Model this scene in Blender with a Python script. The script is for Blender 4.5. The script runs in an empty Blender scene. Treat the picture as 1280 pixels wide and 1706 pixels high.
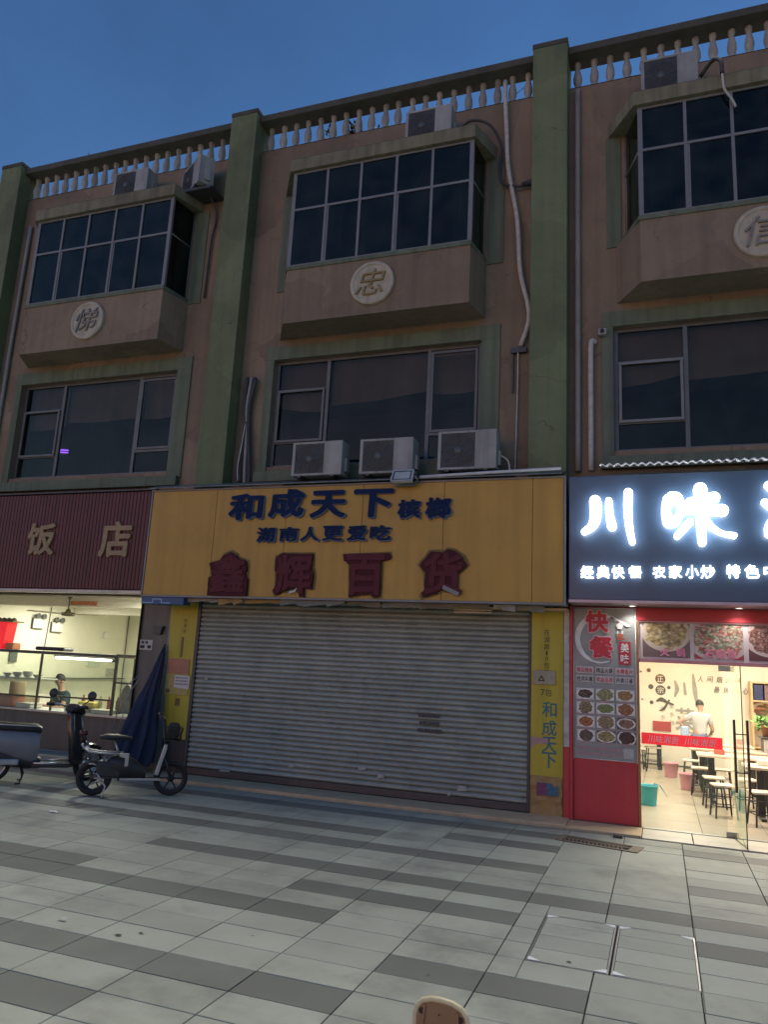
import bpy, bmesh, math, random
from mathutils import Vector, Matrix
random.seed(7)
PI = math.pi
SC = bpy.context.scene
COL = SC.collection

# ------------------------------------------------------------------ camera
cam_d = bpy.data.cameras.new('camera')
cam = bpy.data.objects.new('camera', cam_d)
COL.objects.link(cam)
cam_d.sensor_fit = 'VERTICAL'
cam_d.sensor_height = 24.0
cam_d.lens = 17.74
cam_d.clip_start = 0.05
cam_d.clip_end = 1200
cam.matrix_world = Matrix(((0.940387, 0.020573, 0.339482, 7.240), (0.336313, -0.204891, -0.919192, -11.0),
                           (0.050646, 0.978569, -0.199596, 1.889), (0, 0, 0, 1)))
SC.camera = cam

# ------------------------------------------------------------------ dusk sky, soft lamp for overhead skylight, exposure
EXPO = 2.7
K = 2.0 ** -EXPO            # lamp powers below are written for exposure 0 and divided by the exposure here
SUN_EL, SUN_ROT = math.radians(0.3), math.radians(200)
world = bpy.data.worlds.new('World')
SC.world = world
world.use_nodes = True
wn = world.node_tree.nodes
wl = world.node_tree.links
wn.clear()
w_out = wn.new('ShaderNodeOutputWorld')
w_bg = wn.new('ShaderNodeBackground')
w_sky = wn.new('ShaderNodeTexSky')
w_sky.sky_type = 'NISHITA'
w_sky.sun_disc = False
w_sky.sun_elevation = SUN_EL
w_sky.sun_rotation = SUN_ROT
w_sky.air_density = 1.0
w_sky.dust_density = 0.8
w_sky.ozone_density = 3.1
w_tc = wn.new('ShaderNodeTexCoord')
w_no = wn.new('ShaderNodeTexNoise')
w_no.inputs['Scale'].default_value = 3.2
w_no.inputs['Detail'].default_value = 5
w_no.inputs['Roughness'].default_value = 0.6
w_mr = wn.new('ShaderNodeMapRange')
w_mr.inputs['From Min'].default_value = 0.3
w_mr.inputs['From Max'].default_value = 0.72
w_mr.inputs['To Min'].default_value = 1.06
w_mr.inputs['To Max'].default_value = 0.86
w_sc = wn.new('ShaderNodeVectorMath')
w_sc.operation = 'SCALE'
wl.new(w_tc.outputs['Generated'], w_no.inputs['Vector'])
wl.new(w_no.outputs['Fac'], w_mr.inputs['Value'])
wl.new(w_sky.outputs[0], w_sc.inputs[0])
wl.new(w_mr.outputs[0], w_sc.inputs['Scale'])
wl.new(w_sc.outputs[0], w_bg.inputs[0])
wl.new(w_bg.outputs[0], w_out.inputs[0])
w_bg.inputs[1].default_value = 0.142
overhead_fill_d = bpy.data.lights.new('sun', 'SUN')  # added soft lamp standing in for overhead skylight
overhead_fill_d.energy = 2.55 * K
overhead_fill_d.angle = math.radians(40)
overhead_fill_d.color = (1.0, 0.93, 0.76)
sun = bpy.data.objects.new('sun', overhead_fill_d)
COL.objects.link(sun)
sun.location = (0, 10, 30)
sun.rotation_euler = (math.radians(-20), 0, math.radians(8))  # tilted from behind the building so the paving darkens towards the facade
SC.view_settings.view_transform = 'Standard'
SC.view_settings.look = 'None'
SC.view_settings.gamma = 1
SC.view_settings.exposure = EXPO
SC.view_settings.use_curve_mapping = False
SC.render.engine = 'CYCLES'
SC.cycles.use_denoising = True
SC.cycles.max_bounces = 8
SC.cycles.transparent_max_bounces = 16
SC.cycles.sample_clamp_indirect = 4.0
SC.cycles.caustics_reflective = False
SC.cycles.caustics_refractive = False

# ------------------------------------------------------------------ materials
MATS = {}


def nd(nt, typ, **kw):
    n = nt.nodes.new(typ)
    for k, v in kw.items():
        setattr(n, k, v)
    return n


def mat(name, col, rough=0.6, metal=0.0, var=0.15, scale=6.0, bump=0.0, bscale=60.0, streak=0.0, rnd=0.0, spec=0.5,
        dirt=None, coat=0.0, island=False):
    """procedural painted/plastic/stone material: broad mottling, fine grain, optional vertical rain streaks"""
    if name in MATS:
        return MATS[name]
    m = bpy.data.materials.new(name)
    m.use_nodes = True
    nt = m.node_tree
    b = nt.nodes['Principled BSDF']
    b.inputs['Roughness'].default_value = rough
    b.inputs['Metallic'].default_value = metal
    b.inputs['Specular IOR Level'].default_value = spec
    if coat:
        b.inputs['Coat Weight'].default_value = coat
        b.inputs['Coat Roughness'].default_value = 0.15
    tc = nd(nt, 'ShaderNodeNewGeometry')
    pos = tc.outputs['Position']
    n1 = nd(nt, 'ShaderNodeTexNoise')
    n1.inputs['Scale'].default_value = scale
    n1.inputs['Detail'].default_value = 6
    n1.inputs['Roughness'].default_value = 0.65
    nt.links.new(pos, n1.inputs['Vector'])
    rp = nd(nt, 'ShaderNodeMapRange')
    rp.inputs['From Min'].default_value = 0.3
    rp.inputs['From Max'].default_value = 0.7
    rp.inputs['To Min'].default_value = 1 - var
    rp.inputs['To Max'].default_value = 1 + var
    nt.links.new(n1.outputs['Fac'], rp.inputs['Value'])
    fac = rp.outputs[0]
    if rnd:
        oi = nd(nt, 'ShaderNodeObjectInfo')
        src = oi.outputs['Random']
        if island:
            ad = nd(nt, 'ShaderNodeMath', operation='ADD')
            nt.links.new(oi.outputs['Random'], ad.inputs[0])
            nt.links.new(tc.outputs['Random Per Island'], ad.inputs[1])
            fr = nd(nt, 'ShaderNodeMath', operation='FRACT')
            nt.links.new(ad.outputs[0], fr.inputs[0])
            src = fr.outputs[0]
        r2 = nd(nt, 'ShaderNodeMapRange')
        r2.inputs['To Min'].default_value = 1 - rnd
        r2.inputs['To Max'].default_value = 1 + rnd
        nt.links.new(src, r2.inputs['Value'])
        mu = nd(nt, 'ShaderNodeMath', operation='MULTIPLY')
        nt.links.new(fac, mu.inputs[0])
        nt.links.new(r2.outputs[0], mu.inputs[1])
        fac = mu.outputs[0]
    if streak:
        mp = nd(nt, 'ShaderNodeMapping')
        mp.inputs['Scale'].default_value = (5.0, 5.0, 0.25)
        nt.links.new(pos, mp.inputs['Vector'])
        n2 = nd(nt, 'ShaderNodeTexNoise')
        n2.inputs['Scale'].default_value = 1.6
        n2.inputs['Detail'].default_value = 5
        nt.links.new(mp.outputs[0], n2.inputs['Vector'])
        r3 = nd(nt, 'ShaderNodeMapRange')
        r3.inputs['From Min'].default_value = 0.42
        r3.inputs['From Max'].default_value = 0.68
        r3.inputs['To Min'].default_value = 1
        r3.inputs['To Max'].default_value = 1 - streak
        nt.links.new(n2.outputs['Fac'], r3.inputs['Value'])
        mu = nd(nt, 'ShaderNodeMath', operation='MULTIPLY')
        nt.links.new(fac, mu.inputs[0])
        nt.links.new(r3.outputs[0], mu.inputs[1])
        fac = mu.outputs[0]
    vm = nd(nt, 'ShaderNodeVectorMath', operation='SCALE')
    vm.inputs[0].default_value = col[:3]
    nt.links.new(fac, vm.inputs['Scale'])
    outc = vm.outputs[0]
    if dirt:
        n4 = nd(nt, 'ShaderNodeTexNoise')
        n4.inputs['Scale'].default_value = dirt[1]
        n4.inputs['Detail'].default_value = 8
        n4.inputs['Roughness'].default_value = 0.7
        nt.links.new(pos, n4.inputs['Vector'])
        r4 = nd(nt, 'ShaderNodeMapRange')
        r4.inputs['From Min'].default_value = 0.52
        r4.inputs['From Max'].default_value = 0.75
        r4.inputs['To Max'].default_value = dirt[2]
        nt.links.new(n4.outputs['Fac'], r4.inputs['Value'])
        mx = nd(nt, 'ShaderNodeMix', data_type='RGBA')
        nt.links.new(r4.outputs[0], mx.inputs['Factor'])
        nt.links.new(outc, mx.inputs['A'])
        mx.inputs['B'].default_value = (*dirt[0], 1)
        outc = mx.outputs['Result']
    nt.links.new(outc, b.inputs['Base Color'])
    if bump:
        n3 = nd(nt, 'ShaderNodeTexNoise')
        n3.inputs['Scale'].default_value = bscale
        n3.inputs['Detail'].default_value = 4
        nt.links.new(pos, n3.inputs['Vector'])
        bp = nd(nt, 'ShaderNodeBump')
        bp.inputs['Strength'].default_value = bump
        bp.inputs['Distance'].default_value = 0.02
        nt.links.new(n3.outputs['Fac'], bp.inputs['Height'])
        nt.links.new(bp.outputs[0], b.inputs['Normal'])
        rr = nd(nt, 'ShaderNodeMapRange')
        rr.inputs['To Min'].default_value = max(0.05, rough - 0.12)
        rr.inputs['To Max'].default_value = min(1, rough + 0.12)
        nt.links.new(n1.outputs['Fac'], rr.inputs['Value'])
        nt.links.new(rr.outputs[0], b.inputs['Roughness'])
    MATS[name] = m
    return m


def emit(name, col, strength):
    if name in MATS:
        return MATS[name]
    m = bpy.data.materials.new(name)
    m.use_nodes = True
    b = m.node_tree.nodes['Principled BSDF']
    b.inputs['Base Color'].default_value = (*[min(1, c) * 0.8 for c in col], 1)
    b.inputs['Emission Color'].default_value = (*col, 1)
    b.inputs['Emission Strength'].default_value = strength * K
    MATS[name] = m
    return m


def glass(name, tint=(1, 1, 1), rough=0.02, dust=0.0, ior=1.5):
    if name in MATS:
        return MATS[name]
    m = bpy.data.materials.new(name)
    m.use_nodes = True
    nt = m.node_tree
    nt.nodes.clear()
    out = nd(nt, 'ShaderNodeOutputMaterial')
    tr = nd(nt, 'ShaderNodeBsdfTransparent')
    tr.inputs[0].default_value = (*tint, 1)
    gl = nd(nt, 'ShaderNodeBsdfGlossy')
    gl.inputs['Roughness'].default_value = rough
    gl.inputs[0].default_value = (0.92, 0.96, 0.86, 1)
    fr = nd(nt, 'ShaderNodeFresnel')
    bk = nd(nt, 'ShaderNodeNewGeometry')
    io = nd(nt, 'ShaderNodeMapRange')          # same reflectance from both sides of the pane
    io.inputs['To Min'].default_value = ior
    io.inputs['To Max'].default_value = 1.0 / ior
    nt.links.new(bk.outputs['Backfacing'], io.inputs['Value'])
    nt.links.new(io.outputs[0], fr.inputs[0])
    mx = nd(nt, 'ShaderNodeMixShader')
    nt.links.new(fr.outputs[0], mx.inputs[0])
    nt.links.new(tr.outputs[0], mx.inputs[1])
    nt.links.new(gl.outputs[0], mx.inputs[2])
    last = mx.outputs[0]
    if dust:
        df = nd(nt, 'ShaderNodeBsdfDiffuse')
        df.inputs[0].default_value = (0.5, 0.5, 0.48, 1)
        g = nd(nt, 'ShaderNodeNewGeometry')
        no = nd(nt, 'ShaderNodeTexNoise')
        no.inputs['Scale'].default_value = 3.0
        no.inputs['Detail'].default_value = 7
        nt.links.new(g.outputs['Position'], no.inputs['Vector'])
        r = nd(nt, 'ShaderNodeMapRange')
        r.inputs['From Min'].default_value = 0.35
        r.inputs['From Max'].default_value = 0.75
        r.inputs['To Max'].default_value = dust
        nt.links.new(no.outputs['Fac'], r.inputs['Value'])
        m2 = nd(nt, 'ShaderNodeMixShader')
        nt.links.new(r.outputs[0], m2.inputs[0])
        nt.links.new(last, m2.inputs[1])
        nt.links.new(df.outputs[0], m2.inputs[2])
        last = m2.outputs[0]
    nt.links.new(last, out.inputs[0])
    MATS[name] = m
    return m


def vinyl(name, col, through=0.7):
    """thin film stuck on glass: some light from behind shows through"""
    m = bpy.data.materials.new(name)
    m.use_nodes = True
    nt = m.node_tree
    b = nt.nodes['Principled BSDF']
    b.inputs['Base Color'].default_value = (*col, 1)
    tl = nd(nt, 'ShaderNodeBsdfTranslucent')
    tl.inputs[0].default_value = (*col, 1)
    mx = nd(nt, 'ShaderNodeMixShader')
    mx.inputs[0].default_value = through
    nt.links.new(b.outputs[0], mx.inputs[1])
    nt.links.new(tl.outputs[0], mx.inputs[2])
    nt.links.new(mx.outputs[0], nt.nodes['Material Output'].inputs[0])
    MATS[name] = m
    return m


def food(name, c1, c2, c3, ground=(0.5, 0.5, 0.5), rx=0.43, rz=0.40, cell=9.0, rim=(0.75, 0.74, 0.7), cz=0.5):
    """flat printed photograph of a dish: lumps of food on an oval plate"""
    if name in MATS:
        return MATS[name]
    m = bpy.data.materials.new(name)
    m.use_nodes = True
    nt = m.node_tree
    b = nt.nodes['Principled BSDF']
    b.inputs['Roughness'].default_value = 0.45
    tc = nd(nt, 'ShaderNodeTexCoord')
    sx = nd(nt, 'ShaderNodeSeparateXYZ')
    nt.links.new(tc.outputs['Generated'], sx.inputs[0])

    def mth(op, a, v):
        n = nd(nt, 'ShaderNodeMath', operation=op)
        nt.links.new(a, n.inputs[0])
        if isinstance(v, (int, float)):
            n.inputs[1].default_value = v
        else:
            nt.links.new(v, n.inputs[1])
        return n.outputs[0]
    dx = mth('DIVIDE', mth('SUBTRACT', sx.outputs['X'], 0.5), rx)
    dz = mth('DIVIDE', mth('SUBTRACT', sx.outputs['Z'], cz), rz)
    d2 = mth('ADD', mth('MULTIPLY', dx, dx), mth('MULTIPLY', dz, dz))
    mp = nd(nt, 'ShaderNodeMapping')
    mp.inputs['Rotation'].default_value = (0, random.uniform(-1, 1), 0)
    mp.inputs['Location'].default_value = (random.uniform(0, 9), 0, random.uniform(0, 9))
    nt.links.new(tc.outputs['Generated'], mp.inputs['Vector'])
    no = nd(nt, 'ShaderNodeTexNoise')
    no.inputs['Scale'].default_value = 5
    nt.links.new(mp.outputs[0], no.inputs['Vector'])
    mixv = nd(nt, 'ShaderNodeVectorMath', operation='ADD')
    sc2 = nd(nt, 'ShaderNodeVectorMath', operation='SCALE')
    sc2.inputs['Scale'].default_value = 0.25
    nt.links.new(no.outputs['Color'], sc2.inputs[0])
    nt.links.new(mp.outputs[0], mixv.inputs[0])
    nt.links.new(sc2.outputs[0], mixv.inputs[1])
    vo = nd(nt, 'ShaderNodeTexVoronoi')
    vo.inputs['Scale'].default_value = cell
    nt.links.new(mixv.outputs[0], vo.inputs['Vector'])
    sp = nd(nt, 'ShaderNodeSeparateColor')
    nt.links.new(vo.outputs['Color'], sp.inputs[0])
    cr = nd(nt, 'ShaderNodeValToRGB')
    cr.color_ramp.elements[0].color = (*c1, 1)
    cr.color_ramp.elements[1].color = (*c2, 1)
    e = cr.color_ramp.elements.new(0.5)
    e.color = (*c3, 1)
    nt.links.new(sp.outputs[0], cr.inputs[0])
    dk = nd(nt, 'ShaderNodeMapRange')
    dk.inputs['From Max'].default_value = 0.8
    dk.inputs['To Min'].default_value = 1.25
    dk.inputs['To Max'].default_value = 0.35
    nt.links.new(vo.outputs['Distance'], dk.inputs['Value'])
    sc3 = nd(nt, 'ShaderNodeVectorMath', operation='SCALE')
    nt.links.new(cr.outputs[0], sc3.inputs[0])
    nt.links.new(dk.outputs[0], sc3.inputs['Scale'])
    m1 = nd(nt, 'ShaderNodeMix', data_type='RGBA')
    wob = mth('ADD', d2, mth('MULTIPLY', mth('SUBTRACT', no.outputs['Fac'], 0.5), 0.9))
    nt.links.new(mth('GREATER_THAN', wob, 0.7), m1.inputs['Factor'])
    nt.links.new(sc3.outputs[0], m1.inputs['A'])
    m1.inputs['B'].default_value = (*rim, 1)
    m2 = nd(nt, 'ShaderNodeMix', data_type='RGBA')
    nt.links.new(mth('GREATER_THAN', d2, 1.0), m2.inputs['Factor'])
    nt.links.new(m1.outputs['Result'], m2.inputs['A'])
    m2.inputs['B'].default_value = (*ground, 1)
    nt.links.new(m2.outputs['Result'], b.inputs['Base Color'])
    MATS[name] = m
    return m


# ------------------------------------------------------------------ mesh building
class MB:
    def __init__(s):
        s.v = []
        s.f = []
        s.sm = []

    def add(s, vs, fs, smooth=False):
        o = len(s.v)
        s.v += [Vector(v) for v in vs]
        s.f += [[i + o for i in f] for f in fs]
        s.sm += [smooth] * len(fs)
        return s

    def box(s, x0, x1, y0, y1, z0, z1, bev=0.0, M=None):
        b = min(bev, abs(x1 - x0) / 2.5, abs(y1 - y0) / 2.5, abs(z1 - z0) / 2.5)
        if b <= 0:
            vs = [(x, y, z) for x in (x0, x1) for y in (y0, y1) for z in (z0, z1)]
            fs = [(0, 1, 3, 2), (4, 6, 7, 5), (0, 4, 5, 1), (2, 3, 7, 6), (0, 2, 6, 4), (1, 5, 7, 3)]
        else:
            bm = bmesh.new()
            bmesh.ops.create_cube(bm, size=1.0)
            for v in bm.verts:
                v.co = ((x0 + x1) / 2 + v.co.x * (x1 - x0), (y0 + y1) / 2 + v.co.y * (y1 - y0), (z0 + z1) / 2 + v.co.z * (z1 - z0))
            bmesh.ops.bevel(bm, geom=bm.edges[:], offset=b, segments=2, affect='EDGES', profile=0.5)
            bm.verts.index_update()
            vs = [v.co.copy() for v in bm.verts]
            fs = [[v.index for v in f.verts] for f in bm.faces]
            bm.free()
        if M is not None:
            vs = [M @ Vector(v) for v in vs]
        return s.add(vs, fs)

    def prism(s, poly, a0, a1, axis='y', caps=True):
        """poly: 2D points; extruded along axis from a0 to a1"""
        n = len(poly)
        mk = {'y': lambda p, a: (p[0], a, p[1]), 'x': lambda p, a: (a, p[0], p[1]), 'z': lambda p, a: (p[0], p[1], a)}[axis]
        vs = [mk(p, a0) for p in poly] + [mk(p, a1) for p in poly]
        fs = [(i, (i + 1) % n, n + (i + 1) % n, n + i) for i in range(n)]
        if caps:
            fs += [list(range(n))[::-1], list(range(n, 2 * n))]
        return s.add(vs, fs)

    def tube(s, pts, r, seg=8, cap=True, smooth=True):
        pts = [Vector(p) for p in pts]
        rr = r if isinstance(r, (list, tuple)) else [r] * len(pts)
        vs = []
        fs = []
        up = Vector((0, 0, 1))
        prev = None
        for i, p in enumerate(pts):
            t = (pts[min(i + 1, len(pts) - 1)] - pts[max(i - 1, 0)])
            if t.length < 1e-9:
                t = Vector((0, 0, 1))
            t.normalize()
            if prev is None:
                a = t.cross(up)
                if a.length < 0.05:
                    a = t.cross(Vector((1, 0, 0)))
            else:
                a = prev - t * prev.dot(t)
            a.normalize()
            prev = a
            b = t.cross(a)
            for k in range(seg):
                an = 2 * PI * k / seg
                vs.append(p + (a * math.cos(an) + b * math.sin(an)) * rr[i])
        for i in range(len(pts) - 1):
            for k in range(seg):
                k2 = (k + 1) % seg
                fs.append((i * seg + k, i * seg + k2, (i + 1) * seg + k2, (i + 1) * seg + k))
        s.add(vs, fs, smooth)
        if cap:
            o = len(s.v) - len(vs)
            s.f += [[o + k for k in range(seg)][::-1], [o + (len(pts) - 1) * seg + k for k in range(seg)]]
            s.sm += [False, False]
        return s

    def lathe(s, prof, seg=16, M=None, smooth=True):
        """prof: list of (r, z) around the z axis"""
        M = M or Matrix()
        vs = [M @ Vector((r * math.cos(2 * PI * k / seg), r * math.sin(2 * PI * k / seg), z)) for r, z in prof for k in range(seg)]
        fs = [(i * seg + k, i * seg + (k + 1) % seg, (i + 1) * seg + (k + 1) % seg, (i + 1) * seg + k)
              for i in range(len(prof) - 1) for k in range(seg)]
        return s.add(vs, fs, smooth)

    def quad(s, a, b, c, d):
        return s.add([a, b, c, d], [(0, 1, 2, 3)])

    def mesh(s, name, material, off=(0, 0, 0)):
        me = bpy.data.meshes.new(name)
        o = Vector(off)
        me.from_pydata([v - o for v in s.v], [], s.f)
        me.polygons.foreach_set('use_smooth', s.sm)
        me.update()
        bm = bmesh.new()
        bm.from_mesh(me)
        bmesh.ops.recalc_face_normals(bm, faces=bm.faces[:])
        bm.to_mesh(me)
        bm.free()
        if material:
            me.materials.append(material)
        return me


def root_loc(p):
    v = Vector((0, 0, 0))
    while p is not None:
        v += p.location
        p = p.parent
    return v


def ob(name, me, parent=None, loc=None, label=None, kind=None):
    o = bpy.data.objects.new(name, me)
    COL.objects.link(o)
    if parent is not None:
        o.parent = parent
    if loc is not None:
        o.location = loc
    if label:
        o['label'] = label
    if kind:
        o['kind'] = kind
    return o


def part(name, mb, m, parent, label=None, kind=None, local=False):
    """a child mesh; vertices given in world coordinates unless local"""
    off = (0, 0, 0) if local else root_loc(parent)
    return ob(name, mb.mesh(name, m, off), parent, label=label, kind=kind)


def tag(o, label, cat, group=None):
    o['label'] = label
    o['category'] = cat
    if group:
        o['group'] = group
    return o


def thing(name, label, cat, loc=(0, 0, 0), rz=0.0, group=None):
    o = bpy.data.objects.new(name, None)
    o.empty_display_size = 0.1
    COL.objects.link(o)
    o.location = loc
    o.rotation_euler = (0, 0, rz)
    return tag(o, label, cat, group)


def solo(name, mb, m, label, cat, group=None, loc=(0, 0, 0)):
    o = ob(name, mb.mesh(name, m, loc), None, loc)
    return tag(o, label, cat, group)


def structure(name, mb, m):
    return ob(name, mb.mesh(name, m), None, kind='structure')


def dup(root, loc, rz=0.0, label=None, group=None):
    r = root.copy()
    COL.objects.link(r)
    r.location = loc
    r.rotation_euler = (0, 0, rz)
    if label:
        r['label'] = label
    if group:
        r['group'] = group
    for ch in list(root.children):
        c = ch.copy()
        COL.objects.link(c)
        c.parent = r
        for g in list(ch.children):
            d = g.copy()
            COL.objects.link(d)
            d.parent = c
    return r


_gly = {}


def glyph(ch, extrude=0.02, offset=0.0, bevel=0.0):
    """one printed character as a unit-size mesh in the x/z plane, front towards -y, centred"""
    key = (ch, extrude, offset, bevel)
    if key in _gly:
        return _gly[key]
    cu = bpy.data.curves.new('text', 'FONT')
    cu.body = ch
    cu.extrude = extrude
    cu.offset = offset
    cu.bevel_depth = bevel
    cu.resolution_u = 3
    o = bpy.data.objects.new('text', cu)
    COL.objects.link(o)
    dg = bpy.context.evaluated_depsgraph_get()
    me = bpy.data.meshes.new_from_object(o.evaluated_get(dg))
    bpy.data.objects.remove(o)
    xs = [v.co.x for v in me.vertices] or [0, 1]
    ys = [v.co.y for v in me.vertices] or [0, 1]
    cx, cy = (min(xs) + max(xs)) / 2, (min(ys) + max(ys)) / 2
    w, h = max(xs) - min(xs), max(ys) - min(ys)
    for v in me.vertices:
        x, y, z = v.co
        v.co = (x - cx, -z, y - cy)
    _gly[key] = (me, w, h)
    return _gly[key]


def letter(ch, x0, x1, z0, z1, y, m, parent, depth=0.05, offset=0.0, name='letter', shear=0.0):
    """a character fitted to a box on a wall that faces -y (y = its back plane); heavy weights are
    built from copies pushed outwards in a ring, each a hair behind the next"""
    key = ('bold', ch, offset, depth)
    if key not in _gly:
        if offset <= 0.022:
            _gly[key] = glyph(ch, 0.5, offset)
        else:
            base = glyph(ch, 0.5, 0.0)[0]
            r = offset
            bm = bmesh.new()
            n = 8
            ring = [(0, 0)] + [(r * math.cos(2 * PI * k / n), r * math.sin(2 * PI * k / n)) for k in range(n)]
            for i, (dx, dz) in enumerate(ring):
                n0 = len(bm.verts)
                bm.from_mesh(base)
                bm.verts.ensure_lookup_table()
                for v in bm.verts[n0:]:
                    v.co.x += dx
                    v.co.z += dz
                    v.co.y *= 1.0 + i * 0.0012 / depth
            me = bpy.data.meshes.new('bold')
            bm.to_mesh(me)
            bm.free()
            xs = [v.co.x for v in me.vertices]
            zs = [v.co.z for v in me.vertices]
            _gly[key] = (me, max(xs) - min(xs), max(zs) - min(zs))
    me, w, h = _gly[key]
    me2 = me.copy()
    sx, sz = (x1 - x0) / w, (z1 - z0) / h
    org = Vector(((x0 + x1) / 2, y - depth / 2, (z0 + z1) / 2))
    for v in me2.vertices:
        v.co = ((v.co.x + shear * v.co.z) * sx, v.co.y * depth, v.co.z * sz)
    me2.materials.clear()
    me2.materials.append(m)
    return ob(name, me2, parent, org - root_loc(parent))


def line_text(txt, x0, x1, zc, h, y, m, parent, name='lettering', offset=0.02, depth=0.004, fit=True):
    me, w, hh = glyph(txt, 0.5, offset)
    me2 = me.copy()
    k = h / 0.95
    sx = (x1 - x0) / w if fit else k
    for v in me2.vertices:
        v.co = (v.co.x * sx, v.co.y * depth, v.co.z * k)
    me2.materials.clear()
    me2.materials.append(m)
    xc = (x0 + x1) / 2 if fit else x0 + w * sx / 2
    return ob(name, me2, parent, Vector((xc, y - depth / 2, zc)) - root_loc(parent))


def stroke(mb, pts, rad, y0, y1, n=8):
    """a brush stroke: swept round-ended ribbon with varying width, as one outline extruded in y"""
    P = []
    # Catmull-Rom resample
    q = [Vector(p) for p in pts]
    q = [q[0] * 2 - q[1]] + q + [q[-1] * 2 - q[-2]]
    R = [rad[0]] + list(rad) + [rad[-1]]
    out = []
    for i in range(1, len(q) - 2):
        for k in range(n):
            t = k / n
            a, b, c, d = q[i - 1], q[i], q[i + 1], q[i + 2]
            p = 0.5 * ((2 * b) + (c - a) * t + (2 * a - 5 * b + 4 * c - d) * t * t + (3 * b - a - 3 * c + d) * t ** 3)
            out.append((p, R[i] * (1 - t) + R[i + 1] * t))
    out.append((q[-2], R[-2]))
    L, Rr = [], []
    for i, (p, r) in enumerate(out):
        t = out[min(i + 1, len(out) - 1)][0] - out[max(i - 1, 0)][0]
        t.normalize()
        nrm = Vector((-t.y, t.x))
        L.append(p + nrm * r)
        Rr.append(p - nrm * r)
    t1 = (out[-1][0] - out[-2][0]).normalized()
    t0 = (out[0][0] - out[1][0]).normalized()

    def capp(p, t, r):
        nrm = Vector((-t.y, t.x))
        return [p + nrm * (r * math.cos(a)) + t * (r * math.sin(a)) for a in [PI * k / 6 for k in range(1, 6)]]
    poly = L + capp(out[-1][0], t1, out[-1][1]) + Rr[::-1] + capp(out[0][0], t0, out[0][1])
    # strip faces keep the caps planar and simple
    N = len(poly)
    vs = [(p.x, y0, p.y) for p in poly] + [(p.x, y1, p.y) for p in poly]
    fs = [(i, (i + 1) % N, N + (i + 1) % N, N + i) for i in range(N)]
    nl = len(L)
    for base, flip in ((0, False), (N, True)):
        for i in range(nl - 1):
            f = [base + i, base + i + 1, base + (nl + 5 + nl - 1 - (i + 1)), base + (nl + 5 + nl - 1 - i)]
            fs.append(f[::-1] if flip else f)
        e = [base + nl - 1] + [base + nl + k for k in range(5)] + [base + nl + 5]
        st = [base + nl + 5 + nl - 1] + [base + nl + 5 + nl + k for k in range(5)] + [base]
        fs += [e, st]
    mb.add(vs, fs)
    return mb

# ------------------------------------------------------------------ palette
def weather(m, patch=0.16, crack=0.45):
    """repaired patches of slightly different paint and hairline cracks"""
    nt = m.node_tree
    b = nt.nodes['Principled BSDF']
    src = b.inputs['Base Color'].links[0].from_socket
    gp = nd(nt, 'ShaderNodeNewGeometry')
    no = nd(nt, 'ShaderNodeTexNoise')
    no.inputs['Scale'].default_value = 2.0
    no.inputs['Detail'].default_value = 5
    nt.links.new(gp.outputs['Position'], no.inputs['Vector'])
    sc = nd(nt, 'ShaderNodeVectorMath', operation='SCALE')
    sc.inputs['Scale'].default_value = 0.7
    nt.links.new(no.outputs['Color'], sc.inputs[0])
    ad = nd(nt, 'ShaderNodeVectorMath', operation='ADD')
    nt.links.new(gp.outputs['Position'], ad.inputs[0])
    nt.links.new(sc.outputs[0], ad.inputs[1])
    v1 = nd(nt, 'ShaderNodeTexVoronoi')
    v1.inputs['Scale'].default_value = 0.75
    nt.links.new(ad.outputs[0], v1.inputs['Vector'])
    s1 = nd(nt, 'ShaderNodeSeparateColor')
    nt.links.new(v1.outputs['Color'], s1.inputs[0])
    r1 = nd(nt, 'ShaderNodeMapRange')
    r1.inputs['To Min'].default_value = 1 - patch
    r1.inputs['To Max'].default_value = 1 + patch
    nt.links.new(s1.outputs[0], r1.inputs['Value'])
    m1 = nd(nt, 'ShaderNodeVectorMath', operation='SCALE')
    nt.links.new(src, m1.inputs[0])
    nt.links.new(r1.outputs[0], m1.inputs['Scale'])
    v2 = nd(nt, 'ShaderNodeTexVoronoi', feature='DISTANCE_TO_EDGE')
    v2.inputs['Scale'].default_value = 0.9
    nt.links.new(ad.outputs[0], v2.inputs['Vector'])
    lt = nd(nt, 'ShaderNodeMath', operation='LESS_THAN')
    lt.inputs[1].default_value = 0.006
    nt.links.new(v2.outputs['Distance'], lt.inputs[0])
    r2 = nd(nt, 'ShaderNodeMapRange')
    r2.inputs['From Min'].default_value = 0.5
    r2.inputs['From Max'].default_value = 0.6
    r2.inputs['To Max'].default_value = crack
    nt.links.new(no.outputs['Fac'], r2.inputs['Value'])
    mu = nd(nt, 'ShaderNodeMath', operation='MULTIPLY')
    nt.links.new(lt.outputs[0], mu.inputs[0])
    nt.links.new(r2.outputs[0], mu.inputs[1])
    mx = nd(nt, 'ShaderNodeMix', data_type='RGBA')
    nt.links.new(mu.outputs[0], mx.inputs['Factor'])
    nt.links.new(m1.outputs[0], mx.inputs['A'])
    mx.inputs['B'].default_value = (0.06, 0.05, 0.04, 1)
    nt.links.new(mx.outputs['Result'], b.inputs['Base Color'])


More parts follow.
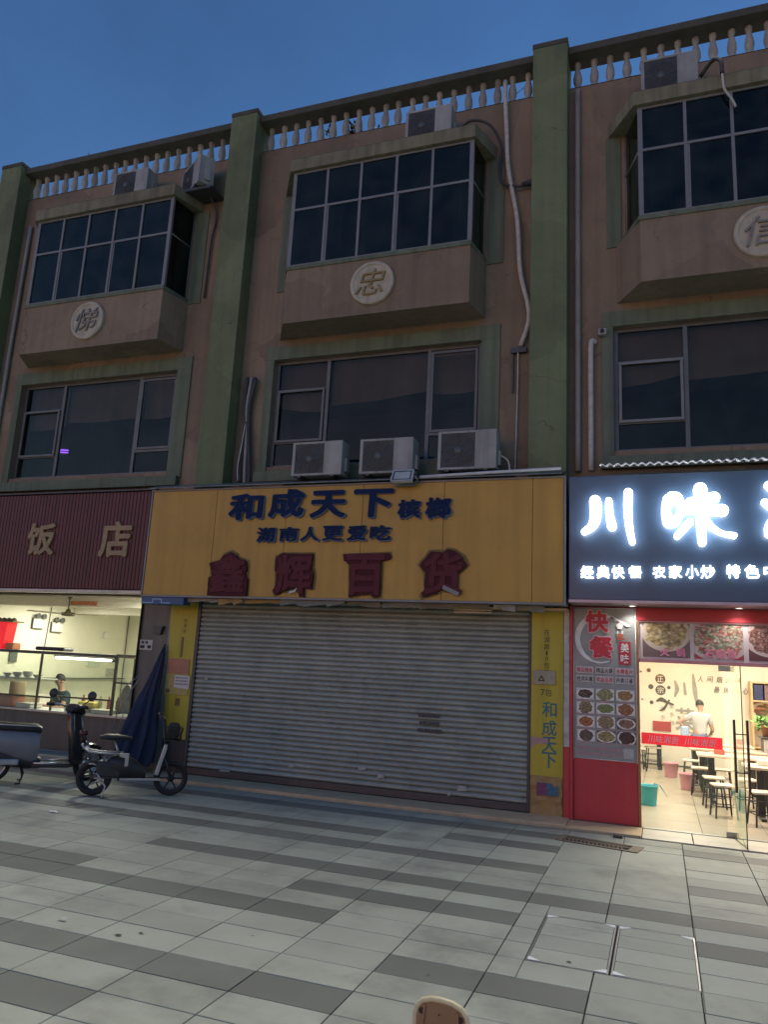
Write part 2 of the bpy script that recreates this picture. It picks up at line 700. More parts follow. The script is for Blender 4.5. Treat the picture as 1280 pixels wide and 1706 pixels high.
wall_m = mat('pinkish render', (0.232, 0.178, 0.122), 0.85, var=0.14, scale=1.2, bump=0.25, bscale=45, streak=0.14, dirt=((0.12, 0.105, 0.09), 0.9, 0.45))
green_m = mat('green paint', (0.148, 0.182, 0.092), 0.8, var=0.14, scale=1.4, bump=0.2, bscale=50, streak=0.14, dirt=((0.07, 0.08, 0.055), 1.1, 0.5))
weather(wall_m)
weather(green_m, 0.14)
trim_m = mat('pale green trim', (0.135, 0.17, 0.115), 0.8, var=0.15, scale=2, bump=0.2, streak=0.3)
hood_m = mat('olive hood paint', (0.21, 0.20, 0.13), 0.85, var=0.2, scale=2, bump=0.2, streak=0.35)
bal_m = mat('weathered baluster cement', (0.37, 0.375, 0.36), 0.85, var=0.2, scale=5, bump=0.2, streak=0.3, rnd=0.12)
rail_m = mat('dark mossy cement', (0.075, 0.075, 0.06), 0.9, var=0.3, scale=3, bump=0.3)
alu_m = mat('aluminium frame', (0.19, 0.20, 0.20), 0.5, metal=0.2, var=0.12, scale=4)
dkalu_m = mat('grey window frame', (0.12, 0.135, 0.14), 0.5, metal=0.2, var=0.15, scale=4)
win_glass = glass('window glass', tint=(0.30, 0.38, 0.38), rough=0.04, dust=0.03, ior=1.33)
shop_glass = glass('shop glass', tint=(0.93, 0.96, 0.94), rough=0.01, dust=0.015)
case_glass = glass('case glass', tint=(0.92, 0.95, 0.9), rough=0.02, dust=0.04)
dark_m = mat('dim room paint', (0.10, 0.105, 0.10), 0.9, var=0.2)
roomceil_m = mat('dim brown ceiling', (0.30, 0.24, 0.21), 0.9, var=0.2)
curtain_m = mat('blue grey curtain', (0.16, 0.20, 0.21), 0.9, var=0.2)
cream_m = mat('cream interior wall', (0.72, 0.71, 0.58), 0.8, var=0.05, scale=1.5, bump=0.05)
warm_m = mat('warm white interior wall', (0.78, 0.71, 0.60), 0.8, var=0.04, scale=1.5, bump=0.04)
ceil_m = mat('interior ceiling', (0.72, 0.70, 0.60), 0.8, var=0.05)
floor_tile_m = mat('cream floor tile', (0.37, 0.325, 0.25), 0.3, var=0.06, scale=2, rnd=0.04)
white_m = mat('white plastic', (0.72, 0.72, 0.70), 0.5, var=0.06)
acw_m = mat('aged white casing', (0.32, 0.33, 0.315), 0.55, var=0.14, scale=4, streak=0.3, rnd=0.08)
black_m = mat('black plastic', (0.018, 0.019, 0.021), 0.45, var=0.2)
blackg_m = mat('glossy black paint', (0.012, 0.014, 0.018), 0.22, var=0.1, coat=0.4)
rubber_m = mat('tyre rubber', (0.02, 0.02, 0.021), 0.8, var=0.2, bump=0.2)
chrome_m = mat('bright metal', (0.68, 0.69, 0.70), 0.25, metal=1.0, var=0.08)
steel_m = mat('dull steel', (0.38, 0.39, 0.40), 0.4, metal=0.9, var=0.15)
greym = mat('grey body panel', (0.19, 0.195, 0.22), 0.3, var=0.08, coat=0.4)
shut_m = mat('steel shutter slat', (0.295, 0.31, 0.275), 0.55, metal=0.15, var=0.16, scale=1.6, rnd=0.06, streak=0.0, dirt=((0.14, 0.13, 0.12), 2.2, 0.5))
rail2_m = mat('dark guide rail', (0.07, 0.075, 0.08), 0.5, metal=0.5)
yel_m = mat('faded yellow panel', (0.46, 0.265, 0.045), 0.5, var=0.07, scale=1.1, streak=0.12, dirt=((0.28, 0.17, 0.04), 1.3, 0.35), rnd=0.02)
yel2_m = mat('yellow vinyl', (0.46, 0.38, 0.035), 0.5, var=0.08, scale=2, streak=0.15, dirt=((0.22, 0.17, 0.03), 2.0, 0.35))
navy_l = mat('navy letter face', (0.010, 0.024, 0.075), 0.75, var=0.12, spec=0.12)
rim_l = mat('pale blue letter edge', (0.14, 0.19, 0.30), 0.6, var=0.1, spec=0.2)
maroon_l = mat('maroon letter backing', (0.078, 0.02, 0.026), 0.75, spec=0.15, var=0.15, scale=8)
mar_m = mat('maroon corrugated sheet', (0.10, 0.018, 0.022), 0.5, var=0.15, scale=3, streak=0.25, rnd=0.06)
tan_l = mat('faded cream letter', (0.31, 0.22, 0.12), 0.6, var=0.2, scale=12)
bluepan_m = mat('dark blue sign panel', (0.045, 0.085, 0.15), 0.32, var=0.06, scale=2)
edge_m = mat('sign edge metal', (0.20, 0.21, 0.22), 0.55, metal=0.3, var=0.12)
red_m = mat('red painted panel', (0.48, 0.035, 0.05), 0.45, var=0.08, scale=2, streak=0.1, dirt=((0.16, 0.02, 0.03), 2.5, 0.4))
kerb_m = mat('tan concrete', (0.56, 0.41, 0.25), 0.85, var=0.18, scale=4, bump=0.3, dirt=((0.13, 0.11, 0.085), 2.0, 0.55))
stone_m = mat('grey stone step', (0.24, 0.235, 0.215), 0.75, var=0.15, scale=4, bump=0.2)
def spots(m, amount):
    nt = m.node_tree
    b = nt.nodes['Principled BSDF']
    src = b.inputs['Base Color'].links[0].from_socket
    gp = nd(nt, 'ShaderNodeNewGeometry')
    vo = nd(nt, 'ShaderNodeTexVoronoi')
    vo.inputs['Scale'].default_value = 2.6
    nt.links.new(gp.outputs['Position'], vo.inputs['Vector'])
    sp = nd(nt, 'ShaderNodeSeparateColor')
    nt.links.new(vo.outputs['Color'], sp.inputs[0])
    rs_ = nd(nt, 'ShaderNodeMapRange')           # only some cells carry a spot, of uneven size
    rs_.inputs['From Min'].default_value = 0.45
    rs_.inputs['From Max'].default_value = 1.0
    rs_.inputs['To Min'].default_value = 0.0
    rs_.inputs['To Max'].default_value = 0.075
    nt.links.new(sp.outputs[0], rs_.inputs['Value'])
    lt = nd(nt, 'ShaderNodeMath', operation='LESS_THAN')
    nt.links.new(vo.outputs['Distance'], lt.inputs[0])
    nt.links.new(rs_.outputs[0], lt.inputs[1])
    n2 = nd(nt, 'ShaderNodeTexNoise')
    n2.inputs['Scale'].default_value = 0.55
    n2.inputs['Detail'].default_value = 7
    n2.inputs['Roughness'].default_value = 0.7
    nt.links.new(gp.outputs['Position'], n2.inputs['Vector'])
    st = nd(nt, 'ShaderNodeMapRange')
    st.inputs['From Min'].default_value = 0.50
    st.inputs['From Max'].default_value = 0.72
    st.inputs['To Max'].default_value = 0.55
    nt.links.new(n2.outputs['Fac'], st.inputs['Value'])
    mm = nd(nt, 'ShaderNodeMath', operation='MULTIPLY')
    nt.links.new(lt.outputs[0], mm.inputs[0])
    mm.inputs[1].default_value = amount
    mx2 = nd(nt, 'ShaderNodeMath', operation='MAXIMUM')
    nt.links.new(mm.outputs[0], mx2.inputs[0])
    nt.links.new(st.outputs[0], mx2.inputs[1])
    mx = nd(nt, 'ShaderNodeMix', data_type='RGBA')
    nt.links.new(mx2.outputs[0], mx.inputs['Factor'])
    nt.links.new(src, mx.inputs['A'])
    mx.inputs['B'].default_value = (0.115, 0.115, 0.10, 1)
    nt.links.new(mx.outputs['Result'], b.inputs['Base Color'])


tileL_m = mat('light granite paver', (0.345, 0.352, 0.292), 0.66, var=0.09, scale=2.3, bump=0.06, bscale=220, rnd=0.09, island=True, dirt=((0.20, 0.20, 0.185), 1.1, 0.45))
tileD_m = mat('dark granite paver', (0.152, 0.155, 0.134), 0.66, var=0.10, scale=2.3, bump=0.06, bscale=220, rnd=0.10, island=True, dirt=((0.13, 0.13, 0.12), 1.1, 0.45))
spots(tileL_m, 0.5)
spots(tileD_m, 0.35)
grout_m = mat('dark joint', (0.035, 0.035, 0.032), 0.95, var=0.3, scale=20)
ground_m = mat('distant grey paving', (0.22, 0.23, 0.225), 0.8, var=0.15, scale=0.6)
iron_m = mat('cast iron', (0.09, 0.085, 0.075), 0.6, metal=0.6, var=0.25, scale=12)
bracket_m = mat('worn white corner plate', (0.80, 0.80, 0.78), 0.5, metal=0.0, var=0.1, scale=20)
paper_m = mat('aged paper', (0.52, 0.50, 0.45), 0.8, var=0.12, scale=6)
pink_m = mat('faded pink paper', (0.45, 0.20, 0.12), 0.7, var=0.15)
card_m = mat('brown cardboard', (0.36, 0.225, 0.085), 0.7, var=0.18, scale=6, bump=0.2)
blacktxt_m = mat('black print', (0.02, 0.02, 0.02), 0.6, var=0.1)
teal_m = mat('teal print', (0.015, 0.14, 0.17), 0.5, var=0.25, scale=14)
redtxt_m = mat('red print', (0.50, 0.03, 0.05), 0.5, var=0.08)
whitetxt_m = mat('white print', (0.80, 0.78, 0.76), 0.5, var=0.03)
greytxt_m = mat('grey print', (0.33, 0.31, 0.28), 0.6, var=0.2, scale=9)
pvc_m = mat('grey pvc pipe', (0.26, 0.26, 0.25), 0.6, var=0.15, scale=5)
lamp_white = emit('cold tube light', (1.0, 0.98, 0.86), 9.0)

# ------------------------------------------------------------------ ground and pavement
g = MB()
g.quad((-300, -300, -0.10), (300, -300, -0.10), (300, 300, -0.10), (-300, 300, -0.10))
structure('ground', g, ground_m)
pave = MB()
pave.box(-22, 24, -16, -0.55, -0.09, -0.022)
pavement = structure('pavement', pave, grout_m)

PITX, PITY = 0.65, 0.3333
X0, Y0 = 5.49, -6.70
dark_bands = {0: [(-30, 5.5)], 2: [(5.4, 6.85)], 4: [(-30, 4.9)], 5: [(-30, 2.3)], 6: [(4.15, 6.2), (7.4, 30)], 8: [(2.2, 30)],
              11: [(-2, 6.2), (7.4, 30)], 13: [(-30, 4.2)], 14: [(4.8, 6.2)], 16: [(-30, 6.2), (7.2, 30)], -2: [(-30, 4.2)], -3: [(4.8, 30)],
              -6: [(-30, 3.5)], -5: [(4.8, 9)], -9: [(-30, 30)]}


def is_dark(x, r):
    return any(a <= x <= b for a, b in dark_bands.get(r, []))


FW = Vector((-0.339482, 0.919192, 0.199596))
RT = Vector((0.940387, 0.336313, 0.050646))
UP = Vector((0.020573, -0.204891, 0.978569))
CAMP = Vector((7.240, -11.0, 1.889))


def screen(p):
    d = Vector(p) - CAMP
    z = d.dot(FW)
    if z < 0.2:
        return None
    return 640 + 1260.9 * d.dot(RT) / z, 853 - 1260.9 * d.dot(UP) / z, z


cells = []
MAN = (6.33, 7.45, -5.37, -4.28)
for k in range(-38, 26):
    for r in range(-26, 19):
        xa, xb = X0 + PITX * k, X0 + PITX * (k + 1)
        ya, yb = Y0 + PITY * r, Y0 + PITY * (r + 1)
        xc, yc = (xa + xb) / 2, (ya + yb) / 2
        if 6.14 < xc < 7.44 and (-3.37 < yc < -2.38 or -2.38 < yc < -1.38):      # long slabs in front of the restaurant
            if r in (10, 13):
                yb = ya + 3 * PITY
                yc = (ya + yb) / 2
            else:
                continue
        if yb > -0.72:
            if ya > -0.8:
                continue
            yb = -0.72
        cells.append([xa, xb, ya, yb, is_dark(xc, r)])


def carve(cell):
    """tiles cut around the two inset manhole covers"""
    xa, xb, ya, yb, dk = cell
    mx0, mx1, my0, my1 = MAN
    if xb <= mx0 or xa >= mx1 or yb <= my0 or ya >= my1:
        return [cell]
    out = []
    if xa < mx0 - 0.05:
        out.append([xa, mx0 + 0.004, ya, yb, dk])
        xa = mx0
    if xb > mx1 + 0.05:
        out.append([mx1 - 0.004, xb, ya, yb, dk])
        xb = mx1
    if ya < my0 - 0.03:
        out.append([xa, xb, ya, my0 + 0.004, dk])
    if yb > my1 + 0.03:
        out.append([xa, xb, my1 - 0.004, yb, dk])
    return out


tiles = []
for c in cells:
    tiles += carve(c)


def tile_area(c):
    ps = [screen((x, y, 0)) for x, y in ((c[0], c[2]), (c[1], c[2]), (c[1], c[3]), (c[0], c[3]))]
    if any(p is None for p in ps):
        return 0
    if all(p[0] < 0 or p[0] > 1280 or p[1] > 1706 for p in ps):
        return 0
    a = 0
    for i in range(4):
        p, q = ps[i], ps[(i + 1) % 4]
        a += p[0] * q[1] - q[0] * p[1]
    return abs(a)


tiles.sort(key=tile_area, reverse=True)
rest = {0: MB(), 1: MB()}
tcache = {}


def tile_box(mb, w, h, cx, cy, cz):
    g_, t_ = 0.004, 0.003
    x0, x1, y0, y1 = cx - w / 2 + g_, cx + w / 2 - g_, cy - h / 2 + g_, cy + h / 2 - g_
    z1 = cz
    vs = [(x0, y0, cz - 0.03), (x1, y0, cz - 0.03), (x1, y1, cz - 0.03), (x0, y1, cz - 0.03),
          (x0, y0, z1 - t_), (x1, y0, z1 - t_), (x1, y1, z1 - t_), (x0, y1, z1 - t_),
          (x0 + t_, y0 + t_, z1), (x1 - t_, y0 + t_, z1), (x1 - t_, y1 - t_, z1), (x0 + t_, y1 - t_, z1)]
    fs = [(8, 9, 10, 11)]
    for a in (0, 4):
        for i in range(4):
            j = (i + 1) % 4
            fs.append((a + i, a + j, a + 4 + j, a + 4 + i))
    mb.add(vs, fs)


n_single = 0
for c in tiles:
    w, h = round(c[1] - c[0], 3), round(c[3] - c[2], 3)
    cx, cy = (c[0] + c[1]) / 2, (c[2] + c[3]) / 2
    dz = random.uniform(-0.0015, 0.0015)
    m = tileD_m if c[4] else tileL_m
    if n_single < 298 and tile_area(c) > 0:
        key = (w, h, c[4])
        if key not in tcache:
            mb = MB()
            tile_box(mb, w, h, 0, 0, 0)
            tcache[key] = mb.mesh('paving_tile', m)
        ob('paving_tile', tcache[key], pavement, (cx, cy, dz))
        n_single += 1
    else:
        tile_box(rest[1 if c[4] else 0], w, h, cx, cy, dz)
part('light_paving_tiles', rest[0], tileL_m, pavement, kind='stuff')
part('dark_paving_tiles', rest[1], tileD_m, pavement, kind='stuff')

kb = MB()
kb.box(-0.75, 6.06, -0.60, -0.02, -0.05, 0.035, 0.012)
structure('kerb', kb, kerb_m)
kb = MB()
kb.box(-8.3, -1.25, -1.05, -0.5, -0.05, 0.05, 0.012)
structure('kerb', kb, stone_m)
kb = MB()
kb.box(-8.3, -1.25, -0.498, 0.08, -0.05, 0.15, 0.012)
structure('step', kb, stone_m)
kb = MB()
kb.box(-1.248, -0.752, -0.7, 0.0, -0.05, 0.04, 0.01)
structure('kerb', kb, kerb_m)
kb = MB()
kb.box(6.062, 6.98, -0.62, -0.06, -0.05, 0.02, 0.01)
kerb_r = structure('kerb', kb, kerb_m)
thr = MB()
thr.box(6.982, 11.5, -0.70, -0.05, -0.06, -0.004)
threshold = structure('shop_threshold', thr, grout_m)
tm = mat('pale threshold tile', (0.50, 0.45, 0.37), 0.4, var=0.08, scale=3, rnd=0.06)
xx = 6.985
while xx < 11.4:
    mb = MB()
    mb.box(xx + 0.004, xx + 0.58, -0.69, -0.42, -0.004, 0.012, 0.003)
    part('threshold_tile', mb, tm, threshold)
    mb = MB()
    mb.box(xx + 0.004 - 0.2 * 0, xx + 0.58, -0.414, -0.06, -0.004, 0.012, 0.003)
    part('threshold_tile', mb, tm, threshold)
    xx += 0.588

# ------------------------------------------------------------------ the building
BAY = 5.68
building = thing('shop_building', 'three storey building of pinkish render with green pilasters and a roof balustrade', 'building', (0, 0, 0))
ZB, ZT = 2.86, 11.29
OFFS = (-BAY, 0.0, BAY)
W2 = (1.0, 4.68, 5.10, 7.03)
W3 = (1.24, 4.66, 8.45, 10.2)
wm = MB()
for o in OFFS:
    xl, xr = o - 0.19, o + 5.49
    wm.box(xl, xr, 0, 0.25, ZB, W2[2])
    wm.box(xl, o + W2[0], 0, 0.25, W2[2], W2[3])
    wm.box(o + W2[1], xr, 0, 0.25, W2[2], W2[3])
    wm.box(xl, xr, 0, 0.25, W2[3], W3[2])
    wm.box(xl, o + W3[0], 0, 0.25, W3[2], W3[3])
    wm.box(o + W3[1], xr, 0, 0.25, W3[2], W3[3])
    wm.box(xl, xr, 0, 0.25, W3[3], ZT)
# outer walls, roof, floors
wm.box(-5.87, -5.63, 0.252, 9.0, 3.2, ZT)
wm.box(11.0, 11.2, 0.252, 9.0, 3.2, ZT)
wm.box(-5.87, 11.2, 9.0, 9.2, 0, ZT)
part('wall', wm, wall_m, building)
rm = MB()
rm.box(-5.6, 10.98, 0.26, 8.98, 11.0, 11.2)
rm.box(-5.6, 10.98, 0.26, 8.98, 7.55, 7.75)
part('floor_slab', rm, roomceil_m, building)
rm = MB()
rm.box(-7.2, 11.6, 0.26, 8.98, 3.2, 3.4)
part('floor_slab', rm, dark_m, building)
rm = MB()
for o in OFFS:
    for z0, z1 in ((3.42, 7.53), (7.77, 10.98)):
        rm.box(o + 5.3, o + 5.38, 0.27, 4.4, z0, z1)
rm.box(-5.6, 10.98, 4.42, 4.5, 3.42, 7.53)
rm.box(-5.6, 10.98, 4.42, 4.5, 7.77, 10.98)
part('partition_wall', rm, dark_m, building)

for i in range(4):
    xc = 0.078 + BAY * (i - 1)
    pb = MB()
    pb.box(xc - 0.275, xc + 0.275, -0.30, -0.001, 2.95, 11.93, 0.008)
    pl = part('pilaster', pb, green_m, building)
    pb = MB()
    pb.box(xc - 0.285, xc + 0.285, -0.31, 0.32, 11.93, 12.02, 0.012)
    part('pilaster_cap', pb, rail_m, building)
    pb = MB()
    pb.box(xc - 0.275, xc + 0.275, 0.0, 0.28, ZT + 0.001, 11.928)
    part('pilaster_back', pb, green_m, building)

# balustrade
bprof = [(0.060, 0), (0.060, 0.045), (0.044, 0.06), (0.062, 0.11), (0.073, 0.17), (0.069, 0.24), (0.052, 0.32), (0.036, 0.39), (0.046, 0.42),
         (0.054, 0.45), (0.054, 0.50)]
mb = MB()
mb.lathe(bprof, 10)
bal_me = mb.mesh('baluster', bal_m)
for o in OFFS:
    mb = MB()
    mb.box(o + 0.354, o + 5.482, -0.20, 0.20, 11.79, 11.92, 0.012)
    part('handrail', mb, rail_m, building)
    n = 20
    for k in range(n):
        x = o + 0.49 + k * (5.34 - 0.49) / (n - 1)
        q = ob('baluster', bal_me, building, (x + random.uniform(-.008, .008), 0.06, ZT))
        q.rotation_euler = (random.uniform(-.012, .012), random.uniform(-.015, .015), random.uniform(0, 3))
    mb = MB()
    mb.box(o + 0.354, o + 5.482, -0.012, 0.24, ZT + 0.0, ZT + 0.002)
    part('parapet_coping', mb, rail_m, building)


def bay_window(o):
    xl, xr = o + 1.42, o + 4.60
    Y = -0.60
    bw = MB()
    zb, zt = 8.43, 10.22
    # apron box below the glazing: chamfered plan
    plan = [(xl - 0.36, -0.001), (xl, Y), (xr, Y), (xr + 0.13, -0.001)]
    bw.prism(plan, 7.40, zb - 0.07, axis='z')
    w = part('bay_window', bw, wall_m, building)
    sb = MB()
    sb.prism([(xl - 0.30, -0.002), (xl - 0.015, Y - 0.02), (xr + 0.015, Y - 0.02), (xr + 0.12, -0.002)], zb - 0.07, zb, axis='z')
    part('sill', sb, trim_m, w)
    hb = MB()
    hb.prism([(xl - 0.48, -0.002), (xl - 0.06, Y - 0.06), (xr + 0.04, Y - 0.06), (xr + 0.26, -0.002)], 10.23, 10.45, axis='z')
    part('hood', hb, hood_m, w)
    hb = MB()
    hb.prism([(xl - 0.42, -0.003), (xl - 0.02, Y - 0.02), (xr, Y - 0.02), (xr + 0.20, -0.003)], 10.45, 10.49, axis='z')
    part('hood_top', hb, rail_m, w)
    fr = MB()
    xs = [xl + 0.02, o + 2.06, o + 2.68, o + 3.31, o + 3.93, xr - 0.02]
    t = 0.022
    for i, x in enumerate(xs):
        tt = 0.034 if i in (0, 5) else t
        fr.box(x - tt, x + tt, Y, Y + 0.05, zb, zt)
    ztr = 9.50
    for i in range(5):
        fr.box(xs[i] + t, xs[i + 1] - t, Y + 0.003, Y + 0.045, ztr - 0.02, ztr + 0.02)
        fr.box(xs[i] + t, xs[i + 1] - t, Y + 0.003, Y + 0.045, zt - 0.035, zt)
        fr.box(xs[i] + t, xs[i + 1] - t, Y + 0.003, Y + 0.045, zb, zb + 0.03)
    # sliding sash stiles of the opening lights
    for i in (1, 3):
        fr.box(xs[i] + t + 0.002, xs[i] + t + 0.032, Y + 0.012, Y + 0.04, zb + 0.03, ztr - 0.02)
    for sx, xa, xb in ((-1, xl, xl - 0.20), (1, xr, xr + 0.07)):
        fr.tube([(xa, Y + 0.03, ztr), (xb, -0.01, ztr)], 0.02, 4)
        fr.tube([(xb, -0.02, zb), (xb, -0.02, zt)], 0.02, 4)
    part('frame', fr, alu_m, w)
    for i in range(5):
        for z0, z1 in ((zb + 0.03, ztr - 0.02), (ztr + 0.02, zt - 0.035)):
            g_ = MB()
            d = random.uniform(-0.004, 0.004)
            g_.box(xs[i] + t, xs[i + 1] - t, Y + 0.020 + d, Y + 0.025 + d, z0, z1)
            part('pane', g_, win_glass, w)
    for xa, xb in ((xl - 0.005, xl - 0.20), (xr + 0.005, xr + 0.07)):
        for z0, z1 in ((zb, ztr), (ztr, zt)):
            g_ = MB()
            g_.prism([(xa, Y + 0.04), (xb, -0.02), (xb + 0.006, -0.02), (xa + 0.006, Y + 0.04)], z0 + 0.02, z1 - 0.02, axis='z')
            part('pane', g_, win_glass, w)
    for a, b in ((o + 4.75, o + 5.0), (o + 0.92, o + 1.14)):
        jb = MB()
        jb.box(a, b, -0.021, -0.001, zb - 0.1, 10.229)
        part('painted_jamb', jb, trim_m, w)
    # curtains hang inside
    for (a, b) in ((o + 1.3, o + 1.9), (o + 2.2, o + 2.75), (o + 4.0, o + 4.6)):
        cb = MB()
        n = 24
        vs = []
        for k in range(n + 1):
            x = a + (b - a) * k / n
            y = 0.42 + 0.03 * math.sin(k * 1.9)
            vs += [(x, y, zb - 0.3), (x, y, zt)]
        cb.add(vs, [(2 * k, 2 * k + 2, 2 * k + 3, 2 * k + 1) for k in range(n)], True)
        part('curtain', cb, curtain_m, w)
    return w


for o in OFFS:
    bay_window(o)


ceiling_sheet_m = mat('brown ceiling stand-in', (0.62, 0.44, 0.36), 0.9, var=0.12, scale=2, streak=0.1)
clear_glass = glass('second floor window glass', tint=(0.55, 0.55, 0.53), rough=0.04, dust=0.03, ior=1.3)


def window2(o, kind):
    x0, x1, z0, z1 = o + W2[0], o + W2[1], W2[2], W2[3]
    tb = MB()
    tb.box(x0 - 0.16, x1 + 0.30, -0.03, -0.001, z1, z1 + 0.24, 0.006)
    tb.box(x0 - 0.16, x0 - 0.001, -0.028, -0.001, 4.98, z1 - 0.001)
    tb.box(x1 + 0.001, x1 + 0.30, -0.028, -0.001, 4.98, z1 - 0.001)
    w = part('strip_window', tb, trim_m, building)
    sb = MB()
    sb.box(x0 - 0.18, x1 + 0.28, -0.12, -0.031, 4.82, 5.0, 0.008)
    part('sill', sb, trim_m, w)
    fr = MB()
    Y = 0.10
    t = 0.03
    for x in (x0 + t, o + 2.0, o + 3.80, x1 - t):
        fr.box(x - t, x + t, Y, Y + 0.06, z0, z1)
    for a, b in ((x0 + 2 * t, o + 2.0 - t), (o + 2.0 + t, o + 3.8 - t), (o + 3.8 + t, x1 - 2 * t)):
        fr.box(a, b, Y + 0.004, Y + 0.055, z1 - 0.05, z1)
        fr.box(a, b, Y + 0.004, Y + 0.055, z0, z0 + 0.05)
    fr.box(x0 + 2 * t, o + 2.0 - t, Y + 0.004, Y + 0.055, 5.53, 5.58)
    fr.box(o + 3.8 + t, x1 - 2 * t, Y + 0.004, Y + 0.055, 5.53, 5.58)
    fr.box(x0 + 2 * t, o + 2.0 - t, Y + 0.004, Y + 0.055, 6.46, 6.51)
    part('frame', fr, dkalu_m, w)
    for a, b, c, d in ((x0 + 2 * t, o + 2.0 - t, z0 + 0.05, 5.53), (x0 + 2 * t, o + 2.0 - t, 5.58, 6.46), (x0 + 2 * t, o + 2.0 - t, 6.51, z1 - 0.05),
                       (o + 2.0 + t, o + 3.8 - t, z0 + 0.05, z1 - 0.05), (o + 3.8 + t, x1 - 2 * t, z0 + 0.05, 5.53)):
        g_ = MB()
        g_.box(a, b, Y + 0.025, Y + 0.031, c, d)
        part('pane', g_, clear_glass, w)
    for a, b, zb in ((x0 + 0.02, o + 1.98, 6.22), (o + 2.02, o + 3.78, 6.30), (o + 3.82, x1 - 0.02, 6.34)):
        bl = MB()  # brown sheet added in place of the lit ceiling behind the glass
        zl, zr = zb + random.uniform(-.12, .12), zb + random.uniform(-.12, .12)
        bl.prism([(a, zl), ((a + b) / 2, (zl + zr) / 2 - 0.03), (b, zr), (b, z1 + 0.05), (a, z1 + 0.05)], 0.262, 0.268)
        part('ceiling_sheet', bl, ceiling_sheet_m, w)
    # right hand light: an open awning sash on centre and right bays, shut on the left one
    sa, sb_ = o + 3.84, x1 - 0.07
    tilt = {'open': 0.42, 'ajar': 0.30, 'shut': 0.0}[kind]
    M = Matrix.Translation((0, Y, 6.95)) @ Matrix.Rotation(-tilt, 4, 'X')
    if kind == 'ajar':
        M = Matrix.Translation((0, Y, 6.95)) @ Matrix.Rotation(-0.30, 4, 'X')
    sf = MB()
    H = 1.37
    sf.box(sa, sa + 0.04, -0.02, 0.02, -H, 0, M=M)
    sf.box(sb_ - 0.04, sb_, -0.02, 0.02, -H, 0, M=M)
    sf.box(sa + 0.04, sb_ - 0.04, -0.018, 0.018, -0.04, 0, M=M)
    sf.box(sa + 0.04, sb_ - 0.04, -0.018, 0.018, -H, -H + 0.04, M=M)
    part('sash', sf, dkalu_m, w)
    g_ = MB()
    g_.box(sa + 0.04, sb_ - 0.04, -0.003, 0.003, -H + 0.04, -0.04, M=M)
    part('pane', g_, clear_glass, w)
    sf = MB()
    sf.box(x0 + 2 * t + 0.01, o + 2.0 - t - 0.01, Y - 0.03, Y - 0.002, 5.55, 5.59)
    sf.box(x0 + 2 * t + 0.01, o + 2.0 - t - 0.01, Y - 0.03, Y - 0.002, 6.45, 6.49)
    sf.box(x0 + 2 * t + 0.01, x0 + 2 * t + 0.05, Y - 0.03, Y - 0.002, 5.591, 6.449)
    sf.box(o + 2.0 - t - 0.05, o + 2.0 - t - 0.01, Y - 0.03, Y - 0.002, 5.591, 6.449)
    part('sash', sf, alu_m if kind != 'shut' else dkalu_m, w)
    return w


window2(-BAY, 'shut')
window2(0, 'shut')
window2(BAY, 'open')

# round plaques with one calligraphic character each
plaq_m = mat('plaque plaster', (0.46, 0.42, 0.33), 0.75, var=0.15, scale=6, bump=0.2, streak=0.2)
plaq_g = mat('plaque character relief', (0.22, 0.21, 0.19), 0.7, var=0.25, scale=10)
plaq_y = mat('gilded character relief', (0.25, 0.19, 0.075), 0.6, var=0.25, scale=10)
for o, ch, cm, ym in ((-BAY, '悌', plaq_g, None), (0, '忠', plaq_y, None), (BAY, '信', plaq_g, None)):
    mb = MB()
    M = Matrix.Translation((o + 3.0, -0.60, 7.915)) @ Matrix.Rotation(PI / 2, 4, 'X')
    mb.lathe([(0.0, -0.01), (0.375, -0.01), (0.375, 0.045), (0.36, 0.06), (0.32, 0.06), (0.305, 0.045), (0, 0.045)], 32, M, smooth=False)
    pq = part('round_plaque', mb, plaq_m, building)
    letter(ch, o + 2.76, o + 3.24, 7.70, 8.14, -0.644, cm, pq, 0.03, -0.004, 'character', shear=0.22)

# ------------------------------------------------------------------ ground floor shells
for pr in ((-0.62, -0.001, 0.002), (-1.24, -0.622, 0.06), (5.522, 6.94, 0.03), (11.35, 11.6, 0.0)):
    wb = MB()
    wb.box(*pr, 0.3, 0, 2.86)
    part('pier', wb, stone_m, building)
lw = MB()
lw.box(-7.2, -7.0, 0.1, 7.2, 0, 3.19)
lw.box(-6.998, -0.7, 7.0, 7.2, 0, 3.19)
lw.box(-1.1, -0.9, 0.302, 6.998, 0, 3.19)
part('left_shop_wall', lw, cream_m, building)
lw = MB()
lw.box(-6.998, -1.102, 0.26, 6.998, 3.04, 3.19)
lw.box(-6.99, -1.11, 2.2, 2.5, 2.82, 3.038)
lw.box(-6.99, -1.11, 4.8, 5.1, 2.82, 3.038)
part('left_shop_ceiling', lw, ceil_m, building)
lw = MB()
lw.box(-6.998, -1.102, 0.09, 6.998, 0, 0.16)
part('left_shop_floor', lw, stone_m, building)
rw = MB()
rw.box(5.95, 6.1, 0.302, 8.7, 0, 3.19)
rw.box(6.102, 11.3, 8.5, 8.7, 0, 3.19)
rw.box(11.3, 11.45, 0.302, 8.7, 0, 3.19)
part('right_shop_wall', rw, warm_m, building)
rw = MB()
rw.box(6.102, 11.298, 0.302, 8.498, 3.02, 3.19)
part('right_shop_ceiling', rw, ceil_m, building)
fl = MB()
fl.box(6.102, 11.298, 0.03, 8.498, -0.05, 0.002)
flo = part('right_shop_floor', fl, grout_m, building)
fme = MB()
fme.box(-0.397, 0.397, -0.397, 0.397, 0, 0.008, 0.002)
fme = fme.mesh('floor_tile', floor_tile_m)
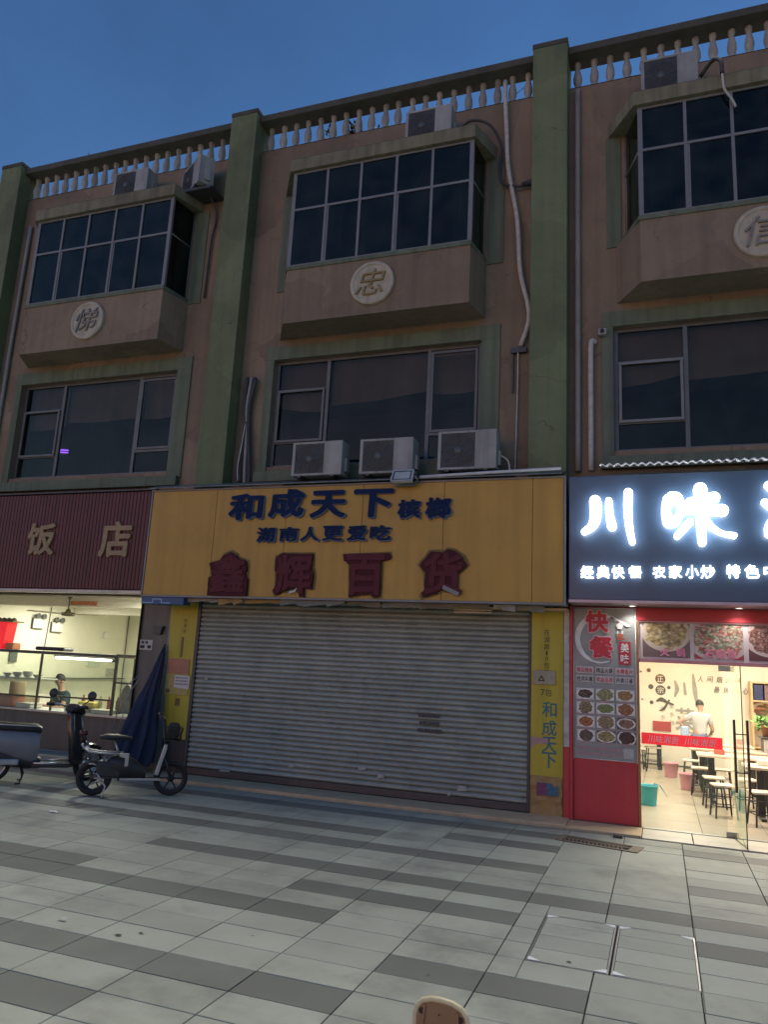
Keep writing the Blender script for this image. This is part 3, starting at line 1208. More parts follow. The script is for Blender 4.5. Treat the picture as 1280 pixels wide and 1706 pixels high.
for i in range(7):
    for j in range(11):
        if 6.5 + 0.8 * i < 11.0 and 0.45 + 0.8 * j < 8.3:
            ob('floor_tile', fme, flo, (6.504 + 0.8 * i, 0.44 + 0.8 * j, 0.002))

# roller shutter
rs = MB()
rs.box(-0.06, 5.52, 0.045, 0.06, 0.036, 2.85, 0.004)
shutter = part('roller_shutter', rs, rail2_m, building)
for a, b in ((-0.06, 0.0), (5.48, 5.52)):
    rs = MB()
    rs.box(a, b, -0.02, 0.044, 0.036, 2.85, 0.004)
    part('guide_rail', rs, rail2_m, shutter)
NS = 35
zs0, zs1 = 0.14, 2.86
ph = (zs1 - zs0) / NS
sp = MB()
prof = [(0.036, 0.0), (0.018, 0.006), (0.004, ph * 0.25), (0.0, ph * 0.45), (0.004, ph * 0.65), (0.016, ph * 0.86), (0.034, ph * 0.92), (0.036, ph)]
vs = [(x, y, z) for y, z in prof for x in (0.002, 5.478)]
sp.add(vs, [(2 * i, 2 * i + 1, 2 * i + 3, 2 * i + 2) for i in range(len(prof) - 1)], True)
slat_me = sp.mesh('slat', shut_m)
for i in range(NS):
    q = ob('slat', slat_me, shutter, (0, random.uniform(-0.002, 0.002), zs0 + i * ph))
    q.rotation_euler = (0, random.uniform(-0.0006, 0.0006), 0)
bb = MB()
bb.box(0.002, 5.478, -0.004, 0.04, 0.037, 0.138, 0.006)
part('bottom_bar', bb, rail2_m, shutter)
stk = mat('torn sticker', (0.36, 0.36, 0.34), 0.7, var=0.2, scale=12)
for x, z, w, h in ((1.83, 0.30, .10, .05), (2.98, 0.36, 0.12, 0.06), (3.28, 0.28, 0.12, 0.06), (4.5, 0.22, 0.14, 0.08), (4.36, 0.14, 0.05, 0.05), (0.62, 0.13, 0.2, 0.03),
                   (0.20, 1.52, 0.06, 0.05), (2.9, .55, .05, .04)):
    mb = MB()
    mb.prism([(x, z), (x + w, z + 0.01), (x + w * 0.95, z + h), (x + w * 0.1, z + h * 0.93)], -0.012, -0.008)
    part('sticker', mb, stk, shutter)
sten = mat('black spray paint', (0.05, 0.055, 0.06), 0.6, var=0.3, scale=25)
for k in range(3):
    mb = MB()
    z = 1.19 - 0.105 * k
    xq = 3.88 + 0.02 * (k % 2)
    while xq < 4.2:
        w = random.uniform(0.03, 0.07)
        mb.prism([(xq, z), (xq + w, z + 0.005), (xq + w * 0.95, z + 0.05), (xq + 0.004, z + 0.055)], -0.012, -0.009)
        xq += w + random.uniform(0.0, 0.012)
    part('sprayed_smudge', mb, sten, shutter)

# ------------------------------------------------------------------ fascia signs
SX0, SX1, SZ0, SZ1, SY = -0.84, 6.06, 2.82, 4.62, -0.55
ys = thing('shop_sign', 'wide faded yellow fascia sign with blue characters and maroon letter remains above the closed shutter', 'shop sign', (2.6, -0.3, SZ0))
mb = MB()
mb.box(SX0 + 0.02, SX1 - 0.02, SY + 0.035, -0.31, SZ0 + 0.02, SZ1 - 0.02)
part('box', mb, edge_m, ys)
seams = [SX0 + 0.03, 0.45, 1.74, 3.03, 4.31, 5.60, SX1 - 0.03]
for a, b in zip(seams[:-1], seams[1:]):
    mb = MB()
    mb.box(a + 0.003, b - 0.003, SY, SY + 0.033, SZ0 + 0.03, SZ1 - 0.03, 0.003)
    part('panel', mb, yel_m, ys)
mb = MB()
mb.box(SX0, SX0 + 0.028, SY - 0.012, -0.31, SZ0, SZ1)
mb.box(SX1 - 0.028, SX1, SY - 0.012, -0.31, SZ0, SZ1)
mb.box(SX0 + 0.029, SX1 - 0.029, SY - 0.012, -0.31, SZ0, SZ0 + 0.028)
mb.box(SX0 + 0.029, SX1 - 0.029, SY - 0.012, -0.31, SZ1 - 0.028, SZ1)
part('edge_trim', mb, edge_m, ys)
mb = MB()
mb.prism([(SY - 0.08, 4.63), (-0.32, 4.74), (-0.32, 4.755), (SY - 0.08, 4.645)], SX0 - 0.02, SX1 - 0.05, axis='x')
part('rain_cap', mb, mat('dull grey sheet', (0.17, 0.19, 0.18), 0.6, metal=0.3, var=0.2, streak=0.2), ys)
for ch, a, b, c, d in (('和', 0.72, 1.34, 4.07, 4.50), ('成', 1.44, 2.06, 4.10, 4.55), ('天', 2.17, 2.77, 4.08, 4.51), ('下', 2.89, 3.53, 4.07, 4.51),
                       ('槟', 3.61, 3.97, 4.05, 4.33), ('榔', 4.04, 4.43, 4.04, 4.35), ('湖', 1.27, 1.59, 3.71, 3.94), ('南', 1.67, 1.99, 3.72, 3.94),
                       ('人', 2.04, 2.35, 3.72, 3.94), ('更', 2.41, 2.75, 3.72, 3.95), ('爱', 2.82, 3.13, 3.72, 3.95), ('吃', 3.19, 3.52, 3.72, 3.95)):
    big = b - a > 0.5
    q = letter(ch, a - 0.006, b + 0.012, c - 0.016, d + 0.004, SY - 0.003, rim_l, ys, 0.035, 0.044 if big else 0.036, 'letter')
    letter(ch, a, b, c, d, SY - 0.040, navy_l, q, 0.012, 0.036 if big else 0.028, 'letter_face', shear=0.02)
maroon_f = mat('maroon letter face', (0.112, 0.026, 0.034), 0.7, spec=0.2, var=0.15, scale=8)
blobs = [
    [(0.7, 3.5), (0.82, 3.55), (0.93, 3.5), (0.96, 3.45), (1.11, 3.41), (1.14, 3.3), (1.12, 3.19), (1.17, 3.12), (1.17, 2.86), (0.46, 2.86), (0.46, 3.14), (0.52, 3.16), (0.49, 3.27), (0.45, 3.37), (0.63, 3.41)],
    [(1.64, 3.46), (1.75, 3.53), (2.27, 3.52), (2.26, 3.3), (2.30, 3.2), (2.29, 2.98), (2.16, 2.99), (2.17, 2.86), (2.09, 2.86), (2.07, 2.99), (1.92, 2.98), (1.78, 2.93), (1.69, 2.88), (1.62, 2.95), (1.67, 3.02), (1.67, 3.24), (1.64, 3.26)],
    [(2.77, 3.51), (3.51, 3.53), (3.53, 3.44), (3.39, 3.41), (3.39, 2.9), (3.3, 2.87), (3.22, 2.92), (3.03, 2.9), (2.91, 2.87), (2.9, 3.35), (2.79, 3.41)],
    [(3.99, 3.35), (4.14, 3.54), (4.27, 3.54), (4.33, 3.53), (4.39, 3.58), (4.5, 3.56), (4.62, 3.47), (4.69, 3.35), (4.59, 3.26), (4.54, 3.22), (4.55, 2.98), (4.47, 2.98), (4.35, 3.02), (4.25, 2.94), (4.05, 2.89), (4.02, 2.95), (4.08, 3.0), (4.08, 3.24)]]
glue_m = mat('grimy glue margin', (0.19, 0.13, 0.035), 0.7, var=0.3, scale=8)


def grow(poly, d):
    c = Vector((sum(p[0] for p in poly) / len(poly), sum(p[1] for p in poly) / len(poly)))
    return [tuple(Vector(p) + (Vector(p) - c).normalized() * d * random.uniform(0.5, 1.2)) for p in poly]


for pl_ in blobs:
    mb = MB()
    mb.prism(grow(pl_, 0.045), SY - 0.004, SY - 0.001)  # uneven glue margin reaching past each letter backing
    q = part('glue_stain', mb, glue_m, ys)
    pl2 = []
    for i, p in enumerate(pl_):
        nx_ = pl_[(i + 1) % len(pl_)]
        for k in range(3):
            t = k / 3
            pl2.append((p[0] * (1 - t) + nx_[0] * t + (random.uniform(-.010, .010) if k else 0), p[1] * (1 - t) + nx_[1] * t + (random.uniform(-.010, .010) if k else 0)))
    mb = MB()
    mb.prism(pl2, SY - 0.050, SY - 0.005)
    part('letter_backing', mb, maroon_l, q)
for ch, a, b, c, d in (('鑫', 0.50, 1.13, 2.90, 3.50), ('辉', 1.68, 2.28, 2.90, 3.50), ('百', 2.84, 3.46, 2.90, 3.51), ('货', 4.05, 4.64, 2.93, 3.53)):
    letter(ch, a, b, c, d, SY - 0.049, maroon_f, ys, 0.012, 0.03, 'letter_face')
mb = MB()
M = Matrix.Translation((4.47, SY - 0.055, 2.985)) @ Matrix.Rotation(0.42, 4, 'Y')
mb.box(-0.13, 0.13, -0.012, 0.012, -0.03, 0.03, 0.004, M=M)
part('hanging_letter_strip', mb, edge_m, ys, label='loose metal strip hanging off the last maroon character')
mb = MB()
mb.prism([(2.05, 3.0), (2.02, 2.93), (1.9, 2.90), (1.93, 2.945), (2.0, 2.96)], SY - 0.056, SY - 0.051)
part('torn_flap', mb, paper_m, ys)
# torn paper strips along the lower edge
x = -0.05
torn = [mat('grimy paper', (0.30, 0.29, 0.26), 0.85, var=0.2, scale=7), mat('grey tape', (0.20, 0.20, 0.18), 0.8, var=0.2), card_m, mat('dusty batten', (0.17, 0.14, 0.10), 0.85, var=0.2)]
while x < 5.4:
    w = random.uniform(0.22, 0.7)
    zt = 2.815
    a_, b_ = random.uniform(0.03, 0.11), random.uniform(0.015, 0.10)
    mid = x + w * random.uniform(0.25, 0.75)
    low = [(x + w, zt - b_), (mid + 0.03, zt - max(a_, b_) * random.uniform(0.7, 1)), (mid, zt - a_ * 0.5), (x, zt - a_)]
    yb_ = random.uniform(-0.50, -0.40)
    mb = MB()
    mb.prism([(x + w, zt)] + low + [(x, zt)], yb_, yb_ + 0.003)
    part('torn_paper', mb, torn[int(random.random() * 3.99)], ys)
    x += w + random.uniform(-0.05, 0.06)
mb = MB()
mb.box(-0.82, 0.0, SY + 0.005, -0.35, 2.70, 2.815, 0.004)
bl = part('blue_film', mb, mat('blue film', (0.03, 0.085, 0.21), 0.5, var=0.12, scale=3), ys)
mb = MB()
mb.prism([(-0.81, 2.716), (-0.585, 2.716), (-0.585, 2.776), (-0.43, 2.776), (-0.43, 2.716), (-0.25, 2.716), (-0.25, 2.728), (-0.418, 2.728), (-0.418, 2.788), (-0.597, 2.788), (-0.597, 2.728), (-0.81, 2.728)], SY + 0.001, SY + 0.004)
part('white_line', mb, mat('pale blue line', (0.35, 0.5, 0.6), 0.5), bl)
mb = MB()
mb.box(4.45, 5.0, -0.32, -0.30, 2.70, 2.72)
mb.box(4.45, 5.0, -0.32, -0.30, 2.735, 2.75)
mb.box(3.0, 6.05, -0.30, -0.02, 2.77, 2.80, 0.005)
part('lower_batten', mb, kerb_m, ys)

# maroon sign of the restaurant on the left
ls = thing('shop_sign', 'dark maroon corrugated fascia sign with two faded cream characters above the lit restaurant', 'shop sign', (-4, -0.3, 2.98))
mb = MB()
mb.box(-8.4, -0.86, -0.36, -0.31, 2.93, 4.66)
part('backing', mb, mar_m, ls)
rb = MB()
rb.prism([(-0.0365, -0.026), (-0.030, -0.05), (0.030, -0.05), (0.0365, -0.026), (0.0365, 0), (-0.0365, 0)], 2.95, 4.64, axis='z')
rib_me = rb.mesh('rib', mar_m)
k = 0
x = -8.35
while x < -0.9:
    ob('rib', rib_me, ls, (x + 4, -0.361 + 0.3, -2.98))
    x += 0.0735
mb = MB()
mb.box(-8.4, -0.86, -0.44, -0.30, 4.661, 4.69, 0.005)
part('top_edge', mb, rail2_m, ls)
mb = MB()
mb.box(-8.4, -0.88, -0.43, -0.31, 2.87, 2.928, 0.008)
part('lower_edge', mb, mat('bright trim', (0.42, 0.40, 0.37), 0.4, metal=0.4, var=0.25, scale=3), ls)
for ch, a, b, c, d in (('饭', -3.54, -2.91, 3.53, 4.12), ('店', -1.92, -1.26, 3.49, 4.12)):
    letter(ch, a, b, c, d, -0.413, tan_l, ls, 0.03, 0.03)

# lit blue sign of the restaurant on the right
bs = thing('shop_sign', 'dark blue fascia sign with glowing white brush characters over the lit restaurant on the right', 'shop sign', (8.8, -0.3, 2.88))
mb = MB()
mb.box(6.10, 11.45, -0.56, -0.31, 2.90, 4.60, 0.01)
part('panel', mb, bluepan_m, bs)
mb = MB()
mb.box(6.10, 11.45, -0.575, -0.31, 2.86, 2.898)
part('lower_edge', mb, mat('pinkish trim', (0.45, 0.36, 0.40), 0.4, metal=0.3), bs)
mb = MB()
pts = []
nW = 240
for i in range(nW + 1):
    x = 6.52 + (11.5 - 6.52) * i / nW
    pts.append((x, 4.70 + 0.016 * math.sin(i * 2 * PI / 5.0)))
vs = []
for x, z in pts:
    vs += [(x, -0.72, z), (x, -0.302, z + 0.09), (x, -0.72, z + 0.013), (x, -0.302, z + 0.103)]
mb.add(vs, [(4 * i, 4 * i + 4, 4 * i + 5, 4 * i + 1) for i in range(nW)] + [(4 * i + 2, 4 * i + 3, 4 * i + 7, 4 * i + 6) for i in range(nW)] +
       [(4 * i, 4 * i + 2, 4 * i + 6, 4 * i + 4) for i in range(nW)], True)
part('corrugated_canopy', mb, mat('white corrugated sheet', (0.84, 0.86, 0.88), 0.5, var=0.05), bs)
glow2 = emit('glowing small letter', (0.95, 0.98, 1.0), 4.0)
glow = emit('glowing white acrylic', (0.95, 0.98, 1.0), 9.0)


def brush(strokes, label=None):
    mb = MB()
    for i, (p, r) in enumerate(strokes):
        stroke(mb, p, [q * 0.86 for q in r], -0.66 - 0.0015 * i, -0.585)
    return part('letter', mb, glow, bs)


brush([([(6.455, 4.23), (6.46, 4.08), (6.445, 3.95), (6.40, 3.87), (6.31, 3.805)], [.085, .085, .075, .06, .045]),
       ([(6.635, 4.225), (6.64, 4.05), (6.67, 3.88)], [.05, .055, .07]),
       ([(6.885, 4.33), (6.875, 4.12), (6.89, 3.87), (6.925, 3.665)], [.065, .06, .055, .045])])
brush([([(7.39, 4.22), (7.35, 4.08), (7.385, 3.93)], [.085, .06, .09]),
       ([(7.42, 4.27), (7.50, 4.24), (7.535, 4.08), (7.47, 3.93), (7.40, 3.90)], [.06, .07, .05, .06, .06]),
       ([(7.53, 4.06), (7.65, 4.08)], [.035, .03]),
       ([(7.64, 4.19), (7.78, 4.215), (7.94, 4.235)], [.05, .055, .08]),
       ([(7.56, 4.075), (7.78, 4.075), (8.03, 4.065)], [.045, .06, .085]),
       ([(7.775, 4.35), (7.785, 4.06), (7.775, 3.83), (7.78, 3.65)], [.095, .08, .065, .055]),
       ([(7.64, 3.92), (7.57, 3.84), (7.48, 3.735)], [.05, .05, .045]),
       ([(7.82, 3.97), (7.91, 3.84), (8.02, 3.765), (8.155, 3.735)], [.04, .04, .03, .04])])
brush([([(8.57, 4.38), (8.66, 4.30)], [.05, .06]),
       ([(8.52, 4.16), (8.60, 4.10)], [.045, .06]),
       ([(8.64, 3.98), (8.56, 3.86), (8.55, 3.75)], [.05, .05, .05]),
       ([(8.78, 4.16), (9.05, 4.18)], [.05, .06]),
       ([(8.92, 4.38), (8.92, 4.0), (8.91, 3.66)], [.06, .05, .05]),
       ([(8.90, 4.05), (8.78, 3.86)], [.04, .03]),
       ([(8.97, 4.02), (9.06, 3.92)], [.035, .045]),
       ([(9.17, 4.27), (9.17, 3.68)], [.045, .05]),
       ([(9.18, 4.27), (9.42, 4.29), (9.43, 3.68)], [.045, .06, .05]),
       ([(9.2, 4.07), (9.38, 4.07)], [.035, .035]),
       ([(9.2, 3.88), (9.38, 3.88)], [.035, .035])])
for ch, a, b, c, d in (('经', 6.26, 6.43, 3.18, 3.35), ('典', 6.47, 6.63, 3.18, 3.35), ('快', 6.66, 6.82, 3.18, 3.35), ('餐', 6.87, 7.04, 3.19, 3.35),
                       ('农', 7.17, 7.33, 3.19, 3.35), ('家', 7.37, 7.53, 3.19, 3.36), ('小', 7.57, 7.73, 3.19, 3.36), ('炒', 7.75, 7.92, 3.19, 3.36),
                       ('特', 8.05, 8.21, 3.20, 3.37), ('色', 8.26, 8.43, 3.20, 3.37), ('中', 8.48, 8.64, 3.20, 3.37), ('餐', 8.69, 8.86, 3.20, 3.37)):
    letter(ch, a, b, c, d, -0.575, glow2, bs, 0.04, 0.012)
# soffit of the right shop with recessed downlights
mb = MB()
mb.box(6.10, 11.45, -0.30, 0.0, 2.868, 2.90)
part('soffit', mb, mat('mauve soffit', (0.40, 0.30, 0.33), 0.5), bs)

spot_e = emit('downlight lens', (1.0, 0.95, 0.88), 14.0)


def downlight(x, y, z, label, energy, col, group, r=0.06, ang=130):
    t = thing('downlight', label, 'ceiling light', (x, y, z), 0, group)
    mb = MB()
    mb.lathe([(r * 0.7, -0.012), (r, -0.012), (r * 1.05, -0.001), (r * 0.7, -0.001)], 16, Matrix.Translation((x, y, z)))
    part('trim_ring', mb, white_m, t)
    mb = MB()
    mb.lathe([(0, -0.006), (r * 0.69, -0.006)], 16, Matrix.Translation((x, y, z)))
    part('lens', mb, spot_e, t)
    l = bpy.data.lights.new('downlight_lamp', 'SPOT')
    l.energy = energy * K
    l.color = col
    l.spot_size = math.radians(ang)
    l.spot_blend = 0.6
    l.shadow_soft_size = 0.05
    o = bpy.data.objects.new('lamp', l)
    COL.objects.link(o)
    o.parent = t
    o.location = (0, 0, -0.03)
    return t


downlight(6.9, -0.17, 2.868, 'small recessed downlight in the soffit above the dish menu banner', 13, (1, 0.93, 0.85), 'soffit downlights')
downlight(8.22, -0.17, 2.868, 'small recessed downlight in the soffit above the glass door', 13, (1, 0.93, 0.85), 'soffit downlights')

# ------------------------------------------------------------------ shop front of the right restaurant
fr = MB()
fr.box(6.06, 6.10, -0.05, 0.03, 0.02, 2.858)
fr.box(6.102, 6.935, 0.0, 0.029, 0.02, 2.858, 0.004)
fp = part('red_front_panel', fr, red_m, building)
mb = MB()
mb.box(5.975, 6.055, -0.03, 0.028, 0.94, 2.80, 0.004)
part('white_strip', mb, mat('scuffed white board', (0.50, 0.47, 0.44), 0.6, var=0.2, scale=8, streak=0.3, dirt=((0.12, 0.10, 0.09), 5.0, 0.7)), building)
mb = MB()
mb.box(5.975, 6.055, -0.03, 0.028, 0.03, 0.938, 0.004)
part('red_strip', mb, red_m, building)
mb = MB()
mb.box(6.937, 11.35, -0.005, 0.10, 2.685, 2.858, 0.004)
part('red_header', mb, red_m, building)
gold_m = mat('brown door frame', (0.30, 0.17, 0.08), 0.4, metal=0.4)
mb = MB()
mb.box(6.937, 6.972, -0.01, 0.06, 0.012, 2.684, 0.004)
part('door_post', mb, gold_m, building)
mb = MB()
mb.box(6.973, 11.34, 0.01, 0.06, 2.125, 2.17, 0.003)
mb.box(6.973, 11.34, 0.01, 0.06, 2.665, 2.684)
part('door_head', mb, mat('pink metal head', (0.46, 0.22, 0.24), 0.45, metal=0.2), building)

td = thing('dish_poster', 'row of printed dish photographs over the glass door of the right restaurant', 'poster', (9.1, 0.03, 2.17))
mb = MB()
mb.box(6.975, 11.338, 0.04, 0.055, 2.171, 2.664)
part('backing', mb, mat('pale poster board', (0.62, 0.55, 0.57), 0.5, var=0.06), td)
pics = [(7.02, 7.62, 'hotpot photo', (0.62, 0.45, 0.16), (0.45, 0.30, 0.12), (0.68, 0.58, 0.35), (0.17, 0.12, 0.12), 0.52, 0.55, 11, (0.60, 0.50, 0.40), 0.72),
        (7.67, 8.27, 'fish photo', (0.55, 0.06, 0.06), (0.16, 0.26, 0.12), (0.66, 0.56, 0.46), (0.34, 0.05, 0.07), 0.66, 0.66, 15, (0.5, 0.42, 0.40), 0.6),
        (8.33, 8.93, 'grill photo', (0.45, 0.22, 0.17), (0.62, 0.42, 0.34), (0.26, 0.09, 0.09), (0.14, 0.05, 0.06), 0.6, 0.55, 18, (0.62, 0.5, 0.48), 0.65),
        (8.99, 9.59, 'soup photo', (0.5, 0.3, 0.1), (0.6, 0.5, 0.2), (0.3, 0.1, 0.05), (0.15, 0.1, 0.1), 0.5, 0.4, 8, (0.6, 0.5, 0.4), 0.55)]
names = ['火锅', '石锅鱼', '烤鱼', None]
for (a, b, nm, c1, c2, c3, gr, rx, rz, cl, rimc, cz), tx in zip(pics, names):
    mb = MB()
    mb.box(a, b, 0.032, 0.038, 2.20, 2.655)
    q = part('dish_photo', mb, food(nm, c1, c2, c3, gr, rx, rz, cl, rimc, cz), td)
    if tx:
        n = len(tx)
        wch = 0.105
        gap = 0.2 if n == 2 else 0.135
        xc = (a + b) / 2 + (0.08 if n == 2 else 0.02)
        for i, ch in enumerate(tx):
            xx = xc + (i - (n - 1) / 2) * gap
            letter(ch, xx - wch / 2 - .008, xx + wch / 2 + .008, 2.215, 2.33, 0.0305, mat('pink print', (0.72, 0.25, 0.36), 0.5), q, 0.002, 0.05, 'character')
            letter(ch, xx - wch / 2, xx + wch / 2, 2.222, 2.323, 0.0275, whitetxt_m, q, 0.002, 0.0, 'character')

# glass front
def glass_leaf(name, x0, x1, z0, z1, y, parent):
    mb = MB()
    mb.box(x0, x1, y, y + 0.012, z0, z1)
    return part(name, mb, shop_glass, parent)


gd = part('glass_front', MB().box(6.975, 11.34, -0.0, 0.06, 0.003, 0.012), steel_m, building)
glass_leaf('pane', 6.978, 8.0, 0.013, 2.12, 0.03, gd)
glass_leaf('pane', 9.4, 11.33, 0.013, 2.12, 0.03, gd)
mb = MB()
mb.box(7.955, 8.10, 0.005, 0.055, 2.05, 2.122, 0.004)
mb.box(7.98, 8.10, 0.005, 0.055, 0.013, 0.075, 0.004)
part('patch_fitting', mb, mat('brushed patch fitting', (0.30, 0.34, 0.32), 0.35, metal=0.8), gd)
mb = MB()
mb.quad((6.985, 0.0265, 1.06), (7.975, 0.0265, 1.06), (7.975, 0.0265, 1.205), (6.985, 0.0265, 1.205))
bd = part('red_glass_band', mb, vinyl('red vinyl', (0.62, 0.03, 0.05)), gd)
leafd = Vector((0.16, -0.985, 0)).normalized()
leafn = Vector((0.985, 0.16, 0))
H0 = Vector((8.06, 0.0, 0))
M = Matrix.Translation(H0) @ Matrix(((leafd.x, leafn.x, 0, 0), (leafd.y, leafn.y, 0, 0), (0, 0, 1, 0), (0, 0, 0, 1)))
mb = MB()
mb.box(0.0, 0.62, -0.006, 0.006, 0.02, 2.11, M=M)
dl = part('glass_door', mb, shop_glass, building)
mb = MB()
mb.box(0.621, 0.626, -0.006, 0.006, 0.02, 2.11, M=M)
mb.box(0.0, 0.62, -0.008, 0.008, 0.012, 0.0195, M=M)
part('dark_edge', mb, mat('dark green glass edge', (0.02, 0.035, 0.03), 0.2), dl)
brown_m = mat('dark brown handle', (0.085, 0.055, 0.045), 0.35, metal=0.5)
for sgn in (-1, 1):
    mb = MB()
    mb.box(0.525, 0.555, sgn * 0.075 - 0.014, sgn * 0.075 + 0.014, 0.62, 1.47, 0.004, M=M)
    part('handle', mb, brown_m, dl)
mb = MB()
for z in (0.85, 1.3):
    mb.tube([M @ Vector((0.54, -0.07, z)), M @ Vector((0.54, 0.07, z))], 0.008, 6)
part('handle_bolt', mb, brown_m, dl)
for i, ch in enumerate('川味湘厨'):
    for x0 in (7.07, 7.52):
        letter(ch, x0 + i * 0.098, x0 + i * 0.098 + 0.082, 1.085, 1.178, 0.0222, mat('pink white print', (0.80, 0.60, 0.60), 0.5), bd, 0.0015, 0.005, 'character', shear=0.15)

# ------------------------------------------------------------------ dish menu banner
bn = thing('menu_banner', 'tall grey vinyl menu banner with red characters and twelve dish photos on the red panel', 'banner', (6.52, -0.06, 0.82))
grey_v = mat('grey vinyl', (0.30, 0.315, 0.31), 0.5, var=0.08, scale=2, bump=0.12, bscale=4)
BX0, BX1, BZ0, BZ1 = 6.12, 6.925, 0.815, 2.835
vs = []
nx, nz = 6, 16
for j in range(nz + 1):
    for i in range(nx + 1):
        x = BX0 + (BX1 - BX0) * i / nx
        z = BZ0 + (BZ1 - BZ0) * j / nz
        vs.append((x, -0.014 + 0.006 * math.sin(i * 1.1 + j * 0.7) * (1 - abs(j / nz - 0.5)), z))
mb = MB()
mb.add(vs, [(j * (nx + 1) + i, j * (nx + 1) + i + 1, (j + 1) * (nx + 1) + i + 1, (j + 1) * (nx + 1) + i) for j in range(nz) for i in range(nx)], True)
part('vinyl_sheet', mb, grey_v, bn)
mb = MB()
for x in (BX0 - 0.008, BX1 + 0.008):
    mb.tube([(x, -0.022, BZ0 - 0.02), (x, -0.022, BZ1 + 0.01)], 0.008, 6)
mb.tube([(BX0, -0.022, BZ0), (BX1, -0.022, BZ0)], 0.007, 6)
mb.tube([(BX0, -0.022, BZ1), (BX1, -0.022, BZ1)], 0.007, 6)
part('frame', mb, mat('pale frame tube', (0.62, 0.52, 0.52), 0.4, metal=0.3), bn)
YB = -0.026
# white brush ring
mb = MB()
cx, cz, rx, rz = 6.46, 2.42, 0.335, 0.34
ang = [math.radians(a) for a in range(48, 300, 6)]
outer, inner = [], []
for i, a in enumerate(ang):
    t = i / (len(ang) - 1)
    w = 0.012 + 0.055 * math.sin(PI * min(1, t * 1.1)) + 0.01
    outer.append((cx + (rx) * math.cos(a), cz + (rz) * math.sin(a)))
    inner.append((cx + (rx - w) * math.cos(a), cz + (rz - w) * math.sin(a)))
vs = [(p[0], YB, p[1]) for p in outer] + [(p[0], YB, p[1]) for p in inner]
n = len(ang)
mb.add(vs, [(i, i + 1, n + i + 1, n + i) for i in range(n - 1)])
part('brush_ring', mb, mat('white ink', (0.66, 0.68, 0.67), 0.5), bn)
mb = MB()
mb.add([(6.60 + 0.0, YB, 2.745), (6.80, YB, 2.64), (6.87, YB, 2.60), (6.82, YB, 2.585), (6.72, YB, 2.655), (6.60, YB, 2.70)], [(0, 1, 2, 3, 4, 5)])
part('brush_tail', mb, whitetxt_m, bn)
pinkhalo = mat('pink halo print', (0.75, 0.48, 0.52), 0.5)
for ch, a, b, c, d in (('快', 6.27, 6.58, 2.50, 2.80), ('餐', 6.32, 6.64, 2.15, 2.45)):
    letter(ch, a - 0.015, b + 0.015, c - 0.015, d + 0.015, YB - 0.001, pinkhalo, bn, 0.002, 0.075)
    letter(ch, a, b, c, d, YB - 0.004, redtxt_m, bn, 0.002, 0.042)
mb = MB()
mb.box(6.715, 6.865, YB - 0.003, YB - 0.0005, 2.075, 2.385)
part('red_label', mb, redtxt_m, bn)
letter('美', 6.735, 6.845, 2.24, 2.365, YB - 0.004, whitetxt_m, bn, 0.002, 0.02)
letter('味', 6.735, 6.845, 2.095, 2.215, YB - 0.004, whitetxt_m, bn, 0.002, 0.02)
mb = MB()          # small chef hat emblem
for (x, z, r) in ((6.70, 2.60, 0.022), (6.725, 2.615, 0.026), (6.75, 2.60, 0.022)):
    mb.lathe([(0, 0), (r, 0)], 12, Matrix.Translation((x, YB - 0.001 - r * .02, z)) @ Matrix.Rotation(PI / 2, 4, 'X'))
mb.box(6.695, 6.755, YB - 0.0035, YB - 0.003, 2.555, 2.60)
mb.box(6.69, 6.71, YB - 0.0035, YB - 0.003, 2.49, 2.53)
mb.box(6.75, 6.775, YB - 0.0035, YB - 0.003, 2.49, 2.53)
part('white_emblem', mb, whitetxt_m, bn)
mb = MB()
mb.box(6.70, 6.765, YB - 0.003, YB - 0.0025, 2.44, 2.49)
mb.box(6.685, 6.79, YB - 0.003, YB - 0.0025, 2.405, 2.432)
part('red_emblem', mb, mat('orange red print', (0.5, 0.12, 0.06), 0.5), bn)
pale = mat('pale strip print', (0.52, 0.50, 0.50), 0.5)
for r, (z, cols) in enumerate(((1.985, (1, 0, 1)), (1.865, (0, 1, 0)))):
    for c in range(3):
        a = 6.14 + c * 0.262
        mb = MB()
        mb.box(a, a + 0.235, YB - 0.0015, YB - 0.0005, z - 0.045, z + 0.045)
        q = part('caption_strip', mb, pale, bn)
        line_text([['精品烧鱼', '精品火锅', '水煮鱼片'], ['经济实惠', '欢迎品尝', '外卖订餐']][r][c], a + 0.01, a + 0.225, z, 0.066, YB - 0.002, redtxt_m if cols[c] else blacktxt_m, q, offset=0.01, depth=0.002)
dish_cols = [((.05, .06, .05), (.16, .16, .14), (.10, .05, .05)), ((.42, .40, .20), (.55, .5, .36), (.20, .26, .06)), ((.50, .30, .10), (.58, .44, .22), (.34, .16, .06)),
             ((.38, .30, .14), (.5, .42, .28), (.16, .10, .06)), ((.25, .33, .08), (.5, .5, .3), (.12, .2, .04)), ((.5, .22, .08), (.58, .36, .2), (.3, .1, .05)),
             ((.55, .18, .05), (.6, .34, .14), (.36, .08, .03)), ((.5, .2, .14), (.5, .44, .3), (.2, .2, .08)), ((.12, .03, .02), (.3, .1, .06), (.46, .34, .24)),
             ((.06, .10, .06), (.2, .26, .2), (.16, .05, .05)), ((.45, .38, .14), (.55, .46, .25), (.3, .24, .08)), ((.05, .03, .03), (.14, .07, .06), (.09, .04, .04))]
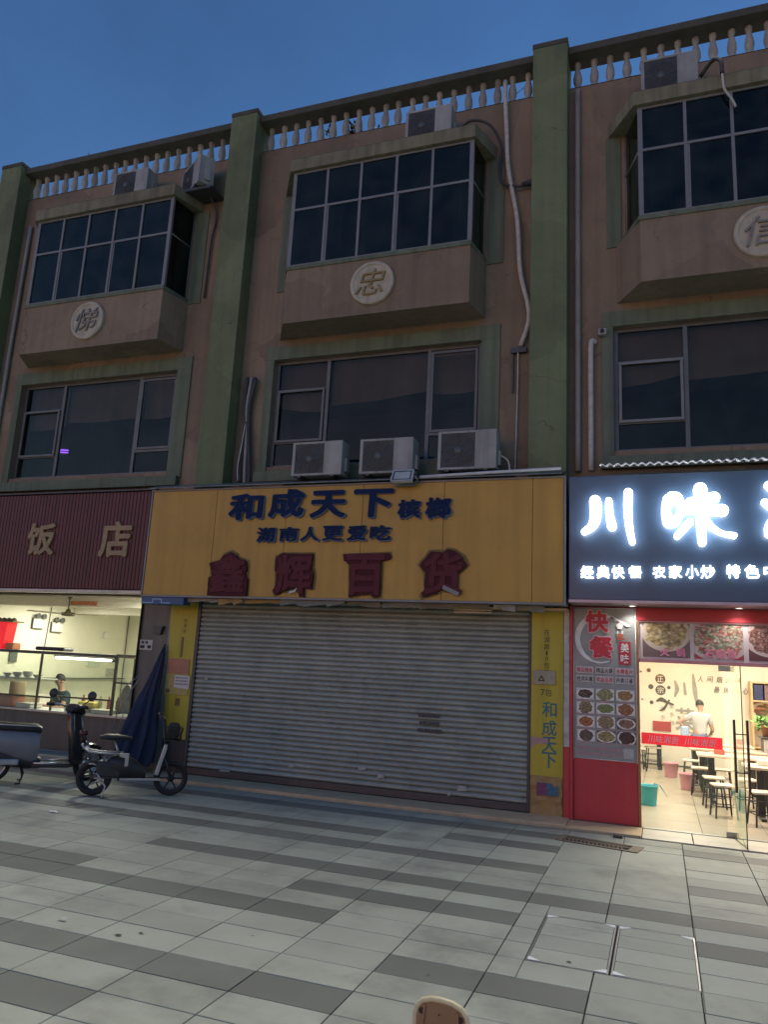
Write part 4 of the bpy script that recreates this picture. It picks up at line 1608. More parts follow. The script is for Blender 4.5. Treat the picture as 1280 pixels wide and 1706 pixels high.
for r in range(4):
    for c in range(3):
        a = 6.145 + c * 0.262 + r * 0.004
        z0 = 1.59 - r * 0.183
        mb = MB()
        mb.box(a, a + 0.238, YB - 0.003, YB - 0.0008, z0, z0 + 0.15)
        i = r * 3 + c
        q = part('dish_photo', mb, food('dish %d' % i, *dish_cols[i], (0.58, 0.57, 0.56) if i not in (8, 10, 11) else (0.12, 0.1, 0.09), (0.46, 0.54, 0.50)[i % 3], (0.47, 0.60, 0.52, 0.66)[i % 4], (9, 14, 19, 12, 23)[i % 5]), bn)
        mb = MB()
        mb.box(a + 0.04, a + 0.2, YB - 0.0015, YB - 0.0008, z0 - 0.026, z0 - 0.008)
        part('caption_line', mb, mat('dull pink print', (0.42, 0.27, 0.29), 0.5, var=0.3, scale=60), bn)
mb = MB()
for z in (0.955, 0.885):
    xq = 6.155
    while xq < 6.73:
        w = random.uniform(0.02, 0.045)
        mb.box(xq, xq + w, YB - 0.0012, YB - 0.0008, z - 0.022, z + 0.022)
        xq += w + 0.008
part('worn_print_line', mb, mat('worn pink print', (0.40, 0.26, 0.28), 0.5, var=0.35, scale=70), bn)
mb = MB()
mb.box(6.76, 6.89, YB - 0.002, YB - 0.0008, 0.855, 0.985)
part('pale_square', mb, mat('pale grey print', (0.40, 0.42, 0.42), 0.5, var=0.1, scale=30), bn)

# ------------------------------------------------------------------ yellow vinyl strips beside the shutter
ry = thing('vinyl_strip', 'tall yellow vinyl strip with teal vertical characters right of the shutter', 'banner', (5.74, -0.01, 0.03))
mb = MB()
mb.box(5.522, 5.968, -0.012, 0.028, 0.52, 2.78, 0.003)
part('sheet', mb, yel2_m, ry)
zz = 2.52
for ch, s_, w_ in (('在', .085, .076), ('湖', .085, .076), ('南', .085, .076), ('1', .06, .022), ('0', .06, .038), ('包', .085, .076), ('高', .085, .076)):
    letter(ch, 5.738 - w_ / 2, 5.738 + w_ / 2, zz - s_, zz, -0.0125, blacktxt_m, ry, 0.002, 0.0, 'character')
    zz -= s_ + 0.016
letter('7', 5.66, 5.71, 1.60, 1.69, -0.0125, blacktxt_m, ry, 0.002, 0.0, 'character')
letter('包', 5.72, 5.81, 1.60, 1.70, -0.0125, blacktxt_m, ry, 0.002, 0.0, 'character')
for ch, z in (('和', 1.42), ('成', 1.17), ('天', 0.95), ('下', 0.745)):
    letter(ch, 5.68, 5.88, z - 0.105, z + 0.105, -0.0125, teal_m, ry, 0.002, 0.012, 'character')
mb = MB()
mb.box(5.555, 5.86, -0.045, -0.0135, 1.755, 1.945, 0.004)
q = part('meter_plate', mb, mat('dusty beige plate', (0.36, 0.31, 0.22), 0.7, var=0.15), ry)
mb = MB()
mb.prism([(5.62, 1.80), (5.72, 1.80), (5.67, 1.885)], -0.048, -0.046)
t_ = part('warning_triangle', mb, blacktxt_m, q)
mb = MB()
mb.prism([(5.645, 1.815), (5.695, 1.815), (5.67, 1.857)], -0.05, -0.0485)
part('triangle_centre', mb, mat('dull yellow', (0.40, 0.32, 0.12), 0.6), q)
mb = MB()
mb.prism([(5.53, 1.04), (5.76, 1.03), (5.765, 0.965), (5.6, 0.955), (5.56, 0.90), (5.53, 0.885)], -0.02, -0.0135)
part('pink_tape', mb, mat('pinkish tape', (0.40, 0.25, 0.24), 0.6, var=0.2), ry)
mb = MB()
vs = []
n = 8
for j in range(n + 1):
    for i in range(n + 1):
        x = 5.535 + 0.42 * i / n + 0.01 * math.sin(j * 1.7)
        z = 0.035 + 0.50 * j / n
        vs.append((x, -0.03 - 0.012 * math.sin(i * 1.3 + j) - 0.01 * math.cos(j * 2.1), z))
mb.add(vs, [(j * (n + 1) + i, j * (n + 1) + i + 1, (j + 1) * (n + 1) + i + 1, (j + 1) * (n + 1) + i) for j in range(n) for i in range(n)], False)
q = part('cardboard_patch', mb, card_m, ry)
mb = MB()
mb.prism([(5.62, 0.28), (5.75, 0.29), (5.75, 0.45), (5.62, 0.45)], -0.058, -0.055)
part('purple_print', mb, mat('purple print', (0.16, 0.04, 0.12), 0.5, var=0.3, scale=20), q)
mb = MB()
mb.prism([(5.752, 0.29), (5.91, 0.29), (5.90, 0.43), (5.86, 0.40), (5.82, 0.45), (5.752, 0.45)], -0.058, -0.055)
part('blue_print', mb, mat('blue print', (0.03, 0.12, 0.20), 0.5, var=0.4, scale=20), q)
mb = MB()
mb.box(5.522, 5.968, -0.006, 0.028, 0.02, 0.515)
part('lower_sheet', mb, card_m, ry)

ly = thing('vinyl_strip', 'tall dull yellow vinyl strip with a taped paper notice left of the shutter', 'banner', (-0.3, -0.01, 0.5))
mb = MB()
mb.prism([(-0.60, 2.78), (-0.02, 2.78), (-0.065, 0.56), (-0.50, 0.56)], -0.012, 0.0)
part('sheet', mb, yel2_m, ly)
dim = mat('dull brown print', (0.16, 0.11, 0.03), 0.6, var=0.3, scale=20)
for i, ch in enumerate('在湖南'):
    letter(ch, -0.315, -0.255, 2.44 - i * 0.085, 2.51 - i * 0.085, -0.0125, dim, ly, 0.002, 0, 'character')
mb = MB()
mb.box(-0.325, -0.28, -0.0145, -0.0125, 1.87, 2.20)
mb.box(-0.33, -0.24, -0.0145, -0.0125, 1.08, 1.20)
part('worn_print', mb, dim, ly)
mb = MB()
mb.box(-0.545, -0.12, -0.03, -0.0135, 1.60, 1.84, 0.003)
part('pink_board', mb, pink_m, ly)
mb = MB()
mb.box(-0.555, -0.10, -0.027, -0.0135, 1.255, 1.595, 0.003)
q = part('yellowed_board', mb, mat('yellowed board', (0.44, 0.36, 0.12), 0.7, var=0.12), ly)
mb = MB()
mb.prism([(-0.375, 1.375), (-0.085, 1.355), (-0.075, 1.565), (-0.37, 1.575)], -0.032, -0.029)
nt_ = part('paper_notice', mb, mat('white paper', (0.60, 0.57, 0.55), 0.7, var=0.05), ly)
mb = MB()
for k in range(3):
    xq = -0.35
    while xq < -0.12:
        w = random.uniform(0.015, 0.04)
        mb.box(xq, xq + w, -0.0335, -0.0325, 1.52 - k * 0.05, 1.545 - k * 0.05)
        xq += w + 0.008
part('scrawled_line', mb, mat('faded ink', (0.25, 0.2, 0.2), 0.6), nt_)
mb = MB()
mb.box(-0.52, -0.45, -0.031, -0.0275, 1.285, 1.345)
part('dark_stamp', mb, dim, q)
mb = MB()
mb.box(-0.50, -0.07, -0.008, 0.0, 0.04, 0.555)
part('dark_foot', mb, rail2_m, ly)

# grey steel door between the restaurant and the strip
sd = part('steel_door', MB().box(-1.235, -0.625, 0.03, 0.058, 0.155, 2.80, 0.004), mat('grey steel door', (0.10, 0.112, 0.11), 0.45, metal=0.2, var=0.12, scale=3, streak=0.2), building)
mb = MB()
mb.prism([(-0.92, 2.37), (-0.72, 2.37), (-0.76, 2.23), (-0.89, 2.23)], -0.03, 0.029)
part('meter_hood', mb, rail2_m, sd)
mb = MB()
mb.box(-1.21, -1.24 + 0.04, -0.02, 0.029, 0.16, 2.8)
part('black_post', mb, blackg_m, sd)
mb = MB()
mb.box(-1.185, -0.925, 0.02, 0.029, 1.96, 2.13, 0.002)
q = part('white_plate', mb, paper_m, sd)
for x, z, w, h in ((-1.15, 2.065, .05, .04), (-1.07, 2.065, .05, .04), (-1.17, 1.985, .09, .05), (-1.02, 1.985, .07, .055)):
    mb = MB()
    mb.box(x, x + w, 0.0175, 0.0195, z, z + h)
    part('black_mark', mb, blacktxt_m, q)

# ------------------------------------------------------------------ air conditioner outdoor units
grille_m = mat('dark fan grille', (0.045, 0.05, 0.055), 0.6, var=0.15)


def ac_unit(name, label, loc, group, round_fan=False, w=0.86, h=0.58, d=0.30, rz=0.0):
    t = thing(name, label, 'air conditioner', loc, rz, group)
    mb = MB()
    fx = w * 0.64
    # casing with a recessed fan opening
    mb.box(-w / 2, w / 2, -d / 2 + 0.02, d / 2, 0.03, h, 0.012)
    mb.box(-w / 2, -w / 2 + 0.05, -d / 2, -d / 2 + 0.0195, 0.03, h, 0.005)
    mb.box(-w / 2 + fx, w / 2, -d / 2, -d / 2 + 0.0195, 0.03, h, 0.005)
    mb.box(-w / 2 + 0.051, -w / 2 + fx - 0.001, -d / 2, -d / 2 + 0.0195, h - 0.035, h, 0.004)
    mb.box(-w / 2 + 0.051, -w / 2 + fx - 0.001, -d / 2, -d / 2 + 0.0195, 0.03, 0.065, 0.004)
    part('casing', mb, acw_m, t, local=True)
    cx, cz = -w / 2 + (0.05 + fx) / 2, 0.03 + (h - 0.03) / 2
    mb = MB()
    mb.box(-w / 2 + 0.052, -w / 2 + fx - 0.002, -d / 2 + 0.012, -d / 2 + 0.019, 0.066, h - 0.036)
    part('fan_well', mb, grille_m, t, local=True)
    mb = MB()
    R = min(h - 0.1, fx - 0.06) / 2
    Mx = Matrix.Translation((cx, -d / 2 + 0.006, cz)) @ Matrix.Rotation(PI / 2, 4, 'X')
    for k in range(6):
        r = R * (0.28 + 0.144 * k)
        mb.tube([Mx @ Vector((r * math.cos(a * PI / 12), r * math.sin(a * PI / 12), 0)) for a in range(25)], 0.004, 4, cap=False)
    for k in range(8):
        a = k * PI / 4
        mb.tube([Mx @ Vector((R * .2 * math.cos(a), R * .2 * math.sin(a), 0.002)), Mx @ Vector((R * math.cos(a), R * math.sin(a), 0.002))], 0.004, 4)
    mb.lathe([(0, 0.006), (R * .25, 0.004), (R * .25, 0)], 14, Mx)
    part('fan_grille', mb, mat('charcoal grille wire', (0.10, 0.11, 0.115), 0.5, var=0.1), t, local=True)
    for sx in (-1, 1):
        mb = MB()
        mb.box(sx * w * 0.33 - 0.03, sx * w * 0.33 + 0.03, -d / 2 - 0.01, d / 2 + 0.01, 0.0, 0.03)
        part('foot', mb, rail2_m, t, local=True)
    mb = MB()
    mb.box(w / 2 + 0.0005, w / 2 + 0.04, -0.04, 0.08, 0.10, 0.32, 0.008)
    part('valve_cover', mb, acw_m, t, local=True)
    return t


ac_unit('outdoor_unit', 'white outdoor unit nearest the left pilaster behind the yellow sign', (2.21, -0.42, 4.74), 'air conditioner units standing behind the yellow sign')
ac_unit('outdoor_unit', 'white outdoor unit directly behind the small floodlight on the yellow sign', (3.37, -0.42, 4.73), 'air conditioner units standing behind the yellow sign')
ac_unit('outdoor_unit', 'largest white outdoor unit at the right end of the row behind the yellow sign', (4.63, -0.42, 4.74), 'air conditioner units standing behind the yellow sign', w=0.88, h=0.62)
mb = MB()
mb.box(1.5, 5.3, -0.30, -0.002, 4.68, 4.73)
part('unit_shelf', mb, rail2_m, building)
ac_unit('outdoor_unit', 'outdoor unit on the hood of the left window, facing the street below the balustrade', (-2.25, -0.32, 10.49), 'air conditioner units on the window hoods', w=0.8, h=0.60)
ac_unit('outdoor_unit', 'outdoor unit with a round dark fan turned outwards beside the left pilaster', (-0.88, -0.22, 10.46), 'air conditioner units on the window hoods', w=0.84, h=0.60, rz=math.radians(-32))
ac_unit('outdoor_unit', 'outdoor unit on the hood of the middle third floor window', (3.78, -0.32, 10.49), 'air conditioner units on the window hoods', w=0.8, h=0.60)
ac_unit('outdoor_unit', 'outdoor unit on the hood of the right third floor window', (7.55, -0.32, 10.49), 'air conditioner units on the window hoods', w=0.8, h=0.64)
mb = MB()
mb.box(-1.3, -0.4, -0.45, -0.002, 10.40, 10.455)
part('unit_bracket', mb, rail2_m, building)

# ------------------------------------------------------------------ pipes, hoses and cables on the facade
def pipe(label, pts, r, m, name='pipe', cat='pipe', group=None, seg=8):
    mb = MB()
    # smooth the run
    q = [Vector(p) for p in pts]
    out = []
    qq = [q[0] * 2 - q[1]] + q + [q[-1] * 2 - q[-2]]
    for i in range(1, len(qq) - 2):
        for k in range(5):
            t = k / 5
            a, b, c, d = qq[i - 1], qq[i], qq[i + 1], qq[i + 2]
            out.append(0.5 * ((2 * b) + (c - a) * t + (2 * a - 5 * b + 4 * c - d) * t * t + (3 * b - a - 3 * c + d) * t ** 3))
    out.append(q[-1])
    mb.tube(out, r, seg)
    return solo(name, mb, m, label, cat, group)


taped_m = mat('white taped pipe', (0.50, 0.48, 0.44), 0.75, var=0.2, scale=14, bump=0.3)
dkhose_m = mat('dark hose', (0.05, 0.052, 0.055), 0.7, var=0.2)
pipe('white taped refrigerant pipe hanging from the balustrade down to the second floor', [(4.98, -0.05, 11.66), (5.0, -0.1, 11.25), (5.03, -0.09, 10.65), (5.07, -0.09, 9.95), (5.23, -0.09, 9.0), (5.29, -0.09, 8.1),
      (5.42, -0.09, 7.5), (5.43, -0.09, 7.2), (5.31, -0.06, 6.84)], 0.038, taped_m)
pipe('thin white tube running down below the taped pipe', [(5.27, -0.05, 6.80), (5.27, -0.04, 6.2), (5.26, -0.04, 5.4), (5.25, -0.04, 4.8)], 0.012, taped_m)
pipe('dark hose looping from the middle rooftop unit into the wall', [(4.22, -0.28, 10.70), (4.5, -0.33, 10.80), (4.80, -0.30, 10.66), (4.95, -0.12, 10.38), (4.92, -0.1, 10.0), (4.97, -0.1, 9.72), (5.2, -0.1, 9.60), (5.45, -0.06, 9.62)], 0.024, dkhose_m, 'hose', 'hose')
pipe('dark hose bending over the hood of the right window', [(7.98, -0.34, 10.75), (8.15, -0.5, 10.86), (8.24, -0.64, 10.70), (8.25, -0.69, 10.45)], 0.03, dkhose_m, 'hose', 'hose')
pipe('white tube hanging in front of the right window from the dark hose', [(8.25, -0.69, 10.44), (8.27, -0.68, 10.2), (8.36, -0.67, 10.02), (8.41, -0.64, 9.9)], 0.018, taped_m, 'hose', 'hose')
mb = MB()
mb.box(5.16, 5.40, -0.07, -0.002, 6.74, 6.82)
mb.box(5.18, 5.20, -0.05, -0.002, 6.1, 6.739)
part('pipe_sleeve', mb, rail2_m, building)
pipe('grey drain pipe in the corner right of the tall right pilaster', [(6.17, -0.06, 11.2), (6.17, -0.06, 9), (6.17, -0.06, 7), (6.17, -0.06, 4.8)], 0.045, pvc_m)
pipe('pale pvc pipe with a hooked top beside the second floor right window', [(6.42, -0.02, 6.80), (6.37, -0.09, 6.78), (6.36, -0.09, 6.4), (6.36, -0.09, 4.8)], 0.04, taped_m)
pipe('thin pipe clipped beside the leftmost pilaster', [(-5.08, -0.05, 10.6), (-5.10, -0.05, 9.0), (-5.12, -0.05, 7.4), (-5.12, -0.05, 4.8)], 0.04, pvc_m)
for i, (dx, r, m) in enumerate(((0, 0.035, dkhose_m), (0.09, 0.03, pvc_m), (0.17, 0.035, dkhose_m))):
    pts = [(0.50 + dx * 0.5, -0.03, 6.72 - 0.04 * i), (0.53 + dx, -0.10, 6.66), (0.52 + dx * 0.6, -0.09, 6.2), (0.58 + dx * 0.4, -0.09, 5.7), (0.54 + dx, -0.09, 5.2), (0.56 + dx * 1.1, -0.09, 4.78)]
    pipe(['black hose nearest the left pilaster in the bundle below the second floor', 'grey middle hose of the bundle beside the left pilaster', 'dark hose on the right of the bundle beside the left pilaster'][i], pts, r, m, 'hose', 'hose', 'hose bundle by the left pilaster')
pipe('thin silver cable dangling beside the hose bundle', [(0.6, -0.13, 5.9), (0.57, -0.14, 5.5), (0.53, -0.14, 5.1), (0.55, -0.13, 4.82)], 0.012, steel_m, 'cable', 'cable')
pipe('dark hose end sticking out of the wall right of the left third floor window', [(-0.62, -0.2, 10.5), (-0.5, -0.05, 10.1), (-0.55, -0.05, 9.5), (-0.58, -0.04, 8.4)], 0.018, dkhose_m, 'hose', 'hose')
pipe('black wire sagging across the roof behind the middle balusters', [(1.2, 0.6, 11.62), (2.4, 0.6, 11.58), (3.6, 0.6, 11.62), (4.8, 0.5, 11.72), (5.4, 0.4, 12.0)], 0.006, dkhose_m, 'cable', 'cable', seg=5)
pipe('thin black wire rising from the rail to the right pilaster', [(5.1, 0.0, 11.94), (5.3, 0.0, 12.05), (5.45, 0.0, 12.0), (5.55, -0.1, 12.03)], 0.005, dkhose_m, 'cable', 'cable', seg=5)
pipe('short cable stub leaving the right end unit behind the yellow sign', [(5.1, -0.42, 5.0), (5.22, -0.45, 4.9), (5.26, -0.5, 4.74)], 0.012, taped_m, 'cable', 'cable', seg=6)
mb = MB()
mb.tube([(-3.95, 0.1, 11.92), (-3.95, 0.1, 12.05)], 0.025, 6)
mb.tube([(-3.95, 0.1, 12.05), (-3.96, 0.1, 12.28)], 0.007, 5)
solo('antenna', mb, rail_m, 'short rod antenna on the left balustrade rail', 'antenna')
# white pipe along the right part of the yellow sign
mb = MB()
mb.tube([(3.95, -0.63, 4.66), (5.0, -0.64, 4.685), (6.0, -0.64, 4.705)], 0.022, 8)
solo('pipe', mb, mat('pale sign pipe', (0.55, 0.57, 0.60), 0.45, var=0.1), 'white pipe lying along the top of the yellow sign on the right', 'pipe')

# floodlight (unlit)
fl_ = thing('floodlight', 'small square floodlight on a bracket over the yellow sign', 'floodlight', (3.70, -0.70, 4.55))
M = Matrix.Translation((3.71, -0.74, 4.66)) @ Matrix.Rotation(math.radians(-28), 4, 'X')
mb = MB()
mb.box(-0.165, 0.165, 0.0, 0.05, -0.11, 0.11, 0.01, M=M)
mb.box(-0.165, 0.165, -0.012, -0.0005, 0.09, 0.11, M=M)
mb.box(-0.165, 0.165, -0.012, -0.0005, -0.11, -0.09, M=M)
mb.box(-0.165, -0.145, -0.012, -0.0005, -0.0895, 0.0895, M=M)
mb.box(0.145, 0.165, -0.012, -0.0005, -0.0895, 0.0895, M=M)
part('housing', mb, mat('silver lamp housing', (0.52, 0.54, 0.54), 0.4, metal=0.3), fl_)
mb = MB()
mb.box(-0.144, 0.144, -0.006, -0.001, -0.089, 0.089, M=M)
part('gasket', mb, rail2_m, fl_)
mb = MB()
mb.box(-0.122, 0.122, -0.010, -0.0065, -0.068, 0.068, M=M)
part('lens', mb, mat('frosted lens', (0.42, 0.46, 0.45), 0.35), fl_)
mb = MB()
mb.box(3.54, 3.88, -0.625, -0.60, 4.53, 4.60)
mb.tube([(3.90, -0.72, 4.66), (3.92, -0.66, 4.60), (3.86, -0.612, 4.56)], 0.012, 6)
mb.tube([(3.52, -0.72, 4.66), (3.51, -0.66, 4.60), (3.56, -0.612, 4.56)], 0.012, 6)
part('bracket', mb, alu_m, fl_)

# security camera on the right bay
sc_ = thing('security_camera', 'small box camera on the wall left of the second floor right window', 'camera', (6.52, -0.01, 6.93))
mb = MB()
mb.box(6.47, 6.59, -0.12, -0.03, 6.88, 6.98, 0.012)
part('body', mb, acw_m, sc_)
mb = MB()
mb.lathe([(0, 0.02), (0.03, 0.02), (0.03, 0)], 12, Matrix.Translation((6.53, -0.12, 6.93)) @ Matrix.Rotation(PI / 2, 4, 'X'))
part('lens', mb, black_m, sc_)
mb = MB()
mb.box(6.51, 6.55, -0.029, -0.001, 6.90, 6.95)
part('bracket', mb, rail2_m, sc_)
# clamp socket on the pilaster side
mb = MB()
mb.tube([(5.3, -0.1, 9.62), (5.45, -0.12, 9.62), (5.50, -0.14, 9.56)], [0.03, 0.045, 0.04], 8)
part('pipe_joint', mb, dkhose_m, building)
# uv lamp glowing behind the left second floor window
uv = thing('insect_lamp', 'violet insect lamp glowing behind the left second floor window', 'lamp', (-4.35, 0.9, 5.86))
for dz in (0, 0.05):
    mb = MB()
    mb.tube([(-4.46, 0.9, 5.90 + dz), (-4.20, 0.93, 5.88 + dz)], 0.014, 8)
    part('tube', mb, emit('violet tube', (0.30, 0.10, 1.0), 5.0), uv)
mb = MB()
mb.box(-4.48, -4.18, 0.94, 0.99, 5.84, 6.0)
part('housing', mb, dark_m, uv)
mb = MB()
mb.box(-4.36, -4.30, 0.93, 0.98, 3.41, 5.839)
part('stand', mb, dark_m, uv)

# rooftop plants
leaf_m = mat('dark leaf', (0.035, 0.06, 0.025), 0.7, var=0.3, rnd=0.2)


def plant(label, loc, h, n, spread, pot=True, m=leaf_m, lsz=0.09, stem=0.5, group=None):
    t = thing('potted_plant' if pot else 'plant', label, 'plant', loc, 0, group)
    z0 = 0.0
    if pot:
        mb = MB()
        mb.lathe([(0, 0), (0.09, 0), (0.12, 0.16), (0.13, 0.16), (0.13, 0.185), (0.11, 0.185), (0.10, 0.15), (0, 0.15)], 14)
        part('pot', mb, mat('clay pot', (0.28, 0.13, 0.08), 0.8), t, local=True)
        z0 = 0.15
    st, lf = MB(), MB()
    for k in range(n):
        a = random.uniform(0, 2 * PI)
        r = spread * math.sqrt(random.random())
        top = Vector((r * math.cos(a), r * math.sin(a), z0 + h * random.uniform(stem, 1)))
        st.tube([(0, 0, z0 - 0.02), (top.x * 0.3, top.y * 0.3, z0 + (top.z - z0) * 0.6), top], 0.005, 4)
        for j in range(5):
            d = Vector((random.gauss(0, 1), random.gauss(0, 1), random.gauss(0.1, 0.7))).normalized()
            s = d.cross(Vector((0, 0, 1)))
            if s.length < 0.1:
                s = Vector((1, 0, 0))
            s.normalize()
            L = lsz * random.uniform(0.7, 1.4)
            p = top + Vector((random.uniform(-.04, .04), random.uniform(-.04, .04), random.uniform(-.1, .03)))
            up = d.cross(s) * 0.15 * L
            lf.add([p, p + d * L * .5 + s * L * .28 + up, p + d * L - up * 1.5, p + d * L * .5 - s * L * .28 + up], [(0, 1, 2, 3)])
    part('stem', st, mat('green stem', (0.05, 0.06, 0.03), 0.8), t, local=True)
    part('foliage', lf, m, t, local=True)
    return t


plant('leggy dark plant on the roof behind the fourth and fifth middle balusters', (1.52, 0.42, 11.2), 0.46, 12, 0.13)
plant('bushy dark plant on the roof behind the middle balusters', (2.05, 0.42, 11.2), 0.50, 16, 0.09, lsz=0.10)
plant('low dark plant on the roof right of the bushy one', (2.5, 0.42, 11.2), 0.16, 14, 0.18, lsz=0.09)

# ------------------------------------------------------------------ people
skin_m = mat('skin', (0.42, 0.25, 0.17), 0.55, var=0.05)
hair_m = mat('black hair', (0.012, 0.011, 0.010), 0.5, var=0.2, bump=0.4, bscale=140)


def skin_mesh(name, m, nodes, edges, rootv, parent=None, sub=2):
    """nodes: {key: (x,y,z,rx,ry)}; grown with a Skin modifier into one surface"""
    keys = list(nodes)
    me = bpy.data.meshes.new(name)
    me.from_pydata([nodes[k][:3] for k in keys], [(keys.index(a), keys.index(b)) for a, b in edges], [])
    o = bpy.data.objects.new(name, me)
    COL.objects.link(o)
    sk = o.modifiers.new('skin', 'SKIN')
    sk.use_smooth_shade = True
    for i, k in enumerate(keys):
        d = me.skin_vertices[0].data[i]
        d.radius = nodes[k][3:5] if len(nodes[k]) > 4 else (nodes[k][3], nodes[k][3])
        d.use_root = (k == rootv)
    su = o.modifiers.new('sub', 'SUBSURF')
    su.levels = sub
    dg = bpy.context.evaluated_depsgraph_get()
    me2 = bpy.data.meshes.new_from_object(o.evaluated_get(dg))
    bpy.data.objects.remove(o)
    me2.materials.clear()
    me2.materials.append(m)
    for p in me2.polygons:
        p.use_smooth = True
    return ob(name, me2, parent)


def person(label, loc, rz, J, shirt_m, trouser_m, scale=1.0):
    """J holds the joints: pelvis, chest, neck, head and left/right limbs; the figure faces local -y"""
    t = thing('person', label, 'person', loc, rz)
    V = {k: Vector(v) * scale for k, v in J.items()}
    s = scale
    N, E = {}, []

    def put(k, p, r, r2=None):
        N[k] = (*p, r * s, (r2 or r) * s)
    put('pelvis', V['pelvis'], 0.135, 0.10)
    put('waist', V['pelvis'].lerp(V['chest'], 0.5), 0.125, 0.09)
    put('chest', V['chest'], 0.15, 0.105)
    put('neckbase', V['chest'].lerp(V['neck'], 0.75), 0.075)
    put('neck', V['neck'], 0.052)
    hd = V['head'] - V['neck']
    put('jaw', V['neck'] + hd * 0.45, 0.066, 0.072)
    put('head', V['head'], 0.075, 0.092)
    put('crown', V['head'] + hd.normalized() * 0.075 * s, 0.055, 0.066)
    E += [('pelvis', 'waist'), ('waist', 'chest'), ('chest', 'neckbase'), ('neckbase', 'neck'), ('neck', 'jaw'), ('jaw', 'head'), ('head', 'crown')]
    for d in 'lr':
        put('sh' + d, V['sh' + d], 0.062)
        put('el' + d, V['el' + d], 0.043)
        put('wr' + d, V['wr' + d], 0.029)
        hdir = (V['wr' + d] - V['el' + d]).normalized()
        if 'hand' + d in V:
            hdir = (V['hand' + d] - V['wr' + d]).normalized()
        put('palm' + d, V['wr' + d] + hdir * 0.075 * s, 0.036, 0.02)
        E += [('chest', 'sh' + d), ('sh' + d, 'el' + d), ('el' + d, 'wr' + d), ('wr' + d, 'palm' + d)]
        side = hdir.cross(Vector((0, 0, 1)))
        if side.length < 0.2:
            side = Vector((1, 0, 0))
        side.normalize()
        nrm = hdir.cross(side)
        for i in range(4):
            off = (i - 1.5) * 0.019 * s
            L = (0.072, 0.082, 0.076, 0.06)[i] * s
            a = V['wr' + d] + hdir * 0.085 * s + side * off
            put('f%d%sa' % (i, d), a, 0.0085)
            put('f%d%sb' % (i, d), a + hdir * L * 0.55 + nrm * 0.008 * s, 0.008)
            put('f%d%sc' % (i, d), a + hdir * L + nrm * 0.03 * s, 0.0065)
            E += [('palm' + d, 'f%d%sa' % (i, d)), ('f%d%sa' % (i, d), 'f%d%sb' % (i, d)), ('f%d%sb' % (i, d), 'f%d%sc' % (i, d))]
        a = V['wr' + d] + hdir * 0.03 * s + side * 0.035 * s
        put('t%sa' % d, a, 0.011)
        put('t%sb' % d, a + hdir * 0.035 * s + side * 0.022 * s + nrm * 0.012 * s, 0.0095)
        E += [('wr' + d, 't%sa' % d), ('t%sa' % d, 't%sb' % d)]
        put('hip' + d, V['hip' + d], 0.088)
        put('kn' + d, V['kn' + d], 0.058)
        put('an' + d, V['an' + d], 0.038)
        put('toe' + d, V['an' + d] + Vector((0, -0.16, -0.045)) * s, 0.036, 0.025)
        E += [('pelvis', 'hip' + d), ('hip' + d, 'kn' + d), ('kn' + d, 'an' + d), ('an' + d, 'toe' + d)]
    body = skin_mesh('body', skin_m, N, E, 'pelvis', t)
    # shirt: torso and short sleeves, a little outside the body
    S = {k: (*N[k][:3], N[k][3] * 1.13 + 0.008 * s, N[k][4] * 1.13 + 0.008 * s) for k in ('pelvis', 'waist', 'chest', 'neckbase', 'shl', 'shr')}
    S['hem'] = (*(V['pelvis'] - Vector((0, 0, 0.09)) * s), 0.15 * s, 0.115 * s)
    for d in 'lr':
        p = V['sh' + d].lerp(V['el' + d], 0.62)
        S['sl' + d] = (*p, 0.062 * s, 0.062 * s)
    skin_mesh('shirt', shirt_m, S, [('hem', 'pelvis'), ('pelvis', 'waist'), ('waist', 'chest'), ('chest', 'neckbase'), ('chest', 'shl'), ('chest', 'shr'), ('shl', 'sll'), ('shr', 'slr')], 'pelvis', t)
    T = {'pelvis': (*(V['pelvis'] - Vector((0, 0, 0.01)) * s), 0.155 * s, 0.12 * s)}
    te = []
    for d in 'lr':
        for k, r in (('hip', 0.105), ('kn', 0.078), ('an', 0.06)):
            T[k + d] = (*V[k + d], r * s, r * s)
        te += [('pelvis', 'hip' + d), ('hip' + d, 'kn' + d), ('kn' + d, 'an' + d)]
    skin_mesh('trousers', trouser_m, T, te, 'pelvis', t)
    for d in 'lr':
        a = V['an' + d]
        mb = MB()
        mb.box(a.x - 0.05 * s, a.x + 0.05 * s, a.y - 0.21 * s, a.y + 0.07 * s, a.z - 0.085 * s, a.z - 0.005 * s, 0.03 * s)
        part('shoe', mb, black_m, t, local=True)
    # head details: hair cap, ears, nose, eyes, mouth
    f = hd.normalized()
    fwd = Vector((0, -1, 0))
    fwd = (fwd - f * fwd.dot(f)).normalized()
    rt = fwd.cross(f)
    B = Matrix((rt, -fwd, f)).transposed().to_4x4()
    MH = Matrix.Translation(V['head'] + f * 0.02 * s) @ B
    mb = MB()
    prof = []
    vs = []
    nr, ns = 9, 18
    for i in range(nr + 1):
        ph = (PI * 0.60) * i / nr
        for k in range(ns):
            an = 2 * PI * k / ns
            drop = 1.0
            x, y, z = math.sin(ph) * math.cos(an), math.sin(ph) * math.sin(an), math.cos(ph)
            if y < -0.15 and z < 0.42:            # open for the face
                z = 0.42 + 0.05 * math.sin(an * 5)
                kk = math.sqrt(max(0, 1 - z * z)) / max(1e-6, math.hypot(x, y))
                x, y = x * kk, y * kk
            j = 1 + 0.03 * math.sin(k * 2.7 + i * 1.9)
            vs.append(MH @ Vector((x * 0.088 * j * s, y * (0.106 if y > -0.2 else 0.082) * j * s, z * 0.118 * j * s)))
